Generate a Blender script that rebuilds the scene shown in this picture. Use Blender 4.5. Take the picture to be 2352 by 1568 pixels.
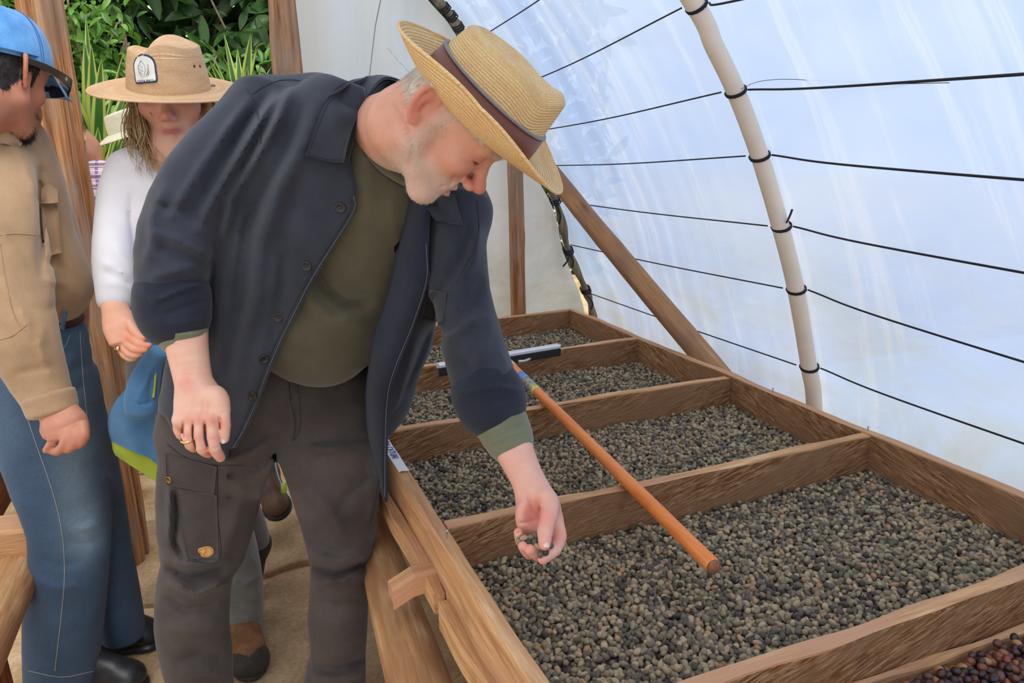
import bpy, math, random
import numpy as np
from mathutils import Vector, Matrix
from mathutils.bvhtree import BVHTree

# ---------------------------------------------------------------- camera
for o in list(bpy.data.objects): bpy.data.objects.remove(o)
RNG = np.random.default_rng(7); random.seed(7)
H = 1.42; TT = 0.77; HB = 0.65          # camera height, tray top height, unit of the tray grid
FPX = 1675.05; CX, CY = 1176.0, 784.0
_c = np.array([CX, CY])
def _dir(p):
    v = np.array([p[0]-CX, -(p[1]-CY), -FPX]); return v/np.linalg.norm(v)
_Y = _dir((457, 359)); _X = _dir((5381, 272)); _X = _X-(_X@_Y)*_Y; _X /= np.linalg.norm(_X); _Z = np.cross(_X, _Y)
R = np.array([_X, _Y, _Z])              # world = R @ camera-space
EYE = np.array([0, 0, H])
CR, CU, CB = R[:, 0], R[:, 1], R[:, 2]  # camera right, up, back in the world
col = bpy.context.scene.collection
cam = bpy.data.objects.new('camera', bpy.data.cameras.new('camera')); col.objects.link(cam)
M4 = Matrix([[R[i][0], R[i][1], R[i][2], EYE[i]] for i in range(3)]+[[0, 0, 0, 1]])
cam.matrix_world = M4
cam.data.sensor_width = 36; cam.data.lens = FPX/2352*36; cam.data.clip_start = .05; cam.data.clip_end = 200
bpy.context.scene.camera = cam

# ---------------------------------------------------------------- world, sun, exposure
sc = bpy.context.scene
w = bpy.data.worlds.new('world'); sc.world = w; w.use_nodes = True
nt = w.node_tree; nt.nodes.clear()
out = nt.nodes.new('ShaderNodeOutputWorld'); bg = nt.nodes.new('ShaderNodeBackground')
tc = nt.nodes.new('ShaderNodeTexCoord'); sx = nt.nodes.new('ShaderNodeSeparateXYZ'); rp = nt.nodes.new('ShaderNodeValToRGB')
nz = nt.nodes.new('ShaderNodeTexNoise'); nz.inputs['Scale'].default_value = 2.2; nz.inputs['Detail'].default_value = 4
mx = nt.nodes.new('ShaderNodeMix'); mx.data_type = 'RGBA'
nt.links.new(tc.outputs['Generated'], sx.inputs[0]); nt.links.new(sx.outputs[2], rp.inputs[0])
e = rp.color_ramp.elements
e[0].position = .0; e[0].color = (.80, .82, .84, 1); e[1].position = .7; e[1].color = (.78, .86, .98, 1)
nt.links.new(tc.outputs['Generated'], nz.inputs['Vector'])
nt.links.new(nz.outputs['Fac'], mx.inputs['Factor']); nt.links.new(rp.outputs[0], mx.inputs['A'])
mx.inputs['B'].default_value = (.97, .98, 1, 1)
nt.links.new(mx.outputs['Result'], bg.inputs['Color']); bg.inputs['Strength'].default_value = 1.05
nt.links.new(bg.outputs[0], out.inputs[0])
sd = bpy.data.lights.new('sun', 'SUN'); sd.energy = 2.3; sd.angle = math.radians(50); sd.color = (1, .97, .92)
so = bpy.data.objects.new('sun', sd); col.objects.link(so)
so.rotation_euler = Vector((-0.15, 0.62, -1)).to_track_quat('-Z', 'Y').to_euler(); so.location = (0, 0, 6)
sc.view_settings.view_transform = 'Standard'; sc.view_settings.look = 'None'
sc.view_settings.exposure = 0.26; sc.view_settings.gamma = 1; sc.view_settings.use_curve_mapping = False

# ---------------------------------------------------------------- rays and points
def ray(px, py): return R@np.array([px-CX, -(py-CY), -FPX])/FPX
def P(px, py, t): return ray(px, py)*t+EYE
def atz(px, py, z):
    r = ray(px, py); return r*((z-H)/r[2])+EYE
def aty(px, py, y):
    r = ray(px, py); return r*(y/r[1])+EYE
def proj(p):
    q = (p-EYE)@R; t = -q[..., 2]
    return CX+q[..., 0]/t*FPX, CY-q[..., 1]/t*FPX, t

# ---------------------------------------------------------------- objects
def link(o, parent=None):
    col.objects.link(o)
    if parent is not None:
        o.parent = parent; o.location = Vector(o.location)-world_loc(parent)
    return o
def world_loc(o):
    v = Vector(o.location)
    while o.parent is not None: o = o.parent; v += Vector(o.location)
    return v
def tag(o, label=None, cat=None, group=None, kind=None):
    if label: o['label'] = label
    if cat: o['category'] = cat
    if group: o['group'] = group
    if kind: o['kind'] = kind
    return o
def thing(name, label, cat, loc, group=None):
    o = bpy.data.objects.new(name, None); o.empty_display_size = .05
    o.location = Vector([float(x) for x in loc]); col.objects.link(o)
    return tag(o, label, cat, group)
def raw_mesh(name, V, F, mat=None, smooth=True, colr=None, gc=None):
    me = bpy.data.meshes.new(name)
    V = np.asarray(V, dtype=np.float32)
    if isinstance(F, np.ndarray) and F.ndim == 2:
        n, k = F.shape
        me.vertices.add(len(V)); me.vertices.foreach_set('co', V.ravel())
        me.loops.add(n*k); me.loops.foreach_set('vertex_index', F.ravel().astype(np.int32))
        me.polygons.add(n); me.polygons.foreach_set('loop_start', np.arange(0, n*k, k, dtype=np.int32))
        me.update(calc_edges=True)
    else:
        me.from_pydata([tuple(map(float, v)) for v in V], [], [list(map(int, f)) for f in F])
    me.polygons.foreach_set('use_smooth', np.full(len(me.polygons), smooth))
    if colr is not None:
        a = me.color_attributes.new('Col', 'FLOAT_COLOR', 'POINT')
        c4 = np.ones((len(V), 4), dtype=np.float32); c4[:, :3] = colr; a.data.foreach_set('color', c4.ravel())
    if gc is not None:
        a = me.attributes.new('gc', 'FLOAT_VECTOR', 'POINT'); a.data.foreach_set('vector', np.asarray(gc, dtype=np.float32).ravel())
    if mat: me.materials.append(mat)
    me.update()
    return me
def mk(name, V, F, mat=None, parent=None, smooth=True, colr=None, gc=None, origin=None, label=None):
    V = np.asarray(V, dtype=np.float64)
    if origin is None:
        lo, hi = V.min(0), V.max(0); origin = np.array([(lo[0]+hi[0])/2, (lo[1]+hi[1])/2, lo[2]])
    me = raw_mesh(name, V-origin, F, mat, smooth, colr, gc)
    o = bpy.data.objects.new(name, me); o.location = Vector([float(x) for x in origin]); link(o, parent)
    if label: o['label'] = label
    return o
def join(*parts):
    Vs, Fs, n = [], [], 0
    for V, F in parts:
        V = np.asarray(V)
        Vs.append(V)
        if isinstance(F, np.ndarray): Fs += (F+n).tolist()
        else: Fs += [[i+n for i in f] for f in F]
        n += len(V)
    return np.vstack(Vs), Fs
def nrm(v): v = np.asarray(v, float); return v/(np.linalg.norm(v)+1e-12)

def catmull(Pts, m):
    Pts = np.asarray(Pts, float); n = len(Pts)
    if n < 3:
        t = np.linspace(0, 1, (n-1)*m+1)[:, None]; return Pts[0]*(1-t)+Pts[-1]*t
    Q = np.vstack([2*Pts[0]-Pts[1], Pts, 2*Pts[-1]-Pts[-2]]); out = []
    for i in range(n-1):
        p0, p1, p2, p3 = Q[i:i+4]
        for s in np.arange(m)/m:
            out.append(.5*((2*p1)+(-p0+p2)*s+(2*p0-5*p1+4*p2-p3)*s*s+(-p0+3*p1-3*p2+p3)*s**3))
    out.append(Pts[-1]); return np.array(out)

def tube(path, rad, k=8, caps=True, up=None, flat=1.0):
    """swept tube, rad scalar or per point"""
    path = np.asarray(path, float); n = len(path); rad = np.broadcast_to(rad, (n,))
    T = np.gradient(path, axis=0); T /= np.linalg.norm(T, axis=1)[:, None]+1e-12
    a = np.array([0, 0, 1.]) if up is None else np.asarray(up, float)
    if abs(T[0]@nrm(a)) > .95: a = np.array([1., 0, 0])
    N = nrm(a-(a@T[0])*T[0]); V = []
    for i in range(n):
        N = nrm(N-(N@T[i])*T[i]); B = np.cross(T[i], N)
        th = np.arange(k)/k*2*np.pi
        V.append(path[i]+rad[i]*(np.cos(th)[:, None]*N*flat+np.sin(th)[:, None]*B))
    V = np.vstack(V)
    i = np.arange(n-1)[:, None]*k; j = np.arange(k)[None]; j2 = (j+1) % k
    F = np.stack([i+j, i+k+j, i+k+j2, i+j2], -1).reshape(-1, 4)[:, ::-1]
    F = F.tolist()
    if caps: F.append(list(range(k))[::-1][::-1]); F.append([(n-1)*k+q for q in range(k)][::-1])
    return V, F
def gridF(nu, nv, closed=False):
    i = np.arange(nu-1)[:, None]*nv
    j = np.arange(nv if closed else nv-1)[None]; j2 = (j+1) % nv
    return np.stack([i+j, i+j2, i+nv+j2, i+nv+j], -1).reshape(-1, 4)
def lathe(prof, origin, axis=(0, 0, 1), k=24, ex=1.0, ey=1.0, fwd=(0, 1, 0)):
    A = nrm(axis); Fw = nrm(np.array(fwd)-np.array(fwd)@A*A); Rt = np.cross(Fw, A); V = []
    for r, z in prof:
        th = np.arange(k)/k*2*np.pi
        V.append(np.asarray(origin)+A*z+r*(np.cos(th)[:, None]*Rt*ex+np.sin(th)[:, None]*Fw*ey))
    V = np.vstack(V); F = gridF(len(prof), k, True).tolist()
    F.append(list(range(k))[::-1]); F.append([(len(prof)-1)*k+q for q in range(k)])
    return V, F
def vnoise(p, s=1.0, seed=0):
    """cheap smooth noise from sines, p Nx3"""
    r = np.random.default_rng(seed); o = np.zeros(len(p))
    for a in range(5):
        d = r.normal(size=3); d /= np.linalg.norm(d); o += np.sin((p@d)*s*(1+a*.6)+r.uniform(0, 6.28))/(1+a*.5)
    return o/2.6
def board(a, b, up=(0, 0, 1), hgt=.09, th=.025, wob=.0015, seg=None, seed=0, bev=.002):
    """plank from a to b (a,b = top centre line); returns V,F,gc"""
    a, b = np.asarray(a, float), np.asarray(b, float); L = np.linalg.norm(b-a); T = (b-a)/L
    up = nrm(np.array(up)-np.array(up)@T*T); S = np.cross(T, up)
    n = seg or max(3, int(L/.04)); r = np.random.default_rng(seed)
    sec = []
    hw = th/2
    for sgn, pts in ((1, [(-hw+bev, 0), (hw-bev, 0), (hw, -bev), (hw, -hgt+bev), (hw-bev, -hgt), (-hw+bev, -hgt), (-hw, -hgt+bev), (-hw, -bev)]),): sec = pts
    k = len(sec); V = []; G = []
    ph = r.uniform(0, 6, 6)
    for i in range(n+1):
        s = i/n*L; c = a+T*s
        wt = wob*(math.sin(s*9+ph[0])+.6*math.sin(s*23+ph[1])); ws = wob*(math.sin(s*7+ph[2])+.5*math.sin(s*19+ph[3])); we = wob*math.sin(s*31+ph[4])*.6
        for q, (x, z) in enumerate(sec):
            xx = x+ws+(we if x > 0 else -we); zz = z+(wt if z > -hgt/2 else -wt*.5)
            V.append(c+S*xx+up*zz); G.append((s, xx*1.0, zz))
    V = np.array(V); F = gridF(n+1, k, True).tolist(); F.append(list(range(k))); F.append([n*k+q for q in range(k)][::-1])
    G = np.array(G)+r.uniform(0, 20, 3)
    return V, F, G
def mkboard(name, a, b, mat, parent=None, label=None, **kw):
    V, F, G = board(a, b, **kw); o = mk(name, V, F, mat, parent, smooth=False, gc=G, label=label); return o
def log(a, b, r0, r1, k=18, seg=40, seed=0, lump=.05, bend=0.0):
    a, b = np.asarray(a, float), np.asarray(b, float); L = np.linalg.norm(b-a); T = (b-a)/L
    rr = np.random.default_rng(seed); u = nrm(np.cross(T, [.3, .2, 1.])); v = np.cross(T, u); V = []; G = []
    knots = [(rr.uniform(0, 1), rr.uniform(0, 6.28), rr.uniform(.05, .12)) for _ in range(int(L*4)+2)]
    for i in range(seg+1):
        s = i/seg; r = r0+(r1-r0)*s
        c = a+(b-a)*s+u*bend*math.sin(s*3.1)+v*bend*.5*math.sin(s*5)
        for q in range(k):
            th = q/k*2*math.pi
            rd = r*(1+lump*(.5*math.sin(2*th+s*4+seed)+.35*math.sin(3*th-s*7)+.25*math.sin(s*L*14+th)))
            for (ks, kt, ka) in knots:
                dt = math.atan2(math.sin(th-kt), math.cos(th-kt)); rd += r*ka*math.exp(-((s-ks)*L/.03)**2-(dt/.35)**2)
            V.append(c+rd*(math.cos(th)*u+math.sin(th)*v)); G.append((s*L, r*math.cos(th), r*math.sin(th)))
    F = gridF(seg+1, k, True)[:, ::-1].tolist(); F.append(list(range(k))[::-1]); F.append([seg*k+q for q in range(k)])
    return np.array(V), F, np.array(G)+rr.uniform(0, 20, 3)
def mklog(name, a, b, r0, r1, mat, parent=None, label=None, **kw):
    V, F, G = log(a, b, r0, r1, **kw); return mk(name, V, F, mat, parent, gc=G, label=label)
def sheet(rows, m=8, th=.004, wob=0, seed=0):
    """rows: list of rows of (px,py,t); smooth cloth sheet with thickness; returns V,F"""
    A = np.array([[P(*p) for p in r] for r in rows])
    A = np.array([catmull(r, m) for r in A]); A = np.array([catmull(A[:, j], m) for j in range(A.shape[1])]).transpose(1, 0, 2)
    nu, nv = A.shape[:2]
    du = np.gradient(A, axis=0); dv = np.gradient(A, axis=1); N = np.cross(du, dv); N /= np.linalg.norm(N, axis=2)[..., None]+1e-9
    # face the camera
    if np.mean(np.sum(N*(EYE-A), -1)) < 0: N = -N
    if wob: A = A+N*(wob*vnoise(A.reshape(-1, 3), 40, seed).reshape(nu, nv)[..., None])
    T = A+N*th/2; B = A-N*th/2
    V = np.vstack([T.reshape(-1, 3), B.reshape(-1, 3)]); F = gridF(nu, nv); n = nu*nv
    Fs = F.tolist()+(F+n)[:, ::-1].tolist()
    ring = [j for j in range(nv)]+[i*nv+nv-1 for i in range(1, nu)]+[(nu-1)*nv+j for j in range(nv-2, -1, -1)]+[i*nv for i in range(nu-2, 0, -1)]
    for q in range(len(ring)):
        a, b = ring[q], ring[(q+1) % len(ring)]; Fs.append([a, b, b+n, a+n])
    return V, Fs

# ---------------------------------------------------------------- materials
def lin(c):
    return tuple(((x/12.92) if x <= .04045 else ((x+.055)/1.055)**2.4) for x in c)
def rgb(r, g, b): return lin((r/255, g/255, b/255))+(1,)
def newmat(name):
    m = bpy.data.materials.new(name); m.use_nodes = True; t = m.node_tree; b = t.nodes['Principled BSDF']
    return m, t, b
def N_(t, typ, **kw):
    n = t.nodes.new(typ)
    for k, v in kw.items():
        if k.startswith('i_'):
            key = k[2:]; key = int(key) if key.isdigit() else key.replace('_', ' ')
            n.inputs[key].default_value = v
        else: setattr(n, k, v)
    return n
def ramp(t, fac, stops):
    r = N_(t, 'ShaderNodeValToRGB'); e = r.color_ramp.elements
    while len(e) < len(stops): e.new(.5)
    for q, (p, c) in zip(e, stops): q.position = p; q.color = c
    t.links.new(fac, r.inputs[0]); return r.outputs[0]
def mixc(t, fac, a, b, mode='MIX'):
    m = N_(t, 'ShaderNodeMix', data_type='RGBA', blend_type=mode)
    for k, v in (('Factor', fac), ('A', a), ('B', b)):
        if isinstance(v, (int, float)): m.inputs[0].default_value = v
        elif isinstance(v, tuple): m.inputs[6 if k == 'A' else 7].default_value = v
        else: t.links.new(v, m.inputs[0] if k == 'Factor' else m.inputs[6 if k == 'A' else 7])
    return m.outputs[2]
def bump(t, b, h, s=.3, d=.002):
    n = N_(t, 'ShaderNodeBump', i_Strength=s, i_Distance=d); t.links.new(h, n.inputs['Height']); t.links.new(n.outputs[0], b.inputs['Normal']); return n
def noise(t, vec, scale, detail=4, rough=.55, dist=0):
    n = N_(t, 'ShaderNodeTexNoise', i_Scale=scale, i_Detail=detail, i_Roughness=rough, i_Distortion=dist)
    if vec is not None: t.links.new(vec, n.inputs['Vector'])
    return n.outputs['Fac']
def mapping(t, vec, scale):
    n = N_(t, 'ShaderNodeMapping'); n.inputs['Scale'].default_value = scale; t.links.new(vec, n.inputs['Vector']); return n.outputs[0]
def attr(t, name, outp='Vector'): return N_(t, 'ShaderNodeAttribute', attribute_name=name).outputs[outp]
def plain(name, c, rough=.6, metal=0, var=.12, scale=30, bs=.15, spec=.5):
    m, t, b = newmat(name); oc = N_(t, 'ShaderNodeTexCoord').outputs['Object']
    f = noise(t, oc, scale); dk = tuple(x*(1-var*1.6) for x in c[:3])+(1,); lt = tuple(min(1, x*(1+var)) for x in c[:3])+(1,)
    t.links.new(ramp(t, f, [(.3, dk), (.7, lt)]), b.inputs['Base Color'])
    b.inputs['Roughness'].default_value = rough; b.inputs['Metallic'].default_value = metal; b.inputs['Specular IOR Level'].default_value = spec
    if bs: bump(t, b, noise(t, oc, scale*6, 3), bs, .001)
    return m
def wood(name, dark, mid, light, along=3, across=60, bs=.5, rough=.75, blot=None, knots=True, slant=0, st=(.30, .5, .72)):
    m, t, b = newmat(name); g = attr(t, 'gc')
    if slant:
        rt_ = N_(t, 'ShaderNodeVectorRotate', rotation_type='Y_AXIS', i_Angle=slant); t.links.new(g, rt_.inputs['Vector']); g = rt_.outputs[0]
    a = noise(t, mapping(t, g, (along, across, across)), 1, 9, .62, .6)
    c = ramp(t, a, [(st[0], dark), (st[1], mid), (st[2], light)])
    f2 = noise(t, mapping(t, g, (along*6, across*5, across*5)), 1, 4, .6, .2)
    c = mixc(t, ramp(t, f2, [(.35, (0, 0, 0, 1)), (.6, (1, 1, 1, 1))]), mixc(t, .35, c, dark), c)
    big = noise(t, mapping(t, g, (4, 14, 14)), 1, 3)
    if blot: c = mixc(t, ramp(t, big, [(.42, (0, 0, 0, 1)), (.62, (.8, .8, .8, 1))]), c, blot)
    if knots:
        v = N_(t, 'ShaderNodeTexVoronoi', i_Scale=1); t.links.new(mapping(t, g, (2.6, 9, 9)), v.inputs['Vector'])
        c = mixc(t, ramp(t, v.outputs['Distance'], [(.05, (.85, .85, .85, 1)), (.14, (0, 0, 0, 1))]), c, tuple(x*.45 for x in dark[:3])+(1,))
    t.links.new(c, b.inputs['Base Color']); b.inputs['Roughness'].default_value = rough; b.inputs['Specular IOR Level'].default_value = .25
    h = N_(t, 'ShaderNodeMath', operation='ADD'); t.links.new(a, h.inputs[0]); t.links.new(f2, h.inputs[1])
    bump(t, b, h.outputs[0], bs, .004)
    return m
def cloth(name, c, c2=None, rough=.92, weave=900, bs=.25, big=9, var=.18, sheen=.3):
    m, t, b = newmat(name); oc = N_(t, 'ShaderNodeTexCoord').outputs['Object']
    f = noise(t, oc, big, 5, .6)
    lo = tuple(x*(1-var) for x in c[:3])+(1,); hi = c2 or tuple(min(1, x*(1+var)) for x in c[:3])+(1,)
    cc = ramp(t, f, [(.35, lo), (.68, hi)])
    n2 = noise(t, oc, weave*.6, 2)
    cc = mixc(t, .18, cc, ramp(t, n2, [(.3, (.25, .25, .25, 1)), (.7, (.9, .9, .9, 1))]), 'SOFT_LIGHT')
    t.links.new(cc, b.inputs['Base Color']); b.inputs['Roughness'].default_value = rough
    b.inputs['Sheen Weight'].default_value = sheen; b.inputs['Sheen Roughness'].default_value = .5; b.inputs['Specular IOR Level'].default_value = .2
    bump(t, b, n2, bs, .0006)
    return m
def skinmat(name, rough=.5):
    m, t, b = newmat(name); oc = N_(t, 'ShaderNodeTexCoord').outputs['Object']
    a = attr(t, 'Col', 'Color')
    f = noise(t, oc, 45, 5, .6)
    c = mixc(t, .35, a, ramp(t, f, [(.3, (.42, .38, .38, 1)), (.7, (.60, .62, .62, 1))]), 'OVERLAY')
    t.links.new(c, b.inputs['Base Color']); b.inputs['Roughness'].default_value = rough
    b.inputs['Subsurface Weight'].default_value = .12; b.inputs['Subsurface Radius'].default_value = (1, .35, .2); b.inputs['Subsurface Scale'].default_value = .006
    b.inputs['Specular IOR Level'].default_value = .4
    bump(t, b, noise(t, oc, 420, 3), .25, .0006)
    return m
# ---------------------------------------------------------------- signed-distance sculpting
def smin(a, b, k):
    if k <= 0: return np.minimum(a, b)
    h = np.maximum(k-np.abs(a-b), 0)/k; return np.minimum(a, b)-h*h*k*.25
class Sdf:
    def __init__(s): s.ops = []; s.folds = []; s.maxg = .05
    def add(s, kind, lo, hi, k, fn, ext=.05): s.ops.append((kind, np.asarray(lo, float)-ext-k, np.asarray(hi, float)+ext+k, k, fn)); return s
    def cone(s, a, b, r0, r1, k=.01, mode='u'):
        a, b = np.asarray(a, float), np.asarray(b, float); L2 = float((b-a)@(b-a))+1e-12
        def fn(p):
            h = np.clip(((p-a)@(b-a))/L2, 0, 1)[:, None]; return np.linalg.norm(p-(a+(b-a)*h), axis=1)-(r0+(r1-r0)*h[:, 0])
        m = max(r0, r1); return s.add(mode, np.minimum(a, b)-m, np.maximum(a, b)+m, k, fn)
    def path(s, pts, rads, k=.01):
        for i in range(len(pts)-1): s.cone(pts[i], pts[i+1], rads[i], rads[i+1], k)
        return s
    def ell(s, c, r, k=.01, mode='u', frame=None):
        c, r = np.asarray(c, float), np.asarray(r, float); Fm = np.eye(3) if frame is None else np.asarray(frame)   # rows = local axes
        def fn(p):
            q = (p-c)@Fm.T; k0 = np.linalg.norm(q/r, axis=1); k1 = np.linalg.norm(q/(r*r), axis=1)+1e-9; return k0*(k0-1)/k1
        m = r.max(); return s.add(mode, c-m, c+m, k, fn)
    def chain(s, st, k=.02, n=2.0, cap=.5, m=2, mode='u', wax=None, cap0=None):
        """stations (px,py,t,half width px,half depth m); elliptical tube through them"""
        A = []
        for (x, y, t, hw, hd) in st: A.append(np.r_[P(x, y, t), hw*t/FPX, hd])
        A = catmull(np.array(A), m) if len(A) > 2 else np.array(A)
        C, W, D = A[:, :3], A[:, 3], A[:, 4]
        T = np.gradient(C, axis=0); T /= np.linalg.norm(T, axis=1)[:, None]
        V = (C-EYE); V /= np.linalg.norm(V, axis=1)[:, None]
        V = V-np.sum(V*T, 1)[:, None]*T; V /= np.linalg.norm(V, axis=1)[:, None]
        U = np.cross(T, V)
        cp = min(W.min(), D.min())*cap; cp0 = cp if cap0 is None else min(W.min(), D.min())*cap0
        def fn(p):
            best = np.full(len(p), 9.); 
            for i in range(len(C)-1):
                a, b = C[i], C[i+1]; ab = b-a; h = np.clip(((p-a)@ab)/(ab@ab), 0, 1)
                q = p-(a+ab*h[:, None]); h1 = h[:, None]
                u = np.sum(q*(U[i]*(1-h1)+U[i+1]*h1), 1); v = np.sum(q*(V[i]*(1-h1)+V[i+1]*h1), 1); ww = np.sum(q*(T[i]*(1-h1)+T[i+1]*h1), 1)
                hw = W[i]*(1-h)+W[i+1]*h; hd = D[i]*(1-h)+D[i+1]*h
                mn = np.minimum(hw, hd)
                cc = np.where(ww < 0, cp0 if i == 0 else mn, cp if i == len(C)-2 else mn)
                r = ((np.abs(u)/hw)**n+(np.abs(v)/hd)**n+(np.abs(ww)/cc)**n)**(1/n)
                rl = np.sqrt(u*u+v*v+ww*ww)
                d = np.where(r > 1e-6, rl*(1-1/np.maximum(r, 1e-6)), -np.minimum(hw, hd))
                d = np.maximum(d, -np.minimum(hw, hd))
                best = np.minimum(best, d)
            return best
        ext = max(W.max(), D.max()); return s.add(mode, C.min(0)-ext, C.max(0)+ext, k, fn)
    def carve(s, poly, t0=0, t1=9, grow=0):
        """remove everything inside a silhouette polygon between depths t0..t1"""
        poly = np.array(poly, float)
        def fn(p):
            x, y, t = proj(p); d = polysd(x, y, poly)*t/FPX-grow
            return np.maximum(d, np.maximum(t0-t, t-t1))
        s.ops.append(('carve', None, None, 0, fn)); return s
    def fold(s, pts, wpx, amp, t0=0, t1=9, sharp=2):
        s.folds.append((np.array(pts, float), wpx, amp, t0, t1, sharp)); return s
    def ev(s, p, both=False):
        d = np.full(len(p), .2)
        for kind, lo, hi, k, fn in s.ops:
            if kind == 'carve':
                m = np.nonzero(d < .04)[0]
                if len(m): d[m] = np.maximum(d[m], -fn(p[m]))
                continue
            m = np.nonzero(np.all((p > lo) & (p < hi), axis=1))[0]
            if not len(m): continue
            e = fn(p[m])
            if kind == 'u': d[m] = smin(d[m], e, k)
            elif kind == 's': d[m] = -smin(-d[m], e, k)
            elif kind == 'i': d[m] = -smin(-d[m], -e, k)
            elif kind == 'f': d[m] = d[m]+e
        d0 = d.copy() if both else None
        if s.folds:
            m = np.nonzero(np.abs(d) < .035)[0]
            if len(m):
                x, y, t = proj(p[m]); dd = np.zeros(len(m))
                for pts, wpx, amp, t0, t1, sh in s.folds:
                    lo, hi = pts.min(0)-3*wpx, pts.max(0)+3*wpx
                    q = np.nonzero((x > lo[0]) & (x < hi[0]) & (y > lo[1]) & (y < hi[1]) & (t > t0) & (t < t1))[0]
                    if not len(q): continue
                    ds, h = polydist(x[q], y[q], pts)
                    ed = np.clip(np.minimum(h, 1-h)*5, 0, 1)**.7
                    dd[q] += amp*np.exp(-np.abs(ds/wpx)**sh)*ed
                d[m] -= np.maximum(dd, -s.maxg)
        return (d, d0) if both else d
def polydist(x, y, pts):
    best = np.full(len(x), 1e9); hh = np.zeros(len(x)); L = np.r_[0, np.cumsum(np.linalg.norm(np.diff(pts, axis=0), axis=1))]
    for i in range(len(pts)-1):
        a, b = pts[i], pts[i+1]; ab = b-a; l2 = ab@ab+1e-9
        h = np.clip(((x-a[0])*ab[0]+(y-a[1])*ab[1])/l2, 0, 1); d = np.hypot(x-a[0]-ab[0]*h, y-a[1]-ab[1]*h)
        m = d < best; best[m] = d[m]; hh[m] = ((L[i]+h*(L[i+1]-L[i]))/L[-1])[m]
    return best, hh
def polysd(x, y, poly):
    d, _ = polydist(x, y, np.vstack([poly, poly[:1]])); ins = np.zeros(len(x), bool); n = len(poly)
    for i in range(n):
        x0, y0 = poly[i]; x1, y1 = poly[(i+1) % n]
        c = ((y0 > y) != (y1 > y)); xi = (x1-x0)*(y-y0)/((y1-y0) if y1 != y0 else 1e-9)+x0; ins ^= c & (x < xi)
    return np.where(ins, -d, d)
def sculpt(sdf, lo, hi, h, shell=0, post=None):
    lo = np.asarray(lo, float); hi = np.asarray(hi, float); B = 8
    nb = np.ceil((hi-lo)/(h*B)).astype(int); n = nb*B+1
    ci = np.stack(np.meshgrid(*[np.arange(k) for k in nb], indexing='ij'), -1).reshape(-1, 3)
    cen = lo+(ci*B+B/2)*h; d = sdf.ev(cen); thr = h*B*.87*1.25+.012+shell
    act = ci[np.abs(d) < thr]
    vals = np.full(tuple(n), 1., dtype=np.float32)
    ins = ci[d < -thr]
    for c in ins: vals[c[0]*B:c[0]*B+B+1, c[1]*B:c[1]*B+B+1, c[2]*B:c[2]*B+B+1] = -1.
    loc = np.stack(np.meshgrid(*[np.arange(B+1)]*3, indexing='ij'), -1).reshape(-1, 3)
    CH = 600
    for q in range(0, len(act), CH):
        idx = (act[q:q+CH, None]*B+loc[None]).reshape(-1, 3); p = lo+idx*h
        if shell:
            v, v0 = sdf.ev(p, True); v = np.maximum(v, -(v0+shell))
        else: v = sdf.ev(p)
        if post is not None: v = post(p, v)
        vals[idx[:, 0], idx[:, 1], idx[:, 2]] = v
    if shell: 
        vals[vals == -1.] = 1.
    return surfnet(vals, lo, h)
def surfnet(v, lo, h):
    s = v < 0; nx, ny, nz = v.shape
    c = np.zeros((nx-1, ny-1, nz-1), np.uint8)
    offs = [(i, j, k) for i in (0, 1) for j in (0, 1) for k in (0, 1)]
    for (i, j, k) in offs: c += s[i:nx-1+i, j:ny-1+j, k:nz-1+k]
    cells = np.argwhere((c > 0) & (c < 8)); vid = np.full(c.shape, -1, np.int64); vid[tuple(cells.T)] = np.arange(len(cells))
    acc = np.zeros((len(cells), 3)); cnt = np.zeros(len(cells))
    x, y, z = cells.T
    for a in range(8):
        for ax in range(3):
            o = offs[a]
            if o[ax]: continue
            b = list(o); b[ax] = 1
            va = v[x+o[0], y+o[1], z+o[2]]; vb = v[x+b[0], y+b[1], z+b[2]]
            m = (va < 0) != (vb < 0); t = np.where(m, va/(va-vb+1e-12), 0)
            pt = np.tile(np.array(o, float), (len(cells), 1)); pt[:, ax] += t
            acc[m] += pt[m]; cnt[m] += 1
    V = lo+(cells+acc/np.maximum(cnt, 1)[:, None])*h
    Fs = []
    for ax in range(3):
        o1, o2 = [(1, 2), (2, 0), (0, 1)][ax]
        sl0 = [slice(None)]*3; sl1 = [slice(None)]*3; sl0[ax] = slice(0, v.shape[ax]-1); sl1[ax] = slice(1, None)
        A, Bv = s[tuple(sl0)], s[tuple(sl1)]; e = np.argwhere(A != Bv)
        m = (e[:, o1] > 0) & (e[:, o2] > 0) & (e[:, o1] < v.shape[o1]-1) & (e[:, o2] < v.shape[o2]-1); e = e[m]
        def at(d1, d2):
            q = e.copy(); q[:, o1] -= d1; q[:, o2] -= d2; return vid[q[:, 0], q[:, 1], q[:, 2]]
        f = np.stack([at(1, 1), at(0, 1), at(0, 0), at(1, 0)], 1)
        neg = A[tuple(e.T)]; f[~neg] = f[~neg][:, ::-1]
        Fs.append(f)
    F = np.vstack(Fs); F = F[(F >= 0).all(1)]
    return V, F
def smoothV(V, F, it=1, lam=.5):
    n = len(V); E = np.vstack([F[:, [0, 1]], F[:, [1, 2]], F[:, [2, 3]], F[:, [3, 0]]])
    deg = np.bincount(E.ravel(), minlength=n)[:, None]
    for _ in range(it):
        S = np.zeros_like(V)
        for ax in range(3):
            S[:, ax] = np.bincount(E[:, 0], V[E[:, 1], ax], n)+np.bincount(E[:, 1], V[E[:, 0], ax], n)
        V = V*(1-lam)+lam*S/np.maximum(deg, 1)
    return V
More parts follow.
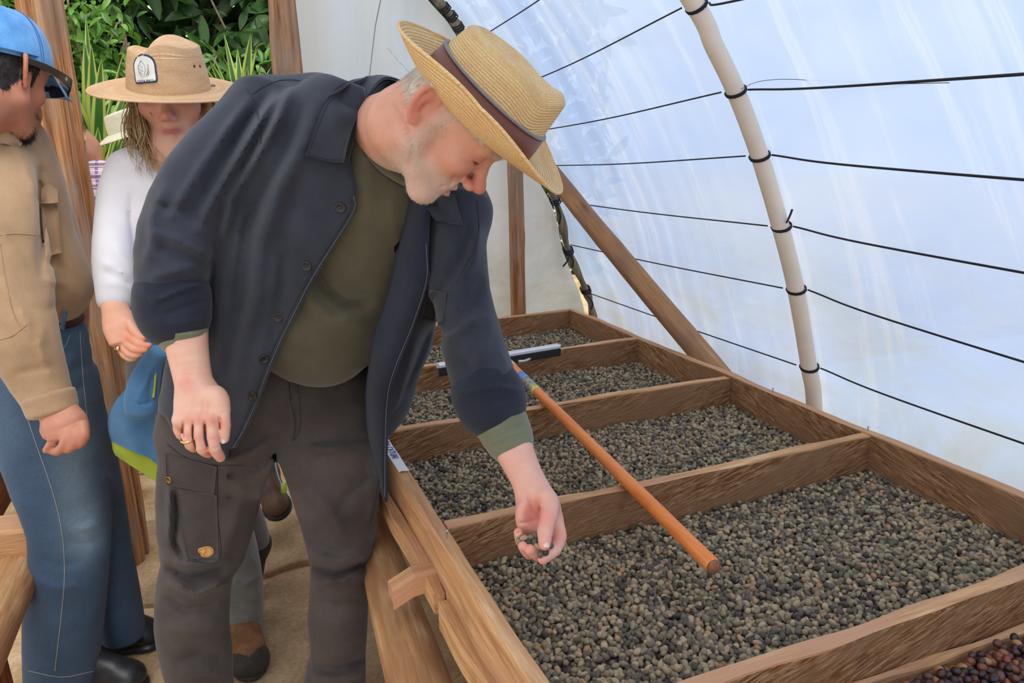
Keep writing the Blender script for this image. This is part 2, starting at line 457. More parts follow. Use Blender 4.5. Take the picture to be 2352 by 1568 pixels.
class Surf:
    """ray lookups on a finished mesh for seams, buttons, patches"""
    def __init__(s, V, F):
        F = F.tolist() if isinstance(F, np.ndarray) else F
        s.b = BVHTree.FromPolygons([tuple(v) for v in np.asarray(V).tolist()], F)
    def hit(s, px, py):
        r = ray(px, py); loc, n, i, d = s.b.ray_cast(Vector(EYE), Vector(r).normalized())
        if loc is None: return None, None
        n = np.array(n); n = n if n@r < 0 else -n
        return np.array(loc), n
    def line(s, pts, step=4, off=.0006):
        pts = np.array(pts, float); q = catmull(pts, max(2, int(np.linalg.norm(np.diff(pts, axis=0), axis=1).mean()/step))); out = []; lt = None
        for x, y in q:
            p, n = s.hit(x, y)
            if p is None: continue
            if lt is not None and np.linalg.norm(p-lt) > .03: continue
            out.append(p+n*off); lt = p
        out = np.array(out)
        if len(out) > 4:
            for _ in range(2): out[1:-1] = (out[:-2]+out[1:-1]*2+out[2:])/4
        return out
# ================================================================ MATERIALS
M = {}
M['tray'] = wood('rough sawn board', rgb(120, 78, 46), rgb(184, 128, 82), rgb(230, 188, 144), 22, 260, 1.0, .85, rgb(172, 128, 92), True, .28, (.38, .5, .63))
M['traylight'] = wood('freshly sawn board', rgb(166, 118, 76), rgb(208, 158, 110), rgb(232, 192, 148), 4, 60, .5, .75, rgb(192, 144, 112))
M['post'] = wood('weathered post wood', rgb(124, 78, 48), rgb(188, 130, 82), rgb(216, 170, 124), 2.2, 70, .9, .8, rgb(156, 132, 112), True, 0, (.36, .5, .66))
M['logw'] = wood('peeled log', rgb(140, 92, 56), rgb(186, 140, 96), rgb(216, 180, 138), 2.5, 30, .5, .7, rgb(150, 106, 72))
M['darkwood'] = wood('dark timber', rgb(70, 34, 18), rgb(112, 58, 30), rgb(146, 84, 48), 3, 50, .7, .8)
M['pole'] = wood('pole with a peeled surface', rgb(120, 80, 48), rgb(166, 120, 80), rgb(196, 156, 116), 2, 35, .5, .75, rgb(140, 104, 82))
M['rodw'] = wood('grey brown rod', rgb(84, 72, 56), rgb(132, 116, 92), rgb(176, 160, 132), 3, 60, .5, .8)
M['stick'] = wood('varnished orange handle', rgb(212, 112, 50), rgb(232, 136, 70), rgb(242, 158, 96), 1.5, 60, .12, .35, None, False)
M['stickend'] = plain('raw stick end', rgb(150, 96, 66), .9, 0, .25, 200, .6)
M['metal'] = plain('galvanised steel', rgb(205, 205, 205), .3, .9, .05, 30, .05)
M['rubber'] = plain('black rubber', rgb(28, 28, 30), .6)
M['pvc'] = plain('cream plastic pipe', rgb(226, 208, 188), .45, 0, .05, 12, .05)
M['string'] = plain('black twine', rgb(26, 24, 28), .8, 0, .2, 200, .3)
M['black'] = plain('black plastic', rgb(22, 22, 24), .35)
M['paper'] = plain('white paper', rgb(240, 238, 232), .7, 0, .02)
M['ink'] = plain('violet ink', rgb(96, 84, 150), .8, 0, 0, 30, 0)
M['gold'] = plain('gold', rgb(226, 188, 120), .25, 1, .05, 30, 0)
M['brass'] = plain('brass', rgb(150, 120, 70), .35, 1, .1, 30, 0)

def filmmat(name, base, deep, stain, transp=.08, tl=.62):
    m, t, b = newmat(name); t.nodes.remove(b); o = t.nodes['Material Output']
    g = attr(t, 'gc')
    big = noise(t, mapping(t, g, (.9, 1.1, 1)), 1, 4, .6, .6)
    c = ramp(t, big, [(.35, base), (.68, deep)])
    # vertical creases, whitish
    cr = noise(t, mapping(t, g, (14, .8, 1)), 1, 5, .6, .4)
    c = mixc(t, ramp(t, cr, [(.54, (0, 0, 0, 1)), (.64, (.28, .28, .28, 1)), (.70, (0, 0, 0, 1))]), c, (.86, .88, .90, 1))
    # stains near the ground
    s = noise(t, mapping(t, g, (3, 5, 1)), 1, 8, .7, .5)
    sx = N_(t, 'ShaderNodeSeparateXYZ'); t.links.new(g, sx.inputs[0])
    low = N_(t, 'ShaderNodeMapRange', i_1=1.35, i_2=.55); t.links.new(sx.outputs[1], low.inputs[0])
    mm = N_(t, 'ShaderNodeMath', operation='MULTIPLY'); t.links.new(low.outputs[0], mm.inputs[0]); t.links.new(ramp(t, s, [(.42, (0, 0, 0, 1)), (.68, (.8, .8, .8, 1))]), mm.inputs[1])
    c = mixc(t, mm.outputs[0], c, stain)
    d = N_(t, 'ShaderNodeBsdfDiffuse'); tr = N_(t, 'ShaderNodeBsdfTranslucent'); tp = N_(t, 'ShaderNodeBsdfTransparent'); gl = N_(t, 'ShaderNodeBsdfGlossy', i_Roughness=.35)
    for n in (d, tr): t.links.new(c, n.inputs['Color'])
    m1 = N_(t, 'ShaderNodeMixShader', i_0=tl); t.links.new(d.outputs[0], m1.inputs[1]); t.links.new(tr.outputs[0], m1.inputs[2])
    m2 = N_(t, 'ShaderNodeMixShader', i_0=transp); t.links.new(m1.outputs[0], m2.inputs[1]); t.links.new(tp.outputs[0], m2.inputs[2])
    m3 = N_(t, 'ShaderNodeMixShader', i_0=.04); t.links.new(m2.outputs[0], m3.inputs[1]); t.links.new(gl.outputs[0], m3.inputs[2])
    bn = N_(t, 'ShaderNodeBump', i_Strength=.5, i_Distance=.01); t.links.new(cr, bn.inputs['Height'])
    for n in (d, gl): t.links.new(bn.outputs[0], n.inputs['Normal'])
    t.links.new(m3.outputs[0], o.inputs[0]); return m
M['film'] = filmmat('greenhouse film with sky blue tint', rgb(200, 217, 240), rgb(170, 195, 238), rgb(190, 190, 160))  # sky blue showing through the film is put into its colour
M['film2'] = filmmat('cream greenhouse film', rgb(252, 252, 246), rgb(246, 246, 234), rgb(196, 190, 150), .03, .25)
M['film3'] = filmmat('white wall film', rgb(248, 248, 244), rgb(240, 240, 236), rgb(205, 200, 185), .03, .25)

def dirtmat(name, a, b_, c_):
    m, t, b = newmat(name); oc = N_(t, 'ShaderNodeTexCoord').outputs['Object']
    f = noise(t, oc, 5, 9, .68, .3); c = ramp(t, f, [(.32, a), (.52, b_), (.7, c_)])
    f2 = noise(t, oc, 90, 4, .7); c = mixc(t, .5, c, ramp(t, f2, [(.3, (.3, .28, .26, 1)), (.7, (.7, .7, .7, 1))]), 'OVERLAY')
    t.links.new(c, b.inputs['Base Color']); b.inputs['Roughness'].default_value = .95; b.inputs['Specular IOR Level'].default_value = .15
    bump(t, b, noise(t, oc, 60, 8, .7), .7, .01); return m
M['dirt'] = dirtmat('sandy trodden soil', rgb(180, 144, 102), rgb(216, 184, 140), rgb(238, 218, 184))
M['slab'] = dirtmat('sandstone slab', rgb(166, 140, 108), rgb(196, 166, 128), rgb(216, 192, 156))

# ================================================================ GROUND
def ground():
    xs = np.linspace(-2.4, 2.2, 150); ys = np.linspace(-1.2, 3.6, 150)
    X, Y = np.meshgrid(xs, ys, indexing='ij'); p = np.stack([X.ravel(), Y.ravel(), X.ravel()*0], 1)
    z = .012*vnoise(p, 5, 1)+.006*vnoise(p, 21, 2)+.003*vnoise(p, 60, 3)-.012
    p[:, 2] = z
    o = mk('floor', p, gridF(150, 150)[:, ::-1], M['dirt'], origin=np.zeros(3)); tag(o, 'sandy trodden earth floor of the greenhouse', None, None, 'structure')
    # flagstones let into the earth
    r = np.random.default_rng(3)
    for poly in ([(620, 1330), (770, 1300), (930, 1400), (900, 1600), (560, 1660), (540, 1440)], [(560, 1150), (700, 1160), (900, 1220), (860, 1290), (700, 1290), (560, 1320)],
                 [(250, 1215), (390, 1195), (560, 1215), (520, 1330), (330, 1390), (245, 1330)], [(190, 1420), (330, 1440), (520, 1400), (500, 1640), (160, 1640)]):
        q = np.array([atz(x, y, 0) for x, y in poly]); q = np.vstack([catmull(np.vstack([q, q[:1]]), 5)[:-1]]); q[:, :2] += r.normal(0, .004, (len(q), 2)); n = len(q)
        c = q.mean(0); top = q.copy(); top[:, 2] = .006; ins = c+(q-c)*.965; ins[:, 2] = .012; bot = q.copy(); bot[:, 2] = -.04
        V = np.vstack([ins, top, bot]); F = [list(range(n))]+[[i, n+i, n+(i+1) % n, (i+1) % n][::-1] for i in range(n)]+[[n+i, 2*n+i, 2*n+(i+1) % n, n+(i+1) % n][::-1] for i in range(n)]
        mk('flagstone', V, F, M['slab'], o, smooth=False)
    far = np.array([[-30, 3.58, -.03], [30, 3.58, -.03], [30, 60, -.03], [-30, 60, -.03], [2.18, -1.2, -.03], [30, -1.2, -.03], [-30, -1.2, -.03], [-2.38, -1.2, -.03]])
    g = mk('ground_outside', far, [[0, 1, 2, 3], [4, 5, 1], [6, 7, 0]], M['dirt'], origin=np.zeros(3)); tag(g, 'bare pale soil outside the greenhouse', None, None, 'structure')
ground()

# ================================================================ TUNNEL
YP = 1.5; YF = 2.86
pipe_px = [(1595, 10), (1640, 105), (1690, 210), (1745, 358), (1793, 522), (1828, 665), (1858, 842), (1870, 930)]
PP = [aty(x, y, YP) for x, y in pipe_px]
pa = np.array([[.15, YP, 2.32], [.5, YP, 2.2], [.82, YP, 2.0]]+[list(p) for p in PP]+[[1.60, YP, .35], [1.63, YP, -.05]])
far_px = [(1005, 0), (1060, 75), (1170, 262), (1275, 460), (1305, 575), (1345, 665), (1362, 725)]
fa = np.array([[.1, YF, 2.62], [.5, YF, 2.38]]+[list(aty(x, y, YF)) for x, y in far_px]+[[1.63, YF, .35], [1.66, YF, -.05]])
arch = thing('arch_pipe', 'curved cream plastic arch pipe of the greenhouse, bound with black twine', 'pipe', (1.6, YP, 0))
V, F = tube(catmull(pa, 8), .0222, 16); mk('pipe', V, F, M['pvc'], arch)
arch2 = thing('arch_rod', 'thin dark arch rod at the far end wall, wrapped in film and black ties', 'pipe', (1.63, YF, 0))
cf = catmull(fa, 8); V, F = tube(cf, .016+.004*np.sin(np.arange(len(cf))*.9), 10)
g = np.c_[V[:, 2], V[:, 0], V[:, 1]]; mk('rod', V, F, M['rodw'], arch2, gc=g)
for (x, y) in [(1018, 18), (1030, 40), (1045, 62), (1276, 462), (1306, 572), (1346, 668)]:
    c = aty(x, y, YF); i = int(np.argmin(np.linalg.norm(cf-c, axis=1))); T = nrm(cf[min(i+1, len(cf)-1)]-cf[i-1])
    for q in (-.009, 0, .009):
        th = np.linspace(0, 2*np.pi, 13)[:-1]; u = nrm(np.cross(T, [0, 1, 0])); v = np.cross(T, u)
        pth = cf[i]+T*q+.021*(np.cos(th)[:, None]*u+np.sin(th)[:, None]*v)+T*.008*np.sin(th)[:, None]
        V, F = tube(np.vstack([pth, pth[:1]]), .003, 5, False); mk('tie', V, F, M['string'], arch2)
for (x, y, dx, dy) in [(1276, 470, 8, 45), (1303, 578, -10, 34), (1303, 578, 12, 36), (1350, 680, 8, 30)]:
    a = aty(x, y, YF-.02); b = aty(x+dx, y+dy, YF-.03)
    V, F = tube(catmull([a, (a+b)/2+[.01, -.01, 0], b], 5), .004, 5); mk('twine_end', V, F, M['string'], arch2)

def prof(P0, s):     # resample an arch by normalised length
    c = catmull(P0, 10); L = np.r_[0, np.cumsum(np.linalg.norm(np.diff(c, axis=0), axis=1))]; L /= L[-1]
    return np.array([np.interp(s, L, c[:, k]) for k in range(3)]).T
S = np.linspace(0, 1, 150)
# strings: where each crosses the pipe, its far end and its near end at the right frame edge
strings = [((1600, 14), (1143, 218), (1700, -4), .20), ((1690, 210), (1197, 307), (2352, 165), .20), ((1745, 358), (1232, 381), (2352, 408), .17),
           ((1795, 520), (1275, 460), (2352, 622), .12), ((1829, 664), (1310, 562), (2352, 827), .08), ((1859, 842), (1345, 670), (2352, 1015), .03)]
near = []
for (m, f, n, k) in strings:
    a = aty(*m, YP); r = ray(*n); t = (a[0]-k*YP)/(r[0]-k*r[1]); b = r*t+EYE; near.append(((a[0], a[2]), k, (a[2]-b[2])/(YP-b[1])))
zz = np.array([q[0][1] for q in near]); kk = np.array([q[1] for q in near]); mm_ = np.array([q[2] for q in near])
o_ = np.argsort(zz); zz, kk, mm_ = zz[o_], kk[o_], mm_[o_]
mm_ = np.clip(mm_, -.3, .4)
def film():
    pA = prof(pa, S); pB = prof(fa, S); V = []; G = []
    nrmA = np.gradient(pA, axis=0); out = np.stack([nrmA[:, 2], 0*nrmA[:, 0], -nrmA[:, 0]], 1); out /= np.linalg.norm(out, axis=1)[:, None]
    out = -out if out[-1, 0] < 0 else out
    ys = np.r_[np.linspace(-.7, YP, 34), np.linspace(YP, YF, 90)[1:], [YF+.05, YF+.10]]
    for y in ys:
        if y >= YP:
            h = min(1, (y-YP)/(YF-YP)); c = pA*(1-h)+pB*h; bul = -.02*math.sin(h*math.pi)
            fr = np.clip((h-.25)/.75, 0, 1)
            cre = .009*fr*(1-fr*.3)*np.sin(60*h**.8+3*np.sin(S*5)+S*10)+.0015*np.sin(95*h+S*4)*math.sin(h*math.pi)
        else:
            dy = YP-y; k = np.interp(pA[:, 2], zz, kk); mz = np.interp(pA[:, 2], zz, mm_); c = pA.copy(); c[:, 0] -= k*dy; c[:, 2] -= mz*dy*np.clip(pA[:, 2]/.5, 0, 1); bul = 0
            cre = .004*np.sin(dy*9+S*14)
        c = c.copy(); c[:, 1] = y; c = c+out*(.028+bul*0+np.asarray(cre)[:, None] if np.ndim(cre) else .028)
        V.append(c); G.append(np.c_[np.full(len(S), y), c[:, 2], S])
    V = np.vstack(V); G = np.vstack(G)
    o = mk('wall_right', V, gridF(len(ys), len(S)), M['film'], gc=G, origin=np.array([1.6, 0, 0])); tag(o, 'bluish white translucent film wall of the tunnel greenhouse', None, None, 'structure')
film()
def endfilm():
    pB = prof(fa, S); cols = 90; rows = 60; V = []; G = []
    for i in range(cols):
        x = .37+(1.64-.37)*i/(cols-1)
        zt = np.interp(x, pB[:, 0], pB[:, 2]) if x < 1.64 else .2
        zb = .70-.05*math.sin((x-.37)*3)-.10*max(0, (x-1.1)/.5)
        zt = max(zt, zb+.02)
        for j in range(rows):
            z = zb+(zt-zb)*j/(rows-1); y = 2.93+.012*math.sin(x*26+z*3+2*math.sin(z*2))+.01*math.sin(x*9-z*7)
            V.append((x, y, z)); G.append((x, z, 0))
    o = mk('wall_end', V, gridF(cols, rows), M['film2'], gc=G, origin=np.array([1, 2.93, 0])); tag(o, 'creamy white film end wall between the posts', None, None, 'structure')
    lip = [(.37+(1.6-.37)*i/30, 2.925, .70-.05*math.sin((1.23*i/30)*3)-.10*max(0, (.37+1.23*i/30-1.1)/.5)) for i in range(31)]
    V, F = tube(lip, .006, 6); oo = mk('film_hem', V, F, M['film2'], o, gc=np.array(V))
    # low panel and the strip above, left of the door post
    for nm, z0, z1 in (('trim_1', .25, 1.40), ('trim_2', 1.95, 2.6)):
        V = []; G = []
        for i in range(40):
            x = -1.6+1.17*i/39
            for j in range(20):
                z = z0+(z1-z0)*j/19; V.append((x, 2.93+.01*math.sin(x*17+z*3), z)); G.append((x, z+1, 0))
        q = mk(nm, V, gridF(40, 20), M['film3'], gc=G); tag(q, 'pale film panel left of the door post, '+('below the rail' if z0 < 1 else 'up under the roof'), None, None, 'structure')
endfilm()
# soil bank behind the end wall, seen under its hem
V = []
for i in range(40):
    for j in range(20):
        x = .3+3*i/39; y = 3.0+2.4*j/19; V.append((x, y, .02+.38*math.sin(j/19*1.5)+.02*math.sin(x*9+y*4)))
o = mk('soil_bank', V, gridF(40, 20)[:, ::-1], M['dirt'], origin=np.array([1.5, 3, 0])); tag(o, 'pale earth bank behind the end wall', None, None, 'structure')

for i, ((m, f, n, k), nm) in enumerate(zip(strings, ('topmost black string across the film wall, cut by the frame top', 'second black string from the top, rising to the right', 'third black string from the top, almost level', 'fourth black string from the top', 'fifth black string from the top, second lowest', 'lowest black string across the film wall'))):
    a = aty(*m, YP); r = ray(*n); t = (a[0]-k*YP)/(r[0]-k*r[1]); b = r*t+EYE; c = aty(*f, YF-.04)
    th = thing('wall_string', nm, 'string', c, 'strings stretched along the film wall')
    pin = nrm(np.array([-.9, 0, -.3]))*.006
    nearp = [a+[.012, -.03, .002], a+(b-a)*.5+np.array([0, 0, -.004]), b+(b-a)*.8]
    pts = catmull([c, c+(a-c)*.5+[0, 0, -.006], a+[-.02, .03, 0]], 8); V, F = tube(pts, .0021, 5); mk('far_run', V, F, M['string'], th)
    pts = catmull(nearp, 10); V, F = tube(pts, .0024, 6); mk('near_run', V, F, M['string'], th)
    j = int(np.argmin(np.linalg.norm(pa[:, [0, 2]]-a[[0, 2]], axis=1))); T = nrm(pa[min(j+1, len(pa)-1)]-pa[j-1]); u = nrm(np.cross(T, [0, 1, 0])); v = np.cross(T, u)
    ang = np.linspace(0, 2*np.pi*3, 40); rr_ = .0245
    pth = a+rr_*(np.cos(ang)[:, None]*u+np.sin(ang)[:, None]*v)+T*(.006*np.sin(ang)+np.linspace(-.003, .003, 40))[:, None]
    V, F = tube(pth, .0024, 5); mk('knot', V, F, M['string'], th)
c = aty(1094, 92, YF-.04); a = aty(1480, -170, YP)-np.array([.03, 0, .02]); V, F = tube(catmull([c, (a+c)/2-[0, 0, .006], a], 10), .0021, 5)
tag(mk('wall_string', V, F, M['string']), 'short black string above the hat\'s crown, cut by the frame top', 'string', 'strings stretched along the film wall')
a = aty(1806, 512, YP-.03)
V, F = tube(catmull([a, a+[.01, 0, .018], a+[.016, 0, .034]], 4), .0028, 6); mk('twine_end', V, F, M['string'], arch)
# thin loose thread near the second string
a = aty(1700, 203, YP-.03); V, F = tube(catmull([aty(1702, 204, 1.47), aty(1740, 188, 1.4), aty(1800, 182, 1.3), aty(1900, 186, 1.2), aty(2050, 192, 1.0), aty(2180, 190, .85)], 6), .0006, 4)
tag(mk('loose_thread', V, F, M['string']), 'hair thin loose thread just above the second string', 'string')
a = [aty(890, 110, 2.7), aty(918, 142, 2.6), aty(955, 182, 2.5)]
th = thing('hanging_thread', 'thin pale blue thread with a tiny white bead before the end wall', 'string', a[-1])
V, F = tube(catmull(a, 5), .0012, 5); mk('thread', V, F, plain('pale blue thread', rgb(150, 200, 225), .5), th)
V, F = lathe([(.001, -.004), (.004, 0), (.001, .004)], a[1]); mk('bead', V, F, M['paper'], th)
a = [aty(880, -30, 2.88), aty(862, 60, 2.88), aty(848, 180, 2.88)]; V, F = tube(a, .002, 5)
tag(mk('rope', V, F, plain('grey cord', rgb(150, 150, 146), .8)), 'grey cord hanging down the end wall film', 'cord')

# ---------------------------------------------------------------- posts
a = aty(84, 0, 2.7); b = aty(240, 960, 2.7); x_, y_ = (a[0]+b[0])/2, 2.7
th = thing('door_post', 'round weathered door post beside the blue cap man, running up out of frame', 'post', (x_, y_, 0))
mklog('trunk', (x_, y_, -.05), (x_-.01, y_, 2.6), .052, .047, M['post'], th, seed=5, lump=.05, seg=90, k=22)
mkboard('side_plank', (x_+.062, y_+.06, 2.6), (x_+.062, y_+.06, 0), M['post'], th, up=(1, 0, 0), hgt=.03, th=.06, seed=4)
c = aty(653, 80, 2.8); th = thing('door_post', 'squared weathered timber post right of the door, above the bending man\'s shoulder', 'post', (c[0], 2.8, 0))
V, F, G = board((c[0]-.0465, 2.8, 2.6), (c[0]-.0465, 2.8, 0), up=(-1, 0, 0), hgt=.093, th=.08, seed=9, bev=.008, wob=.004)
V = V-np.array([.0, 0, 0]); mk('timber', V, F, M['post'], th, smooth=False, gc=G)
V, F = lathe([(.02, -.0), (.019, .003), (.001, .004)], (c[0]+.0, 2.755, aty(660, 98, 2.755)[2]), (0, -1, 0), 14, .9, 1.6); mk('knot', V, F, M['darkwood'], th, gc=np.array(V))
c = aty(1190, 560, 2.8); th = thing('thin_post', 'thin round post standing behind the far end of the drying tray', 'post', (c[0], 2.8, 0))
mklog('trunk', (c[0], 2.8, -.05), (c[0]-.01, 2.8, 1.80), .036, .031, M['post'], th, seed=8, lump=.08, seg=70)
a = aty(1225, 345, 2.8); r_ = ray(1668, 884); b = EYE+r_*(1.432/r_[0]); b = b+(b-a)*.12
th = thing('brace_pole', 'round pole slanting from the far post down to the tray\'s right rail', 'pole', b)
mklog('pole', a, b, .036, .037, M['pole'], th, seed=2, lump=.05, seg=80, bend=.004)
for i, (x, y) in enumerate([(1315, 452), (1345, 492), (1405, 590), (1480, 672)]):
    pass
# horizontal rail left of the door post and stub on it
a = aty(-60, 306, 2.82); b = aty(150, 301, 2.76)
tag(mklog('door_rail', a, b+[.05, 0, 0], .032, .030, M['logw'], seed=11, seg=30), 'grey brown horizontal log behind the capped man\'s chin', 'log')

# ================================================================ DRYING TRAY
XL, XR = .515*HB, 2.085*HB; DY = [v*HB for v in (.95, 1.744, 2.512, 3.277, 4.09)]
tw = .024
tray = thing('drying_tray', 'long raised wooden drying tray with five compartments of coffee beans', 'drying bed', (.84, 1.6, 0))
mkboard('side_rail', (XL-tw/2, .30, TT), (XL-tw/2, DY[4]+.03, TT), M['traylight'], tray, hgt=.105, th=tw, seed=1, wob=.0014)
mkboard('side_rail', (XR+tw/2, .30, TT+.002), (XR+tw/2, DY[4]+.03, TT+.002), M['tray'], tray, hgt=.115, th=tw, seed=2, wob=.002)
# paler planed top edges
for i, y in enumerate(DY):
    mkboard('divider' if i < 4 else 'end_board', (XL, y+tw/2*(1 if i < 4 else 1), TT-.001), (XR, y+tw/2, TT-.001), M['tray'], tray, hgt=.115, th=tw, seed=10+i, wob=.0022, bev=.003)
for nm, a, b in (('side_rail_edge', (XR+tw/2, .30, TT+.0045), (XR+tw/2, DY[4]+.03, TT+.0045)),):
    mkboard(nm, a, b, M['traylight'], tray, hgt=.004, th=tw-.001, seed=2, bev=.001, wob=.002)
for i, y in enumerate(DY): mkboard('divider_edge', (XL+.001, y+tw/2, TT+.0015), (XR-.001, y+tw/2, TT+.0015), M['traylight'], tray, hgt=.004, th=tw-.001, seed=10+i, bev=.001, wob=.0022)
mkboard('floor_board', (.5*(XL+XR), .3, TT-.115), (.5*(XL+XR), DY[4]+.02, TT-.115), M['darkwood'], tray, hgt=.012, th=XR-XL+.04, seed=3)
# ledger boards beneath the left rail
a1 = atz(850, 1080, .69); 
mkboard('ledger', (XL-tw-.012, 1.08, TT-.085), (XL-tw-.012, 2.6, TT-.078), M['traylight'], tray, hgt=.045, th=.022, seed=41, wob=.002)
mkboard('ledger', (XL-tw-.006, .3, TT-.080), (XL-tw-.006, 1.06, TT-.090), M['traylight'], tray, hgt=.055, th=.026, seed=42, wob=.0025)
# cross stub poking out over the log
V, F, G = board((XL-.105, 1.155, .688), (XL+.3, 1.155, .688), hgt=.042, th=.034, seed=44, bev=.006, wob=.003)
V[(V[:, 0] < XL-.075) & (V[:, 2] > .65)] -= [0, 0, .018]; mk('cross_beam', V, F, M['traylight'], tray, smooth=False, gc=G)
for y in (1.75, 2.5): mkboard('cross_beam', (XL-.10, y, .665), (XR+.1, y, .665), M['darkwood'], tray, hgt=.05, th=.05, seed=int(y*10))
p0 = atz(1010, 1700, .52); p1 = atz(866, 1195, .60)
q0 = atz(962, 1568, .53); q1 = atz(893, 1340, .54); b = q0+(q1-q0)*((2.62-q0[1])/(q1[1]-q0[1])); a = q0+(q1-q0)*((.45-q0[1])/(q1[1]-q0[1])); b[2] = .56
mklog('support_log', a, b, .064, .028, M['logw'], tray, seed=21, seg=90, k=24, lump=.06)
mklog('support_log', (1.28, .45, .56), (1.28, 2.62, .56), .06, .05, M['logw'], tray, seed=22)
for (x, y) in ((.25, .7), (.25, 2.3), (1.28, .7), (1.28, 2.3)): mklog('leg', (x, y, -.03), (x, y, .54), .045, .04, M['darkwood'], tray, seed=int(10*y+x*7), seg=20)
# batten under the front divider
mkboard('batten', (XL, DY[0]-.010, TT-.071), (XR, DY[0]-.010, TT-.071), M['traylight'], tray, hgt=.03, th=.013, seed=55, wob=.004, bev=.004)
# nails
for (x, y, z) in [(XR+.012, 1.47, TT), (XR+.012, 1.155, TT), (XL-.012, 1.10, TT)]:
    V, F = lathe([(.0008, 0), (.0012, .002), (.0012, .014), (.0035, .014), (.0035, .0155), (.001, .016)], (x, y, z), (.1, .1, 1), 8); mk('nail', V, F, M['metal'], tray)
# written paper label on the left rail
y0, y1 = atz(930, 1086, TT)[1], 1.95
lab = []
for i in range(25):
    y = y0+(y1-y0)*i/24
    for j in range(4): lab.append((XL-tw+.001+(tw-.002)*j/3, y+.002*math.sin(j*2)*(i == 0), TT+.0045+.0006*math.sin(i*1.3+j)))
pl = mk('paper_label', lab, gridF(25, 4), M['paper'], tray, label='white paper strip with handwriting', origin=np.array([XL-tw/2, y0, TT+.004]))
def text(s, loc, xdir, ydir, size, mat, parent, name='lettering', ext=.0002, sx=1.0, font_shear=0):
    cu = bpy.data.curves.new(name, 'FONT'); cu.body = s; cu.size = size; cu.extrude = ext; cu.align_x = 'CENTER'; cu.align_y = 'CENTER'; cu.resolution_u = 2; cu.shear = font_shear
    o = bpy.data.objects.new('tmp', cu); col.objects.link(o)
    dg = bpy.context.evaluated_depsgraph_get(); me = bpy.data.meshes.new_from_object(o.evaluated_get(dg)); bpy.data.objects.remove(o)
    xd, yd = nrm(xdir), nrm(ydir); yd = nrm(yd-(yd@xd)*xd); zd = np.cross(xd, yd)
    V = np.array([v.co[:] for v in me.vertices]); V = np.asarray(loc)+V[:, :1]*sx*xd+V[:, 1:2]*yd+V[:, 2:]*zd
    F = [list(p.vertices) for p in me.polygons]; bpy.data.meshes.remove(me)
    return mk(name, V, F, mat, parent, smooth=False)
text('P. GEBA CATUAI', (XL-tw/2, y0+.142, TT+.0058), (0, -1, 0), (1, 0, 0), .021, M['ink'], pl, sx=.92, ext=.0004)

# ================================================================ BEANS
def beanmat(name, stops, rough=.55, spec=.3):
    m, t, b = newmat(name); oi = N_(t, 'ShaderNodeObjectInfo'); oc = N_(t, 'ShaderNodeTexCoord').outputs['Object']
    c = ramp(t, oi.outputs['Random'], stops)
    f = noise(t, mapping(t, oc, (160, 900, 900)), 1, 4, .6)
    c = mixc(t, .45, c, ramp(t, f, [(.3, (.30, .30, .30, 1)), (.7, (.76, .74, .70, 1))]), 'OVERLAY')
    t.links.new(c, b.inputs['Base Color']); b.inputs['Roughness'].default_value = rough; b.inputs['Specular IOR Level'].default_value = spec
    bump(t, b, f, .4, .0006); return m
M['bean'] = beanmat('dried coffee bean', [(0, rgb(66, 60, 56)), (.10, rgb(88, 80, 72)), (.35, rgb(116, 106, 90)), (.65, rgb(146, 131, 106)), (.9, rgb(176, 156, 124)), (1, rgb(160, 122, 92))], .6, .18)
M['cherry'] = beanmat('dark coffee cherry', [(0, rgb(44, 28, 28)), (.4, rgb(66, 40, 36)), (.7, rgb(96, 56, 42)), (.88, rgb(120, 64, 44)), (1, rgb(176, 130, 80))], .35, .5)
def bean_mesh(nm, rx, ry, rz, groove, mat, lump=0):
    V = []; nu, nv = 14, 9
    for i in range(nu):
        a = i/nu*2*math.pi
        for j in range(nv):
            b = (j+.5)/nv*math.pi; x, y, z = math.cos(b), math.sin(b)*math.cos(a), math.sin(b)*math.sin(a)
            k = 1+lump*math.sin(3*a+2*b)
            if z > 0: k *= 1-groove*math.exp(-(y/.22)**2)*min(1, z*1.5)
            V.append((x*rx*k, y*ry*k, z*rz*k))
    F = []
    for i in range(nu):
        i2 = (i+1) % nu
        for j in range(nv-1): F.append([i*nv+j, i2*nv+j, i2*nv+j+1, i*nv+j+1])
    F.append([i*nv for i in range(nu)][::-1]); F.append([i*nv+nv-1 for i in range(nu)])
    return raw_mesh(nm, V, F, mat)
beanA = bean_mesh('coffee_bean', .0068, .0047, .0043, .14, M['bean']); beanB = bean_mesh('coffee_bean_round', .0054, .0050, .0048, .05, M['bean'], .03)
def bed(x0, x1, y0, y1, z, sp, r, lay=2):
    pts = []
    for L in range(lay):
        nx = int((x1-x0)/sp); ny = int((y1-y0)/(sp*.87))
        i, j = np.meshgrid(np.arange(nx), np.arange(ny), indexing='ij')
        x = x0+sp*(i+.5*(j % 2))+(L*.5*sp); y = y0+sp*.87*j+L*.4*sp
        p = np.stack([x.ravel(), y.ravel()], 1)+r.normal(0, sp*.22, (nx*ny, 2))
        p = p[(p[:, 0] > x0+.003) & (p[:, 0] < x1-.003) & (p[:, 1] > y0+.003) & (p[:, 1] < y1-.003)]
        if L: p = p[r.random(len(p)) < .50]
        p3 = np.c_[p, np.full(len(p), z+L*.0062)]
        p3[:, 2] += .004*vnoise(p3, 18, 5)+.002*vnoise(p3, 47, 6)+r.normal(0, .0010, len(p))
        pts.append(p3)
    return np.vstack(pts)
rb = np.random.default_rng(11)
ZB = TT-.088
allp = []
for i in range(4): allp.append(bed(XL, XR, DY[i]+tw, DY[i+1], ZB+(.0 if i < 3 else .004), .0098, rb))
allp = np.vstack(allp)
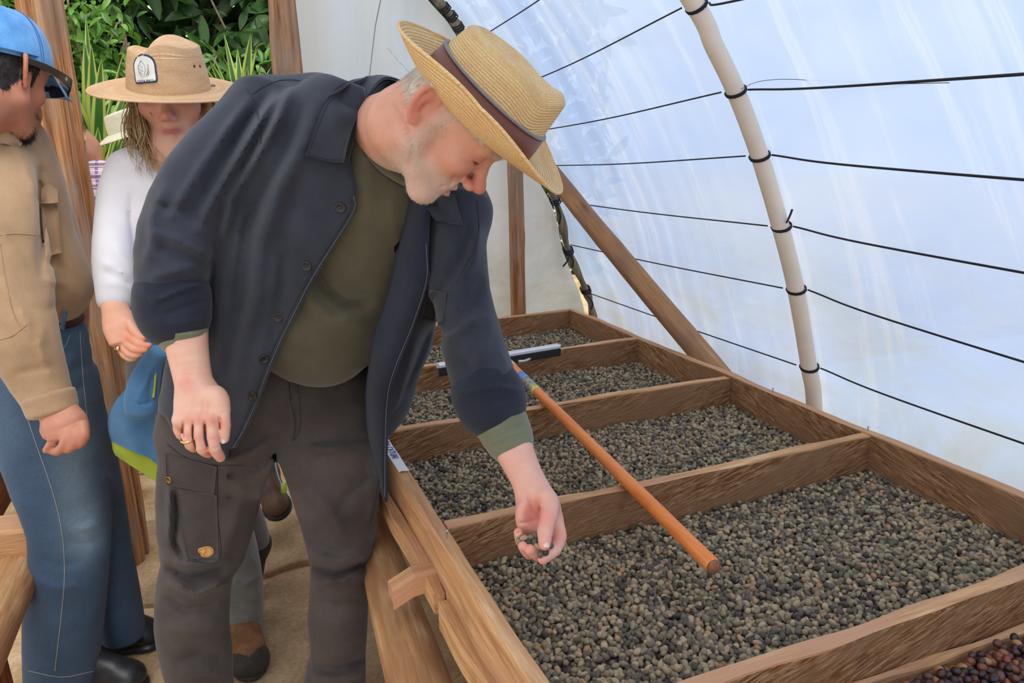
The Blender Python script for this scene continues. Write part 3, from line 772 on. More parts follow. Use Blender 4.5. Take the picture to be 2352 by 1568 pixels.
# thin out what no sideways step could ever show: nothing; keep all. split nearest 300 in view
x, y, t = proj(allp); order = np.argsort(t+np.where((x > 1235) & (x < 2345) & (y < 1562), 0, 99)+np.where(allp[:, 2] > ZB+.004, 0, .05))
ind = order[:300]; rest = np.setdiff1d(np.arange(len(allp)), ind)
def eul(n): return np.stack([rb.uniform(0, 6.28, n), rb.normal(0, .45, n), rb.uniform(0, 6.28, n)], 1)
E_all = eul(len(allp)); S_all = rb.normal(1, .11, (len(allp), 3)).clip(.75, 1.28)*rb.normal(1, .06, (len(allp), 1)); kind_all = rb.random(len(allp)) < .25
for i in ind:
    o = bpy.data.objects.new('coffee_bean', beanB if kind_all[i] else beanA); o.location = allp[i]; o.rotation_euler = E_all[i]; o.scale = S_all[i]; col.objects.link(o)
    tag(o, 'grey brown dried coffee bean on the bed nearest the front divider', 'coffee bean', 'beans at the near end of the tray')
def gn_stuff(name, pts, E, S, kinds, meshes, mat, label, cat):
    src = []
    for k, me in enumerate(meshes):
        i = None
        src.append(me)
    me = bpy.data.meshes.new(name); me.vertices.add(len(pts)); org = np.array([pts[:, 0].mean(), pts[:, 1].mean(), pts[:, 2].min()]); me.vertices.foreach_set('co', (pts-org).astype(np.float32).ravel())
    for an, ty, v in (('rot', 'FLOAT_VECTOR', E), ('scl', 'FLOAT_VECTOR', S)):
        a = me.attributes.new(an, ty, 'POINT'); a.data.foreach_set('vector', v.astype(np.float32).ravel())
    a = me.attributes.new('kd', 'INT', 'POINT'); a.data.foreach_set('value', kinds.astype(np.int32))
    o = bpy.data.objects.new(name, me); o.location = org; col.objects.link(o)
    g = bpy.data.node_groups.new(name+'_scatter', 'GeometryNodeTree'); g.interface.new_socket('Geometry', in_out='INPUT', socket_type='NodeSocketGeometry'); g.interface.new_socket('Geometry', in_out='OUTPUT', socket_type='NodeSocketGeometry')
    gi = g.nodes.new('NodeGroupInput'); go = g.nodes.new('NodeGroupOutput'); jn = g.nodes.new('GeometryNodeJoinGeometry')
    ra = g.nodes.new('GeometryNodeInputNamedAttribute'); ra.data_type = 'FLOAT_VECTOR'; ra.inputs[0].default_value = 'rot'
    sa = g.nodes.new('GeometryNodeInputNamedAttribute'); sa.data_type = 'FLOAT_VECTOR'; sa.inputs[0].default_value = 'scl'
    ka = g.nodes.new('GeometryNodeInputNamedAttribute'); ka.data_type = 'INT'; ka.inputs[0].default_value = 'kd'
    er = g.nodes.new('FunctionNodeEulerToRotation'); g.links.new(ra.outputs[0], er.inputs[0])
    for k, so_ in enumerate(meshes):
        cmp = g.nodes.new('FunctionNodeCompare'); cmp.data_type = 'INT'; cmp.operation = 'EQUAL'; cmp.inputs[3].default_value = k; g.links.new(ka.outputs[0], cmp.inputs[2])
        ip = g.nodes.new('GeometryNodeInstanceOnPoints'); oi = g.nodes.new('GeometryNodeObjectInfo'); oi.inputs['Object'].default_value = so_; oi.inputs['As Instance'].default_value = True
        g.links.new(gi.outputs[0], ip.inputs['Points']); g.links.new(cmp.outputs[0], ip.inputs['Selection']); g.links.new(oi.outputs['Geometry'], ip.inputs['Instance'])
        g.links.new(er.outputs[0], ip.inputs['Rotation']); g.links.new(sa.outputs[0], ip.inputs['Scale']); g.links.new(ip.outputs[0], jn.inputs[0])
    g.links.new(jn.outputs[0], go.inputs[0])
    md = o.modifiers.new('scatter', 'NODES'); md.node_group = g
    return tag(o, label, cat, None, 'stuff')
oa = next(o for o in col.objects if o.data == beanA); ob = next(o for o in col.objects if o.data == beanB)
gn_stuff('coffee_beans', allp[rest], E_all[rest], S_all[rest], kind_all[rest], [oa, ob], M['bean'], 'grey brown dried coffee beans spread over the compartments of the tray', 'coffee beans')
# dark underlayer whose colour stands in for shade in the gaps between beans
for i in range(4):
    V = [(XL, DY[i]+tw, ZB-.003), (XR, DY[i]+tw, ZB-.003), (XR, DY[i+1], ZB-.003), (XL, DY[i+1], ZB-.003)]
M['under'] = plain('painted bean gap shade', rgb(56, 50, 44), .95)
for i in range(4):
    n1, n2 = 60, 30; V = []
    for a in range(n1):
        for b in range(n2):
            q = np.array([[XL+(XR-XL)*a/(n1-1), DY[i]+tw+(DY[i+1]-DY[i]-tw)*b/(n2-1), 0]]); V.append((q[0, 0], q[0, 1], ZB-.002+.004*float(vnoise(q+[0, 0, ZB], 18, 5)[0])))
    mk('bean_gap_shade', V, gridF(n1, n2), M['under'], tray)
# front compartment with dark cherries
ch = bed(.70, XR, .36, DY[0]-.020, TT-.079, .0128, rb, 2)
x, y, t = proj(ch); vis = (x > 1700) & (x < 2400) & (y < 1620) & (t > 0)
cherA = bean_mesh('coffee_cherry', .0076, .0062, .006, .02, M['cherry'], .03)
order = np.argsort(np.where(vis, t, 99))[:min(300, int(vis.sum()))]
for i in order:
    o = bpy.data.objects.new('coffee_cherry', cherA); o.location = ch[i]; o.rotation_euler = eul(1)[0]; s_ = rb.normal(1, .08); o.scale = (s_, s_, s_); col.objects.link(o)
    tag(o, 'dark red brown coffee cherry in the front compartment at the lower right corner', 'coffee cherry', 'dark cherries in the front compartment')
rs = np.setdiff1d(np.arange(len(ch)), order)
oc_ = next(o for o in col.objects if o.data == cherA)
gn_stuff('coffee_cherries', ch[rs], eul(len(rs)), np.ones((len(rs), 3)), np.zeros(len(rs)), [oc_], M['cherry'], 'more dark coffee cherries of the front compartment, towards the camera', 'coffee cherries')
mk('cherry_bed_liner', [(XL, .3, TT-.084), (XR, .3, TT-.084), (XR, DY[0], TT-.084), (XL, DY[0], TT-.084)], [[0, 1, 2, 3]], M['tray'], tray, smooth=False, gc=np.random.rand(4, 3))
# loose fibres of the rough sawn boards
def fibres():
    r = np.random.default_rng(9); V = []; G = []; n = 0
    faces = [((0, -1), y, XL, XR, True) for y in DY]+[((-1, 0), XR, DY[0], DY[4], False)]
    Fs = []
    for (nn, fix, u0, u1, alongx) in faces:
        cnt = int((u1-u0)*900)
        for _ in range(cnt):
            u = r.uniform(u0, u1); z = TT-.006-.10*r.random()**.7; L = r.uniform(.008, .028); dz = -L*r.uniform(.05, .5)*r.choice([1, 1, -.3]); o = r.uniform(.0006, .003); w_ = .00035
            if alongx: a = np.array([u, fix-.0003, z]); b = np.array([u-L, fix-o, z+dz]); wv = np.array([0, 0, w_])
            else: a = np.array([fix-.0003, u, z]); b = np.array([fix-o, u-L, z+dz]); wv = np.array([0, 0, w_])
            V += [a-wv, a+wv, b]; gg = r.uniform(0, 9, 3); G += [gg, gg, gg]
            Fs.append((n, n+1, n+2)); n += 3
    o = mk('wood_fibres', V, np.array(Fs), M['traylight'], tray, gc=np.array(G)); tag(o, None, None, None, 'stuff')
fibres()

# ================================================================ SQUEEGEE
za = TT+.0165
a = atz(1640, 1302, za-.004); b = atz(1172, 838, za+.002); ax = nrm(a-b)
sq = thing('floor_squeegee', 'orange wooden handled floor squeegee lying across the tray dividers', 'squeegee', (a+b)/2)
V, F = lathe([(.0128, 0), (.0135, .004), (.0135, np.linalg.norm(a-b)-.006), (.0122, np.linalg.norm(a-b)-.001)], b, ax, 24); V = np.array(V)
gcv = np.c_[(V-b)@ax, V[:, 0], V[:, 2]]; mk('handle', V, F, M['stick'], sq, gc=gcv)
V, F = lathe([(.0124, 0), (.0108, .003), (.006, .0055), (.001, .006)], a-ax*.001, ax, 20); mk('handle_end', V, F, M['stickend'], sq)
def sleeve(t0, t1, mat, nm, r=.0139, lab=None):
    V, F = lathe([(r-.0005, 0), (r, .0005), (r, t1-t0-.0005), (r-.0005, t1-t0)], b+ax*t0, ax, 24); return mk(nm, V, F, mat, sq, label=lab)
def tpx(px, py):
    x, y, t = proj(np.array([b+ax*s for s in np.linspace(0, 1.2, 400)])); return np.linspace(0, 1.2, 400)[int(np.argmin(np.hypot(x-px, y-py)))]
s0, s1, s2, s3 = tpx(1196, 862), tpx(1206, 874), tpx(1226, 894), tpx(1233, 902)
sleeve(s0, s1, plain('blue print', rgb(90, 140, 225), .3, 0, .3, 60), 'sticker', lab='blue and white band of the printed sticker')
sleeve(s1, s2, plain('grey print', rgb(150, 150, 140), .3, 0, .5, 120), 'sticker', lab='grey band of the printed sticker with a white stripe')
sleeve(s2, s3, plain('yellow print', rgb(214, 206, 96), .3, 0, .25, 60), 'sticker', lab='yellow band of the printed sticker')
sleeve(-.02, .028, plain('steel sleeve', rgb(214, 196, 168), .3, .3), 'ferrule', .0148)
# blade: steel channel and black rubber
e1 = atz(1283, 788, TT+.045); e0 = atz(1005, 835, TT+.045); e1 = atz(1283, 790, TT+.04); dirb = nrm((e1-e0)*[1, 1, 0])
V, F, G = board(e0, e1, hgt=.014, th=.026, wob=0, bev=.003); mk('blade_channel', V, F, plain('bright steel channel', rgb(226, 228, 228), .3, .2, .04), sq, smooth=False)
V, F, G = board(e0-[0, .012, .010], e1-[0, .012, .010], hgt=.026, th=.006, wob=0, bev=.002); mk('rubber_blade', V, F, M['rubber'], sq, smooth=False)
for i in range(9):
    c = e0+(e1-e0)*(i+.5)/9-[0, .0155, .020]
    V, F = lathe([(.0028, 0), (.0026, .0015), (.0008, .0022)], c, (0, -1, 0), 10); mk('rivet', V, F, M['metal'], sq)
for s in (1, -1):
    q = [b+ax*.03, b+ax*.02+dirb*.05*s+[0, 0, .002], b+ax*-.01+dirb*.08*s+[0, 0, .01], (b+dirb*.17*s)*[1, 1, 0]+[0, 0, e1[2]-.02]]
    q = [atz(1190, 830, TT+.012), atz(1212, 826, TT+.012), atz(1245, 803, TT+.020), atz(1262, 796, TT+.026)] if s > 0 else [b-[.02, 0, 0], b-[.06, -.02, -.005], b-[.12, -.03, -.02], b-[.15, -.04, -.025]]
    V, F = tube(catmull(q, 6), .0045, 8); mk('brace', V, F, plain('pale steel brace', rgb(220, 208, 190), .35, .4), sq)
# ================================================================ PEOPLE
M['skin'] = skinmat('skin'); 
M['jacket'] = cloth('charcoal navy cotton', rgb(43, 46, 55), rgb(56, 59, 69), .9, 1200, .25, 6, .12, .16)
M['jackin'] = cloth('navy inside of the cotton', rgb(34, 38, 50), rgb(42, 46, 59), .9, 1200, .25, 6, .12, .12)
M['tee'] = cloth('olive cotton jersey', rgb(80, 75, 58), rgb(92, 86, 68), .92, 1600, .15, 6, .1, .25)
M['tee2'] = cloth('olive shirt sleeve', rgb(106, 108, 86), rgb(120, 121, 98), .92, 1600, .15, 6, .1, .25)
M['pants'] = cloth('dark brown grey trouser cloth', rgb(64, 57, 55), rgb(80, 72, 69), .85, 1100, .25, 7, .14, .12)
M['seam'] = plain('seam thread', rgb(44, 46, 54), .9, 0, .3, 500, .3); M['seaml'] = plain('pale seam', rgb(98, 100, 110), .9, 0, .3, 900, .3)
M['button'] = plain('black button', rgb(30, 31, 36), .35, 0, .1)
M['white'] = cloth('white jersey', rgb(214, 210, 214), rgb(226, 223, 228), .9, 1600, .12, 6, .04, .2)
M['tan'] = cloth('tan field shirt', rgb(158, 128, 98), rgb(176, 145, 112), .9, 900, .3, 7, .1, .3)
M['blue'] = cloth('blue softshell', rgb(72, 118, 162), rgb(94, 140, 180), .8, 1500, .2, 6, .12, .3)
M['lime'] = cloth('lime lining', rgb(158, 172, 50), rgb(172, 184, 66), .8, 1500, .2, 8, .1, .2)
M['greyp'] = cloth('grey trekking trousers', rgb(104, 104, 100), rgb(124, 124, 120), .85, 1200, .2, 7, .12, .3)
M['leather'] = plain('brown boot leather', rgb(128, 84, 48), .6, 0, .3, 25, .5); M['sole'] = plain('boot rubber', rgb(52, 46, 38), .7, 0, .2, 40, .4)
M['blackl'] = plain('black leather', rgb(34, 34, 38), .38, 0, .2, 25, .3); M['belt'] = plain('brown belt leather', rgb(66, 34, 26), .5)
M['patch'] = plain('tan leather patch', rgb(206, 158, 96), .7, 0, .12, 120, .3); M['patchd'] = plain('stamped line', rgb(140, 92, 48), .8)
M['hairb'] = plain('black hair', rgb(36, 30, 28), .5, 0, .3, 60, .3); M['nail'] = plain('fingernail', rgb(236, 196, 180), .3, 0, .03)

def denim():
    m, t, b = newmat('denim'); oc = N_(t, 'ShaderNodeTexCoord').outputs['Object']; a = attr(t, 'Col', 'Color')
    f = noise(t, mapping(t, oc, (240, 240, 1400)), 1, 3, .7); f2 = noise(t, oc, 14, 6, .6)
    c = mixc(t, .6, a, ramp(t, f, [(.3, (.2, .2, .2, 1)), (.7, (.8, .8, .8, 1))]), 'OVERLAY'); c = mixc(t, .4, c, ramp(t, f2, [(.3, (.3, .3, .3, 1)), (.7, (.7, .7, .7, 1))]), 'OVERLAY')
    t.links.new(c, b.inputs['Base Color']); b.inputs['Roughness'].default_value = .9; b.inputs['Sheen Weight'].default_value = .06; bump(t, b, f, .3, .001); return m
M['denim'] = denim()
def straw(name, dark, mid, light, dirt=None):
    m, t, b = newmat(name); g = attr(t, 'gc')      # gc = (around, along, side)
    f = noise(t, mapping(t, g, (260, 900, 1)), 1, 3, .7, .3); f2 = noise(t, mapping(t, g, (14, 50, 1)), 1, 4)
    c = ramp(t, f, [(.28, dark), (.5, mid), (.72, light)]); c = mixc(t, .5, c, ramp(t, f2, [(.3, (.36, .33, .30, 1)), (.65, (.62, .62, .62, 1))]), 'OVERLAY')
    sx = N_(t, 'ShaderNodeSeparateXYZ'); t.links.new(g, sx.inputs[0])
    w_ = N_(t, 'ShaderNodeMath', operation='MULTIPLY', i_1=2*math.pi/.0042); t.links.new(sx.outputs[1], w_.inputs[0])
    s = N_(t, 'ShaderNodeMath', operation='SINE'); t.links.new(w_.outputs[0], s.inputs[0])
    gr = N_(t, 'ShaderNodeMapRange', i_1=-1.0, i_2=-.55); t.links.new(s.outputs[0], gr.inputs[0])
    c = mixc(t, gr.outputs[0], mixc(t, .45, c, dark), c)
    t.links.new(c, b.inputs['Base Color']); b.inputs['Roughness'].default_value = .7; b.inputs['Specular IOR Level'].default_value = .25
    ad = N_(t, 'ShaderNodeMath', operation='ADD'); t.links.new(s.outputs[0], ad.inputs[0]); t.links.new(f, ad.inputs[1]); bump(t, b, ad.outputs[0], .55, .0012); return m
M['straw1'] = straw('honey straw braid', rgb(186, 142, 88), rgb(222, 186, 132), rgb(240, 212, 166))
M['straw2'] = straw('pink beige straw braid', rgb(180, 138, 96), rgb(214, 176, 136), rgb(230, 200, 164))
M['straw3'] = straw('pale straw', rgb(206, 196, 160), rgb(228, 222, 196), rgb(240, 236, 216))

def frame(Fc, Uc):
    F = nrm(Fc); U = np.array(Uc, float); U = nrm(U-U@F*F); X = np.cross(F, U); return R@X, R@F, R@U
def drape(surf, pts, off, dt=1.3):
    out = []; last = None
    for x, y in pts:
        p, n = surf.hit(x, y)
        if p is None: t = last if last else dt
        else: t = proj(p)[2]
        last = t; out.append((x, y, t-off))
    return out
class Head:
    """anatomical head in its own frame; x right, y forward, z up, origin between the ears, metres"""
    def __init__(s, O, Fc, Uc, sc=1.0): s.O = np.asarray(O, float); s.X, s.Fw, s.U = frame(Fc, Uc); s.sc = sc; s.rows = np.array([s.X, s.Fw, s.U])
    def w(s, x, y, z): return s.O+s.sc*(x*s.X+y*s.Fw+z*s.U)
    def loc(s, p): return ((p-s.O)@s.rows.T)/s.sc
    def build(s, S, nose=1.0, jaw=1.0, fem=False, eyes='down', ears=True):
        k = s.sc; fr = s.rows
        E = lambda c, r, kk=.01, mode='u', f=None: S.ell(s.w(*c), np.array(r)*k, kk*k, mode, fr if f is None else f)
        C = lambda a, b, r0, r1, kk=.01, mode='u': S.cone(s.w(*a), s.w(*b), r0*k, r1*k, kk*k, mode)
        E((0, .024, .045), (.075, .082, .076), .0); E((0, -.004, .008), (.062, .046, .055), .03)
        E((0, .052, .04), (.060, .046, .052), .02); E((0, .048, -.02), (.058, .046, .058), .02)
        for sg in (-1, 1):
            E((sg*.044, .064, -.016), (.020, .020, .018), .022)
            C((sg*.058, .004, -.048), (sg*.030, .066, -.088), .019, .016*jaw, .022); C((sg*.056, .006, -.045), (sg*.062, .0, -.005), .016, .012, .02)
        C((-.014, .078, -.090), (.014, .078, -.090), .0148*jaw, .0148*jaw, .018)
        C((-.03, .066, -.088), (.03, .066, -.088), .014, .014, .018)
        E((0, .070, -.056), (.032, .026, .028), .016)
        # lips
        for sg in (-1, 1):
            C((0, .0975, -.058), (sg*.022, .085, -.0615), .0045, .0030, .005); C((0, .0960, -.068), (sg*.020, .085, -.0645), .0055, .0032, .005)
        C((-.023, .0985, -.0632), (.023, .0985, -.0632), .0022, .0022, .004, 's')
        C((0, .104, -.0632), (0, .104, -.0632), .006, .006, .004, 's')
        # brow, sockets, nose
        for sg in (-1, 1):
            E((sg*.032, .104, .008), (.017, .020, .0125), .014, 's'); C((sg*.012, .091, .026), (sg*.046, .076, .027), .0085, .0065, .012)
            E((sg*.031, .0755, .007), (.0130, .0130, .0130), .003); E((sg*.031, .077, .0095), (.0165, .0135, .0115), .004)   # lids nearly closed, looking down
            C((sg*.018, .0895, .0015), (sg*.045, .080, .0015), .0012, .0012, .003, 's')
            C((sg*.016, .082, -.008), (sg*.045, .071, -.010), .006, .006, .010)
        C((0, .086, .018), (0, .112*nose+.0, -.022), .0085, .0095, .010); E((0, .1175, -.0275), (.0105, .0120, .0100), .010)
        for sg in (-1, 1):
            E((sg*.0125, .105, -.034), (.0072, .0105, .0075), .006); E((sg*.0065, .112, -.0425), (.0030, .0045, .0022), .002, 's')
            C((sg*.017, .096, -.036), (sg*.029, .081, -.060), .0012, .0012, .006, 's')
        if ears:
            for sg in (-1, 1):
                # ear plane turned out from the head
                ex = nrm(sg*.80*s.X-.60*s.Fw); ey = nrm(s.U*.97-s.Fw*.22); eo = np.cross(ex, ey)*1.0; ey2 = np.cross(eo, ex)
                c = s.w(sg*.0765, -.012, .002)
                # in-plane axes: 'back' direction leaves the head, 'up' direction
                bk = nrm(-.80*s.Fw+.60*sg*s.X); up = nrm(s.U-.22*s.Fw); up = nrm(up-up@bk*bk); no = np.cross(bk, up)
                pl = lambda a, b_, c_=0: c+k*(a*bk+b_*up+c_*no*1.0)
                S.ell(pl(.006, .002), np.array((.015, .027, .0042))*k, .006*k, 'u', np.array([bk, up, no]))
                hel = [(-.008, .010), (-.004, .025), (.006, .0325), (.018, .029), (.0235, .015), (.021, -.002), (.012, -.018)]
                q = catmull([pl(a, b_, .000) for a, b_ in hel], 4); S.path(q, np.linspace(.0042, .0030, len(q))*k, .0035*k)
                q = catmull([pl(.002, .020), pl(.011, .014), pl(.012, .001), pl(.004, -.010)], 3); S.path(q, [.0026*k]*len(q), .004*k)
                S.ell(pl(.003, -.022), np.array((.0085, .0100, .0045))*k, .006*k, 'u', np.array([bk, up, no]))
                for sd_ in (-sg, ): S.ell(pl(.0035, .001, .0066*sd_), np.array((.0068, .0105, .0060))*k, .003*k, 's', np.array([bk, up, no]))
                S.cone(pl(-.007, .000), pl(-.006, -.006), .0042*k, .0036*k, .004*k)
        return S
def gauss(q, c, r): return np.exp(-np.sum(((q-np.array(c))/np.array(r))**2, 1))[:, None]
def skincol(hd, V, base, red, lip, beard=None, beardc=None, hair=None, hairc=None, brow=None):
    q = hd.loc(V); qa = q.copy(); qa[:, 0] = np.abs(qa[:, 0]); c = np.tile(np.array(base), (len(V), 1))
    def mix(c, col_, w): return c*(1-w)+np.array(col_)*w
    c = mix(c, red, .75*gauss(qa, (0, .12, -.03), (.020, .03, .020))); c = mix(c, red, .40*gauss(qa, (.045, .075, -.022), (.028, .04, .022)))
    c = mix(c, red, .65*gauss(qa, (.085, -.02, .004), (.020, .026, .038))); c = mix(c, red, .45*gauss(qa, (.033, .09, .004), (.02, .03, .012)))
    c = mix(c, lip, .9*np.clip(1.5*gauss(qa, (.008, .1, -.0632), (.017, .014, .0075)), 0, 1))
    if beard is not None:
        w_ = np.clip(beard(qa), 0, 1)[:, None]; c = mix(c, beardc, w_)
    if hair is not None:
        w_ = np.clip(hair(qa), 0, 1)[:, None]; c = mix(c, hairc, w_)
    if brow is not None: c = mix(c, brow, .8*np.clip(1.4*gauss(qa, (.030, .09, .029), (.017, .02, .005)), 0, 1))
    return c
L3 = lambda r, g, b: np.array(lin((r/255, g/255, b/255)))
def spikes(pts, nr, dirs, L, w_, r, segs=1, droop=0):
    """short tapering hairs: pts Nx3, direction blend; 3-sided single-tip spikes"""
    n = len(pts); d = dirs+r.normal(0, .25, (n, 3)); d /= np.linalg.norm(d, axis=1)[:, None]
    a = np.cross(d, r.normal(size=(n, 3))); a /= np.linalg.norm(a, axis=1)[:, None]; b = np.cross(d, a); Ls = (L*r.uniform(.6, 1.2, n))[:, None]
    base = pts-nr*.0006; tip = base+d*Ls
    V = np.concatenate([base+a*w_, base+(-.5*a+.866*b)*w_, base+(-.5*a-.866*b)*w_, tip], 1).reshape(-1, 3)
    i = np.arange(n)[:, None]*4; F = np.concatenate([np.c_[i, i+1, i+3], np.c_[i+1, i+2, i+3], np.c_[i+2, i, i+3]]); return V, F
def vnormals(V, F):
    a = V[F[:, 2]]-V[F[:, 0]]; b = V[F[:, 3]]-V[F[:, 1]]; n = np.cross(a, b); N = np.zeros_like(V)
    for k in range(4):
        for ax in range(3): N[:, ax] += np.bincount(F[:, k], n[:, ax], len(V))
    return N/(np.linalg.norm(N, axis=1)[:, None]+1e-12)
def strands(paths, w_, k=3):
    Vs, Fs, n = [], [], 0
    for p in paths:
        m = len(p); ww = w_*np.sin(np.linspace(.5, math.pi-.02, m))
        V, F = tube(p, ww, k, False); Vs.append(V); Fs.append(np.array(F)+n); n += len(V)
    return np.vstack(Vs), np.vstack(Fs)
def boxq(x0, y0, x1, y1, t0, t1): return np.array([P(x, y, t) for x in (x0, x1) for y in (y0, y1) for t in (t0, t1)])
def JP(L_): return [P(*q) for q in L_]
def pxr(px, t): return px*t/FPX
def nail(parent, p, up, nn, w_=.0052, l=.0065):
    nn = nrm(nn); up = nrm(np.array(up)-np.array(up)@nn*nn); sd_ = np.cross(up, nn); V = []
    for i in range(6):
        for j in range(6):
            a, b = (i/5-.5)*2, (j/5-.5)*2; rr = math.sqrt(max(0, 1-.35*b*b)) if b > 0 else 1
            V.append(np.asarray(p)+sd_*a*w_*rr+up*b*l+nn*(.0012-.0022*a*a-.0006*b*b))
    mk('fingernail', V, gridF(6, 6), M['nail'], parent)
def patch(surf, quad, n, m, off=.0015, th=.0015, shape=None):
    """small cloth piece lying on a surface; quad = 4 pixel corners"""
    q = np.array(quad, float); V = []; N = []; last = (None, None)
    for i in range(n):
        for j in range(m):
            a, b = i/(n-1), j/(m-1); p = (q[0]*(1-a)+q[3]*a)*(1-b)+(q[1]*(1-a)+q[2]*a)*b
            h, nn = surf.hit(*p)
            if h is None: h, nn = last
            if h is None: h = P(p[0], p[1], 1.5); nn = CB
            last = (h, nn); V.append(h+nn*off); N.append(nn)
    V, N = np.array(V), np.array(N); k = n*m; F = gridF(n, m); W = np.vstack([V+N*th, V-N*off])
    Fs = F.tolist()+(F+k)[:, ::-1].tolist()
    ring = [j for j in range(m)]+[i*m+m-1 for i in range(1, n)]+[(n-1)*m+j for j in range(m-2, -1, -1)]+[i*m for i in range(n-2, 0, -1)]
    for x in range(len(ring)): a, b = ring[x], ring[(x+1) % len(ring)]; Fs.append([a, b, b+k, a+k])
    return W, Fs
def seam(surf, pts, r, mat, parent, name='seam', off=.0004):
    q = surf.line(pts, 4, off)
    if len(q) > 3: V, F = tube(q, r, 5); mk(name, V, F, mat, parent)
def discm(surf, px, py, rad, prof, mat, parent, name, k=20):
    p, n = surf.hit(px, py)
    if p is None: return None
    V, F = lathe([(a*rad, b) for a, b in prof], p, n, k); return mk(name, V, F, mat, parent)
BTN = [(.05, -.001), (1, -.001), (1, .0016), (.92, .0024), (.72, .0024), (.62, .0012), (.1, .0012)]
def hat(parent, HO, X, Fw, U, prm, mat, nm='hat'):
    """lofted straw hat, frame at the centre of its base"""
    nth = 132; th = np.arange(nth)/nth*2*np.pi; sx_, cf_ = np.sin(th), np.cos(th)
    a, b = prm['a'], prm['b']
    def pt(x, f, z): return HO+np.multiply.outer(x, X)+np.multiply.outer(f, Fw)+np.multiply.outer(z, U)
    # brim
    nb = 26; V = []; G = []
    W = prm['w'](th); Lf = prm['lift'](th)
    for side in (0, 1):
        for i in range(nb):
            u = i/(nb-1); r_ = 1; x = (b+W*u)*sx_; f = (a+W*u)*cf_
            z = Lf*(u**prm.get('curl', 1.7))+prm.get('roll', 0)*u; zz = z-(.0028 if side else 0)
            V.append(pt(x, f, zz)); G.append(np.c_[th*(.09+W*u), W*u, np.full(nth, side)])
    n1 = nb*nth; F = gridF(nb, nth, True); Fs = np.vstack([F, (F+n1)[:, ::-1]])
    e = (nb-1)*nth; j = np.arange(nth); j2 = (j+1) % nth; Fs = np.vstack([Fs, np.c_[e+j, e+n1+j, e+n1+j2, e+j2]])
    Vb = np.vstack(V); h = thing_child(nm, parent)
    mk('brim', Vb, Fs, mat, h, gc=np.vstack(G))
    V, F = tube(np.vstack([Vb[e:e+nth], Vb[e:e+1]])-U*.0014, .0024, 6, False); g = np.c_[np.arange(len(V))*.002, np.zeros(len(V)), np.zeros(len(V))]; mk('brim_edge', V, F, mat, h, gc=g)
    # crown: wall then top
    V = []; G = []; nc = 34; arc = 0
    for i in range(nc):
        u = i/(nc-1); s_, z_ = prm['crown'](u)
        x = b*s_*sx_; f = a*s_*cf_; z = z_*prm['h'](th, x, f); dz = prm['dent'](x, f, u) if 'dent' in prm else 0
        V.append(pt(x, f, z+dz)); G.append(np.c_[th*.09, np.full(nth, .3+u*prm['len']), np.zeros(nth)])
    V.append(pt(np.zeros(1), np.zeros(1), (prm['crown'](1)[1]*prm['h'](np.zeros(1), np.zeros(1), np.zeros(1)))+(prm['dent'](np.zeros(1), np.zeros(1), 1) if 'dent' in prm else 0))); G.append(np.array([[0, .3+prm['len'], 0]]))
    Vc = np.vstack(V); F = gridF(nc, nth, True).tolist(); e = (nc-1)*nth; F += [[e+i, e+(i+1) % nth, nc*nth] for i in range(nth)]
    cr = mk('crown', Vc, F, mat, h, gc=np.vstack(G)); return h, Vc, F, pt, th
def thing_child(nm, parent):
    o = bpy.data.objects.new(nm, None); o.empty_display_size = .03; o.location = (0, 0, 0); col.objects.link(o); o.parent = parent; return o

# ---------------------------------------------------------------- the bending man at the tray
TTm = np.array([-.1, .327, -1.025]); hd = Head(EYE+R@TTm, (.612, -.735, -.29), (.785, .517, .342))
S = hd.build(Sdf(), jaw=1.0)
S.path([hd.w(0, -.004, -.01), hd.w(0, -.014, -.055), P(906, 292, 1.155), P(886, 298, 1.205), P(872, 345, 1.28)], [.048, .048, .0490, .050, .05], .03)
S.cone(hd.w(0, .03, -.055), P(905, 335, 1.18), .036, .038, .03)
S.ell(P(840, 430, 1.40), (.10, .07, .10), .05)
allv = np.array([hd.w(x, y, z) for x in (-.1, .1) for y in (-.1, .14) for z in (-.12, .15)]+[P(760, 450, 1.3), P(760, 200, 1.3)])
for pts, w_, a_ in (([(1052, 398), (1040, 412), (1030, 432)], 4, -.0022), ([(1075, 345), (1062, 335), (1048, 332)], 3, -.0012), ([(1078, 352), (1064, 350), (1050, 352)], 3, -.0012), ([(1086, 378), (1072, 372), (1060, 362)], 3, -.0014), ([(905, 232), (940, 285), (948, 345), (940, 395)], 6, -.0022), ([(880, 240), (905, 300), (905, 360)], 6, -.0016), ([(1082, 366), (1094, 376), (1102, 388)], 2.5, -.0012)): S.fold(pts, w_, a_, 0, 1.12)
V1, F1 = sculpt(S, allv.min(0)-.02, allv.max(0)+.02, .0026)
beardf = lambda q: 1.25*np.clip((-.030-q[:, 2]-.25*np.maximum(0, .03-q[:, 1]))/.02, 0, 1)*np.clip((q[:, 1]+.012)/.03, 0, 1)*(1-.95*np.exp(-((q[:, 0])/.022)**2-((q[:, 2]+.0632)/.008)**2))*(q[:, 1] < .104)*.50+.7*np.exp(-((q[:, 1]-.012)/.013)**2)*(q[:, 2] < .03)*(q[:, 2] > -.05)*(q[:, 0] > .05)*.7
hairf = lambda q: 1.0*np.clip((.0-q[:, 1]-.010-.35*np.maximum(-q[:, 2], 0))/.01, 0, 1)*np.clip((q[:, 2]+.022)/.015, 0, 1)*(q[:, 0] < .083)*(np.sqrt(q[:, 0]**2) < .079)+1.0*(q[:, 2] > .03)*(q[:, 1] < .07)
c1 = skincol(hd, V1, L3(206, 150, 125), L3(200, 108, 92), L3(176, 98, 86), beardf, L3(202, 182, 168), hairf, L3(200, 186, 170), L3(186, 160, 140))
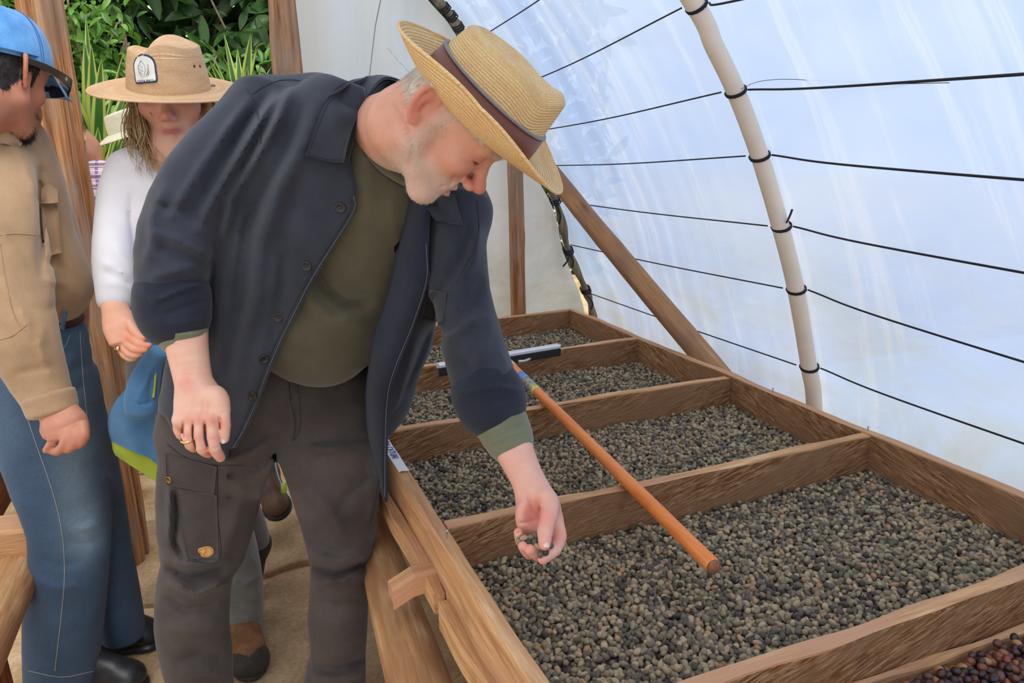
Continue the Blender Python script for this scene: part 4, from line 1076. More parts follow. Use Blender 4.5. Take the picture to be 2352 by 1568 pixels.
# arms and hands
def arm(paths, rads, box, h, extra=None):
    A = Sdf()
    for p, r_ in zip(paths, rads): A.path(p, r_, .008)
    if extra: extra(A)
    q = np.vstack([np.array(x) for p in paths for x in p]).reshape(-1, 3); return A, q
def finger(A, pts, r0, r1, k=.006):
    q = catmull(JP(pts), 3); rr = np.linspace(r0, r1, len(q)); 
    # knuckle swellings
    n = len(q); 
    for i in range(1, len(pts)-1): rr[i*3] *= 1.07
    A.path(q, rr, .002); A.ops[-(n-1)] = A.ops[-(n-1)][:3]+(k,)+A.ops[-(n-1)][4:]
A = Sdf()
A.chain([(412, 700, 1.25, 60, .048), (424, 760, 1.23, 50, .036), (432, 810, 1.22, 45, .031), (441, 858, 1.215, 42, .026), (447, 885, 1.21, 43, .025), (455, 915, 1.205, 52, .024), (461, 950, 1.20, 57, .022), (462, 978, 1.20, 50, .017)], .01, 2.2, .4, 3)
Hh = [((484, 958, 1.187), (488, 1003, 1.175), (493, 1030, 1.178), (506, 1050, 1.192)), ((455, 960, 1.185), (456, 1004, 1.170), (466, 1030, 1.178), (478, 1040, 1.205)), ((432, 960, 1.187), (431, 998, 1.172), (438, 1020, 1.180), (446, 1028, 1.205)), ((411, 958, 1.195), (411, 985, 1.185), (416, 998, 1.190), (422, 1005, 1.21)), ((496, 905, 1.195), (511, 945, 1.188), (515, 978, 1.185), (515, 1007, 1.186))]
for pts, (r0, r1) in zip(Hh, ((.0108, .0080), (.0104, .0084), (.0098, .0078), (.0086, .0066), (.0125, .0078))): finger(A, pts, r0, r1)
A.cone(P(455, 900, 1.2), P(500, 920, 1.195), .016, .014, .02)
for x in (411, 432, 456, 485): A.ell(P(x, 961 if x > 411 else 965, 1.178), (.0105,)*3, .010)
for pts in ([(440, 905), (436, 950)], [(462, 905), (460, 950)], [(478, 905), (484, 948)]): A.fold(pts, 3.5, .0013, 0, 1.2)
for pts in ([(444, 962), (443, 1000), (452, 1032)], [(470, 962), (471, 1005), (478, 1036)], [(421, 964), (420, 990), (426, 1010)], [(505, 955), (506, 990)]): A.fold(pts, 3.0, -.0045, 0, 1.21)
for (x0, y0, x1, y1) in ((474, 1000, 502, 1004), (443, 1001, 470, 1003), (420, 997, 441, 998), (474, 1006, 502, 1010), (505, 948, 522, 944), (403, 862, 485, 858), (402, 868, 486, 866), (480, 1033, 506, 1026)): A.fold([(x0, y0), (x1, y1)], 1.5, -.0009, 0, 1.3)
q = boxq(340, 690, 535, 1070, 1.13, 1.30)
V2, F2 = sculpt(A, q.min(0), q.max(0), .0021)
def handcol(V, palmy, red, knk, base=L3(216, 168, 146)):
    c = np.tile(base, (len(V), 1)); x, y, t = proj(V)
    for (px, py, r_) in knk:
        w_ = .55*np.exp(-((x-px)**2+(y-py)**2)/r_**2)[:, None]; c = c*(1-w_)+red*w_
    return c
c2 = handcol(V2, 0, L3(206, 120, 100), [(488, 1004, 13), (456, 1004, 13), (431, 998, 12), (411, 985, 10), (485, 960, 16), (456, 962, 15), (432, 962, 14), (512, 975, 14), (508, 1050, 14), (478, 1040, 12), (430, 880, 20)])
B = Sdf()
B.chain([(1140, 960, 1.20, 62, .045), (1168, 1005, 1.18, 50, .036), (1186, 1045, 1.165, 43, .031), (1207, 1090, 1.15, 39, .025), (1220, 1120, 1.142, 41, .0235), (1232, 1155, 1.135, 48, .024), (1240, 1188, 1.130, 52, .021), (1242, 1215, 1.132, 47, .015)], .01, 2.2, .4, 3)
B.ell(P(1252, 1158, 1.118), (.020, .018, .026), .014); B.ell(P(1208, 1185, 1.120), (.015, .014, .026), .012); B.ell(P(1232, 1178, 1.108), (.016, .010, .020), .016, 's')
Gg = [((1276, 1195, 1.130), (1285, 1232, 1.110), (1274, 1262, 1.085), (1247, 1284, 1.070)), ((1258, 1212, 1.145), (1255, 1258, 1.125), (1240, 1275, 1.095), (1217, 1262, 1.074)), ((1236, 1214, 1.150), (1232, 1256, 1.130), (1216, 1270, 1.102), (1201, 1254, 1.082)), ((1212, 1205, 1.150), (1206, 1236, 1.135), (1196, 1242, 1.112), (1190, 1222, 1.098)), ((1262, 1158, 1.110), (1259, 1188, 1.092), (1252, 1222, 1.076), (1251, 1250, 1.066))]
for pts, (r0, r1) in zip(Gg, ((.0115, .0078), (.0112, .0082), (.0104, .0076), (.0088, .0068), (.0150, .0088))): finger(B, pts, r0, r1)
for pts, w_, a_ in ([[(1207, 1120), (1222, 1165), (1240, 1190)], 3.5, -.0022], [[(1186, 1202), (1215, 1198), (1236, 1192)], 3, -.0022], [[(1245, 1160), (1239, 1178), (1238, 1195)], 4, -.0025], [[(1184, 1112), (1222, 1106)], 2.5, -.0016], [[(1184, 1118), (1216, 1114)], 2, -.0012], [[(1240, 1217), (1262, 1220)], 2, -.0012], [[(1272, 1246), (1286, 1250)], 2, -.0014]): B.fold(pts, w_, a_, 0, 1.13)
q = boxq(1080, 940, 1325, 1305, 1.04, 1.25)
V3, F3 = sculpt(B, q.min(0), q.max(0), .0021)
c3 = handcol(V3, 1, L3(226, 140, 124), [(1215, 1185, 40), (1236, 1180, 25), (1245, 1284, 16), (1217, 1262, 14), (1201, 1254, 12), (1190, 1222, 13), (1285, 1232, 22), (1251, 1250, 12), (1258, 1190, 16)], L3(218, 166, 146))
# hidden trunk and legs of the same body, coarse
T_ = Sdf()
T_.chain([(760, 400, 1.36, 150, .09), (740, 560, 1.42, 150, .10), (700, 700, 1.47, 140, .09), (650, 850, 1.52, 150, .09), (630, 930, 1.56, 170, .09)], .03, 2.2, .6)
T_.path(JP([(640, 280, 1.38), (450, 560, 1.30), (424, 745, 1.25)]), [.05, .042, .036], .03); T_.path(JP([(1010, 500, 1.33), (1080, 760, 1.27), (1150, 975, 1.19)]), [.05, .042, .036], .03)
T_.path(JP([(700, 330, 1.33), (1010, 500, 1.36)]), [.06, .05], .03)
T_.path(JP([(530, 980, 1.57), (455, 1320, 1.62), (485, 1700, 1.74)]), [.07, .05, .035], .03); T_.path(JP([(740, 980, 1.57), (782, 1300, 1.64), (768, 1700, 1.74)]), [.07, .05, .035], .03)
q = np.vstack([np.array(JP([(380, 250, 1.1), (1200, 250, 1.5), (380, 1750, 1.5), (900, 1750, 1.85), (1180, 1000, 1.1)]))])
V4, F4 = sculpt(T_, q.min(0)-.05, q.max(0)+.05, .014)
c4 = np.tile(L3(206, 150, 125), (len(V4), 1))
FF = np.vstack([F1, F2+len(V1), F3+len(V1)+len(V2), F4+len(V1)+len(V2)+len(V3)])
footm = (P(485, 1780, 1.7)+P(765, 1780, 1.7))/2*[1, 1, 0]
man = mk('person', np.vstack([V1, V2, V3, V4]), FF, M['skin'], colr=np.vstack([c1, c2, c3, c4]), origin=footm)
tag(man, 'man in straw hat and open charcoal jacket bending over the tray, beans in hand', 'person')
# nails
for (pts, hand) in ((Hh[4], 0), (Gg[4], 1), (Gg[3], 1), (Gg[1], 1)):
    a, b = P(*pts[-2]), P(*pts[-1]); d_ = nrm(b-a); n_ = CB-CB@d_*d_; off = {0: .0068, 1: .0078}[hand]
    if pts is Gg[4]: n_ = nrm(nrm(n_)+.35*CR)
    if pts in (Gg[3], Gg[1]): off = .0058
    if pts is Gg[1]: continue
    nail(man, b+nrm(n_)*off+d_*.001, d_, n_, .0048 if hand else .0040, .0058)
# hair: neck, sides; beard; eyebrows
r = np.random.default_rng(4); N1 = vnormals(V1, F1); q1 = hd.loc(V1); qa = q1.copy(); qa[:, 0] = abs(qa[:, 0])
def hairs(name, wfun, dirloc, n, L, w_, mat, parent, V=V1, N=N1, hdd=hd, lay=.85):
    q = hdd.loc(V); q[:, 0] = np.abs(q[:, 0]); wt = np.clip(wfun(q), 0, 1); wt = wt/wt.sum(); i = r.choice(len(V), n, p=wt); p = V[i]+r.normal(0, .0008, (n, 3)); nn = N[i]
    d = (hdd.rows.T@np.array(dirloc)); d = d-nn*(nn@d)[:, None]; d /= np.linalg.norm(d, axis=1)[:, None]+1e-9
    Vh, Fh = spikes(p, nn, d*lay+nn*(1-lay)*1.2, L, w_, r); return mk(name, Vh, Fh, mat, parent)
M['grey'] = plain('grey hair', rgb(206, 198, 186), .5, 0, .15, 300, 0); M['stub'] = plain('white stubble', rgb(232, 222, 210), .5, 0, .1, 300, 0)
hairs('hair', lambda q: hairf(q)*(q[:, 2] < .07), (0, -.25, -1), 4200, .011, .00028, M['grey'], man)
hairs('beard', lambda q: beardf(q), (0, .15, -1), 5200, .0050, .00020, M['stub'], man, lay=.7)
hairs('sideburn', lambda q: np.exp(-((q[:, 1]-.014)/.012)**2)*(q[:, 2] < .035)*(q[:, 2] > -.045)*(q[:, 0] > .05), (0, .1, -1), 700, .011, .00024, M['stub'], man)
hairs('eyebrow', lambda q: np.exp(-((q[:, 2]-.030)/.004)**2-((q[:, 0]-.03)/.016)**2)*(q[:, 1] > .06), (.6, -.2, .3), 420, .008, .00022, M['stub'], man, lay=.75)
hairs('eyelash', lambda q: np.exp(-((q[:, 2]-.001)/.0014)**2-((q[:, 0]-.032)/.012)**2)*(q[:, 1] > .078), (.2, .6, -.8), 120, .006, .00018, M['hairb'], man, lay=.5)
# ring
def ringm(parent, p, ax_, r0, w_, mat=M['gold'], nm='ring'):
    V, F = lathe([(r0, -w_), (r0+.0012, -w_*.7), (r0+.0014, 0), (r0+.0012, w_*.7), (r0, w_)], p, ax_, 26); F = F[:-2]
    return mk(nm, V, F, mat, parent)
ringm(man, P(431, 1009, 1.1735), nrm(P(438, 1020, 1.18)-P(431, 998, 1.172)), .0100, .0022)

# shirt
S = Sdf()
S.chain([(870, 300, 1.22, 50, .062), (868, 350, 1.235, 84, .082), (868, 440, 1.29, 128, .115), (815, 570, 1.36, 155, .125), (745, 700, 1.42, 150, .125), (712, 770, 1.44, 150, .12)], .03, 2.2, .35)
S.ell(P(715, 720, 1.375), (.105, .09, .100), .05)
S.carve([(845, 180), (838, 250), (832, 300), (848, 345), (885, 385), (930, 415), (1020, 425), (1100, 300), (960, 120)], 0, 1.24)
for pts, w_, a_ in (([(845, 330), (842, 420), (850, 520)], 14, .004), ([(820, 400), (800, 470), (770, 540)], 10, .004), ([(900, 430), (905, 520), (930, 600)], 10, .003), ([(720, 600), (750, 660), (795, 695), (860, 690)], 13, -.020), ([(680, 620), (710, 690), (765, 735), (840, 735)], 16, .014), ([(650, 720), (700, 790), (760, 800)], 16, .004), ([(760, 560), (800, 620), (860, 640)], 10, .004), ([(640, 780), (690, 820), (740, 815)], 8, -.003)): S.fold(pts, w_, a_, 0, 1.40)
q = np.array(JP([(600, 200, 1.1), (1000, 200, 1.1), (560, 900, 1.55), (950, 900, 1.55), (1000, 500, 1.2), (560, 500, 1.45), (600, 860, 1.2)]))
V, F = sculpt(S, q.min(0)-.02, q.max(0)+.02, .0052); V = smoothV(V, F, 2)
tee = mk('sweater', V, F, M['tee'], man); srf = Surf(V, F)
# ribbed neckband
nb = [(832, 240, 1.20), (829, 270, 1.185), (831, 305, 1.17), (847, 348, 1.160), (882, 388, 1.152), (928, 416, 1.148), (960, 425, 1.155)]
V, F = tube(catmull(JP(nb), 8), .0075, 8, flat=.5); mk('neckband', V, F, M['tee'], tee)
seam(srf, [(822, 300), (836, 350), (872, 395), (925, 430)], .0009, M['seam'], tee)
V, F = patch(srf, [(905, 566), (919, 552), (916, 572), (906, 580)], 4, 4, .0008, .0008); mk('chest_emblem', V, F, M['black'], tee)

# jacket
J = Sdf()
J.chain([(856, 262, 1.24, 105, .085), (838, 330, 1.27, 195, .12), (828, 430, 1.31, 262, .15), (780, 570, 1.36, 258, .155), (727, 710, 1.42, 278, .155), (686, 840, 1.46, 276, .150), (650, 950, 1.49, 262, .145), (640, 1060, 1.52, 262, .14)], .03, 2.15, .3)
J.path(JP([(630, 262, 1.34), (735, 275, 1.34), (850, 300, 1.34)]), [.066, .072, .058], .04)
J.cone(P(1000, 450, 1.30), P(1052, 485, 1.28), .075, .060, .05)
J.carve([(560, 60), (600, 120), (640, 158), (700, 160), (760, 171), (800, 186), (850, 206), (870, 206), (870, 60)])
# lower edge (hem) and the open front
J.carve([(300, 905), (382, 960), (400, 1000), (440, 1036), (480, 1052), (520, 1059), (520, 1500), (200, 1500), (200, 905)])
J.carve([(1002, 785), (968, 850), (938, 950), (893, 1008), (800, 1060), (800, 1500), (1500, 1500), (1500, 700), (1110, 700)])
J.carve([(846, 150), (838, 230), (818, 300), (803, 370), (820, 440), (818, 485), (772, 560), (722, 640), (672, 740), (642, 800), (614, 870), (592, 930), (565, 990), (524, 1060), (520, 1200), (905, 1200), (880, 1030), (870, 860), (895, 760), (915, 650), (940, 560), (968, 470), (985, 430), (960, 150)], 0, 1.42)
J.carve([(700, 690), (655, 780), (642, 800), (614, 870), (592, 930), (565, 990), (524, 1060), (520, 1200), (905, 1200), (880, 1030), (850, 950), (850, 860), (866, 760), (890, 690)], 0, 1.53)
J.carve([(524, 1030), (520, 1300), (905, 1300), (880, 1010)])
J.chain([(622, 262, 1.33, 92, .075), (560, 330, 1.29, 98, .082), (478, 430, 1.25, 104, .085), (420, 540, 1.235, 96, .080), (400, 620, 1.23, 84, .072), (397, 700, 1.235, 78, .062)], .045, 2.1, .3)
J.chain([(1045, 480, 1.27, 66, .070), (1052, 580, 1.25, 66, .070), (1062, 680, 1.235, 66, .068), (1085, 790, 1.22, 72, .066), (1122, 905, 1.20, 76, .062)], .03, 2.1, .3)
folds = [
 ([(585, 215), (520, 300), (440, 420), (380, 520)], 13, .010), ([(640, 205), (585, 300), (520, 410), (468, 500), (455, 540)], 12, .014), ([(612, 210), (550, 310), (480, 430), (430, 520)], 10, -.010),
 ([(672, 195), (640, 270), (585, 370), (530, 460), (508, 560)], 13, .018), ([(650, 240), (600, 330), (548, 430), (500, 520), (488, 600), (480, 740)], 13, -.022),
 ([(740, 215), (705, 320), (640, 440), (598, 560), (590, 680), (560, 800), (545, 900)], 20, .013), ([(700, 230), (660, 340), (600, 450), (556, 560)], 14, -.008),
 ([(690, 400), (655, 520), (650, 640), (620, 760)], 15, -.006), ([(560, 480), (535, 600), (520, 720), (505, 860)], 14, .008), ([(640, 560), (625, 700), (590, 850), (560, 960)], 14, .006),
 ([(350, 470), (420, 480), (480, 520)], 11, -.008), ([(335, 530), (400, 548), (470, 585), (492, 580)], 9, .009), ([(350, 560), (420, 590), (485, 610)], 9, -.006), ([(330, 620), (352, 560), (350, 500), (385, 420)], 12, .007),
 ([(340, 640), (410, 620), (470, 600)], 10, .006), ([(500, 700), (470, 660), (430, 640), (380, 640)], 9, -.005),
 ([(1010, 470), (1000, 560), (985, 660), (975, 740)], 11, .006), ([(1080, 500), (1062, 580), (1030, 640), (1000, 690)], 11, -.010), ([(1098, 520), (1088, 600), (1050, 660)], 12, .009), ([(1000, 790), (1040, 740), (1080, 700), (1112, 640)], 13, -.012), ([(1010, 790), (1060, 760), (1115, 720)], 10, .009),
 ([(1130, 720), (1115, 790), (1090, 850)], 12, .007), ([(1040, 800), (1080, 840), (1130, 860)], 10, -.006), ([(1150, 800), (1160, 850), (1150, 890)], 9, .005), ([(1030, 690), (1070, 730), (1110, 760)], 9, .005), ([(960, 760), (930, 860), (905, 950)], 12, .006), ([(990, 740), (960, 830), (925, 930)], 10, -.006)]
for pts, w_, a_ in folds: J.fold(pts, w_, max(a_*1.45, -.011), 0, 1.42)
J.maxg = .0095
q = np.array(JP([(280, 140, 1.15), (1240, 140, 1.15), (280, 1080, 1.2), (1240, 1000, 1.15), (350, 1090, 1.65), (960, 1090, 1.65), (560, 140, 1.45), (1200, 400, 1.5), (300, 600, 1.4)]))
V, F = sculpt(J, q.min(0)-.01, q.max(0)+.01, .0058, shell=.021)
V = smoothV(V, F, 2, .45); Vj, Fj = V, F
jk = mk('jacket', V, F, M['jacket'], man); srf = Surf(V, F)
for (x, y) in ((782, 477), (704, 611), (638, 729), (607, 824), (579, 909)):
    b_ = discm(srf, x, y, .0088, BTN, M['button'], jk, 'button', 22)
    p, n = srf.hit(x, y)
    if b_ is not None:
        for dx, dy in ((1, 1), (1, -1), (-1, 1), (-1, -1)):
            V, F = lathe([(.0008, .0012), (.0006, .0020)], p+CR*.0014*dx+CU*.0014*dy, n, 6); mk('thread_hole', V, F, M['black'], b_)
seam(srf, [(580, 216), (605, 200), (645, 185), (690, 186), (730, 202), (762, 228)], .0010, M['seam'], jk)
seam(srf, [(568, 206), (586, 240), (598, 290), (600, 330)], .0011, M['seam'], jk)
for off, m_ in ((0, M['seaml']), (9, M['seam'])):
    seam(srf, [(813-off, 450), (812-off, 484), (766-off, 560), (716-off, 640), (666-off, 738), (636-off, 800), (608-off, 868), (586-off, 928), (558-off, 990), (530-off*.5, 1035)], .0008, m_, jk)
seam(srf, [(1095, 462), (1100, 520), (1092, 570), (1075, 600), (1050, 650)], .0010, M['seam'], jk)
# chest pocket of the far side
V, F = patch(srf, [(1028, 672), (985, 662), (965, 728), (1020, 742)], 8, 10, .0008, .0010); mk('pocket', V, F, M['jacket'], jk)
seam(srf, [(1028, 674), (1022, 706), (1018, 738), (992, 744), (962, 732)], .0009, M['seam'], jk, off=.0022)
# collar
def shm(name, rows, mat, parent, m=7, th=.0045, wob=.001, seed=0):
    V, F = sheet(rows, m, th, wob, seed); return mk(name, V, F, mat, parent), V, F
sj = Surf(Vj, Fj)
mid = drape(sj, [(752, 370), (766, 312), (785, 255)], .016)+[(816, 204, 1.245), (868, 176, 1.295), (930, 190, 1.32), (965, 208, 1.33)]
outr = drape(sj, [(701, 356), (724, 292), (752, 228), (800, 190)], .007)+[(858, 178, 1.33), (925, 196, 1.36), (970, 218, 1.36)]
fold_ = drape(sj, [(790, 373), (802, 320)], .020)+[(822, 262, 1.15), (850, 212, 1.20), (886, 180, 1.255), (938, 196, 1.285), (960, 212, 1.30)]
_, V, F = shm('collar', [fold_, mid, outr], M['jacket'], jk)
cs = Surf(V, F)
seam(cs, [(709, 350), (731, 290), (759, 230), (800, 196)], .0008, M['seam'], jk); seam(cs, [(706, 352), (745, 364), (788, 367)], .0008, M['seam'], jk)
shm('collar_stand', [[(790, 372, 1.168), (808, 318, 1.165), (824, 262, 1.18), (852, 212, 1.22), (888, 184, 1.27), (938, 200, 1.295), (962, 222, 1.30)],
                     [(812, 452, 1.19), (822, 400, 1.195), (832, 330, 1.20), (842, 262, 1.225), (880, 232, 1.30), (930, 240, 1.31), (962, 250, 1.31)]], M['jackin'], jk)
shm('collar', [drape(sj, [(962, 440), (1000, 448), (1045, 446)], .016, 1.2), drape(sj, [(975, 468), (1010, 476), (1052, 478)], .013, 1.2), drape(sj, [(1000, 505), (1030, 512), (1065, 516)], .008, 1.2)], M['jacket'], jk, wob=.0005)
# front facing strip of the far front, turned out
_, V, F = shm('front_facing', [[(950, 440, 1.20), (913, 590, 1.225), (890, 687, 1.25), (864, 762, 1.275), (847, 854, 1.30), (842, 950, 1.33), (856, 1036, 1.36), (872, 1098, 1.37), (884, 1152, 1.38)],
                      [(975, 450, 1.17), (950, 590, 1.185), (935, 680, 1.205), (905, 770, 1.235), (878, 855, 1.265), (868, 945, 1.30), (874, 1036, 1.335), (880, 1098, 1.36), (886, 1152, 1.38)],
                      [(985, 470, 1.18), (985, 600, 1.185), (984, 640, 1.20), (953, 744, 1.23), (915, 842, 1.26), (896, 910, 1.29), (891, 1022, 1.33), (890, 1090, 1.36), (888, 1150, 1.385)]], M['jackin'], jk, 8, .005, .0015)
fs = Surf(V, F); seam(fs, [(978, 560), (980, 640), (948, 744), (909, 840), (890, 910), (885, 1022), (884, 1140)], .0008, M['seaml'], jk); seam(fs, [(972, 560), (973, 640), (941, 744), (902, 840), (883, 910), (878, 1022), (880, 1120)], .0007, M['seam'], jk)
# rolled cuffs
def cuffm(name, st, mat, parent, folds=(), n=2.1, h=.0042, shell=.006, cap=.25):
    C_ = Sdf().chain(st, 0, n, cap)
    for f in folds: C_.fold(*f)
    q = np.array([P(x+dx, y+dy, t+dt) for (x, y, t, hw, hd_) in st for dx in (-hw*1.4, hw*1.4) for dy in (-hw, hw) for dt in (-hd_*1.5, hd_*1.5)])
    V, F = sculpt(C_, q.min(0), q.max(0), h); V = smoothV(V, F, 1); return mk(name, V, F, mat, parent), V, F
cuffm('cuff', [(397, 668, 1.232, 83, .070), (396, 700, 1.232, 85, .074), (404, 736, 1.235, 76, .068)], M['jackin'], jk, [([(322, 660), (360, 690), (420, 664), (476, 650)], 6, .008), ([(330, 700), (380, 722), (440, 700), (480, 690)], 6, -.004), ([(340, 735), (400, 745), (470, 735)], 6, .003)])
cuffm('cuff', [(1116, 896, 1.20, 82, .070), (1124, 914, 1.20, 84, .073), (1131, 934, 1.20, 78, .068)], M['jackin'], jk, [([(1035, 915), (1090, 896), (1150, 888), (1198, 900)], 6, .007), ([(1050, 935), (1110, 922), (1190, 915)], 5, -.004)])
V, F = sheet([[(1030, 910, 1.20), (1052, 906, 1.195), (1075, 908, 1.19)], [(1036, 925, 1.20), (1058, 926, 1.19), (1078, 928, 1.185)]], 5, .008); mk('cuff_tab', V, F, M['jackin'], jk)
sh2 = cuffm('shirt_cuff', [(408, 720, 1.235, 62, .052), (414, 748, 1.232, 60, .050), (420, 776, 1.230, 54, .045)], M['tee2'], tee, [([(352, 728), (400, 752), (468, 750)], 5, -.004), ([(356, 748), (410, 768), (472, 765)], 5, .005), ([(360, 770), (410, 784), (470, 778)], 4, -.003)], h=.0036)
sh3 = cuffm('shirt_cuff', [(1136, 940, 1.20, 66, .055), (1152, 972, 1.19, 62, .050), (1166, 1002, 1.182, 58, .046), (1177, 1022, 1.175, 49, .040)], M['tee2'], tee, [([(1118, 1010), (1160, 985), (1208, 975)], 4, -.004), ([(1124, 1020), (1165, 998), (1213, 988)], 6, .003), ([(1100, 965), (1150, 960), (1190, 950)], 8, .003)], h=.0036)

# trousers
S = Sdf()
S.chain([(665, 838, 1.535, 200, .115), (645, 900, 1.545, 232, .13), (628, 970, 1.555, 242, .135), (622, 1015, 1.56, 246, .125)], .03, 2.4, .2)
S.chain([(508, 985, 1.56, 118, .115), (492, 1090, 1.57, 120, .112), (482, 1195, 1.585, 112, .105), (470, 1285, 1.60, 90, .095), (450, 1335, 1.61, 82, .090), (446, 1425, 1.63, 84, .088), (455, 1500, 1.65, 80, .085), (472, 1600, 1.68, 72, .080), (485, 1740, 1.72, 66, .076)], .03, 2.2, .3)
S.chain([(765, 985, 1.56, 102, .115), (763, 1095, 1.575, 106, .110), (775, 1195, 1.59, 88, .100), (780, 1270, 1.605, 70, .090), (778, 1340, 1.62, 68, .086), (775, 1430, 1.64, 68, .084), (776, 1500, 1.66, 63, .082), (766, 1600, 1.69, 72, .080), (762, 1740, 1.73, 66, .078)], .03, 2.2, .3)
pf = [([(690, 880), (668, 940), (672, 1000)], 6, .004), ([(640, 1000), (580, 1040), (500, 1068)], 10, .006), ([(660, 1015), (610, 1060), (560, 1090)], 8, -.006), ([(700, 1012), (780, 1012), (860, 1005)], 7, -.006), ([(700, 1030), (780, 1035), (840, 1050)], 9, .004),
 ([(380, 1300), (440, 1330), (520, 1300)], 12, -.010), ([(385, 1330), (450, 1365), (530, 1330)], 10, .012), ([(400, 1290), (470, 1300), (530, 1280)], 9, .008), ([(375, 1370), (430, 1400), (500, 1385)], 12, -.008), ([(370, 1440), (440, 1450), (520, 1430)], 14, .005), ([(400, 1520), (460, 1500), (520, 1520)], 12, -.006), ([(410, 1545), (470, 1540), (525, 1550)], 10, .006),
 ([(710, 1270), (780, 1290), (850, 1265)], 10, .009), ([(715, 1300), (780, 1320), (845, 1290)], 9, -.010), ([(720, 1340), (790, 1330), (850, 1310)], 9, .006), ([(720, 1380), (780, 1390), (840, 1370)], 13, -.005), ([(720, 1530), (780, 1535), (840, 1510)], 10, -.007), ([(715, 1555), (780, 1560), (840, 1540)], 9, .008), ([(690, 1100), (750, 1160), (800, 1240)], 13, .005), ([(850, 1090), (800, 1140), (770, 1180)], 12, -.005), ([(845, 1230), (860, 1150), (850, 1050)], 10, .004),
 ([(400, 1120), (408, 1180), (400, 1240), (425, 1290)], 8, -.012), ([(392, 1110), (390, 1180), (392, 1250)], 7, .007), ([(560, 1100), (540, 1200), (500, 1290)], 14, .004)]
S.carve([(636, 1052), (655, 1100), (690, 1210), (712, 1290), (712, 1340), (705, 1430), (713, 1500), (690, 1568), (690, 1720), (556, 1720), (537, 1568), (535, 1500), (527, 1420), (532, 1330), (560, 1288), (588, 1200), (606, 1120)])
for pts, w_, a_ in pf: S.fold(pts, w_, a_*2.2, 0, 1.66)
q = np.array(JP([(330, 800, 1.4), (920, 800, 1.4), (330, 1780, 1.6), (900, 1780, 1.6), (330, 800, 1.75), (900, 1780, 1.85), (300, 1100, 1.45)]))
V, F = sculpt(S, q.min(0)-.02, q.max(0)+.02, .0062); V = smoothV(V, F, 2, .45)
pt_ = mk('trousers', V, F, M['pants'], man); srf = Surf(V, F)
seam(srf, [(662, 862), (668, 920), (678, 975), (672, 1012)], .0010, M['seam'], pt_); seam(srf, [(682, 870), (690, 940), (688, 985), (676, 1010)], .0008, M['seam'], pt_)
seam(srf, [(385, 1020), (420, 1046), (470, 1066), (560, 1068)], .0010, M['seam'], pt_); seam(srf, [(500, 1078), (500, 1180), (503, 1285), (430, 1288)], .0009, M['seam'], pt_); seam(srf, [(872, 1010), (870, 1100), (850, 1200)], .0009, M['seam'], pt_)
V, F = patch(srf, [(384, 1040), (500, 1070), (492, 1134), (386, 1112)], 12, 14, .0015, .0022); fl = mk('pocket_flap', V, F, M['pants'], pt_)
V, F = patch(srf, [(405, 1120), (498, 1136), (503, 1284), (432, 1285)], 16, 12, .0006, .0012); mk('cargo_pocket', V, F, M['pants'], pt_)
discm(srf, 392, 1100, .0085, [(.05, .003), (1, .003), (1, .0055), (.8, .0068), (.6, .0058), (.1, .0058)], M['brass'], fl, 'snap')
for k_ in range(5):
    p, n = srf.hit(664+k_*.2, 858+k_*4)
    if p is not None: V, F = lathe([(.0024, -.001), (.0024, .0018), (.001, .0022)], p, n, 8); mk('zip_tooth', V, F, M['brass'], pt_)
# stamped leather emblem
pc, nc_ = srf.hit(474, 1265)
if pc is not None:
    rt = nrm(CR-CR@nc_*nc_); u_ = np.cross(nc_, rt)*-1; u_ = u_ if u_@CU > 0 else -u_
    out_ = [(-.0142, .0085), (-.0100, .0105), (-.004, .0118), (.002, .0120), (.008, .0100), (.0125, .0060), (.0140, 0), (.0125, -.0055), (.0085, -.0095), (.003, -.0118), (-.003, -.0118), (-.009, -.0085), (-.0115, -.0060), (-.0098, -.0045), (-.0125, .0), (-.0150, .004)]
    q = catmull(np.array(out_+out_[:1]), 3)[:-1]; n_ = len(q); top = [pc+rt*a+u_*b+nc_*.0042 for a, b in q]; bot = [pc+rt*a+u_*b-nc_*.001 for a, b in q]
    em = mk('leather_emblem', top+bot, [list(range(n_))[::-1]]+[[i, (i+1) % n_, n_+(i+1) % n_, n_+i] for i in range(n_)], M['patch'], pt_, smooth=False, label='tan stamped leather emblem')
    for ln in ([(-.0122, .0070), (-.004, .0096), (.002, .0098), (.0085, .0072), (.0115, 0), (.0085, -.0065), (.002, -.0096), (-.006, -.0078)], [(-.001, .0095), (.001, .004), (-.0035, -.002), (-.0050, -.0075)], [(-.0122, .0070), (-.0125, .003), (-.0088, -.001), (-.0060, -.0060)]):
        V, F = tube(catmull(np.array([pc+rt*a+u_*b+nc_*.0043 for a, b in ln]), 4), .0005, 5); mk('stamped_line', V, F, M['patchd'], em)
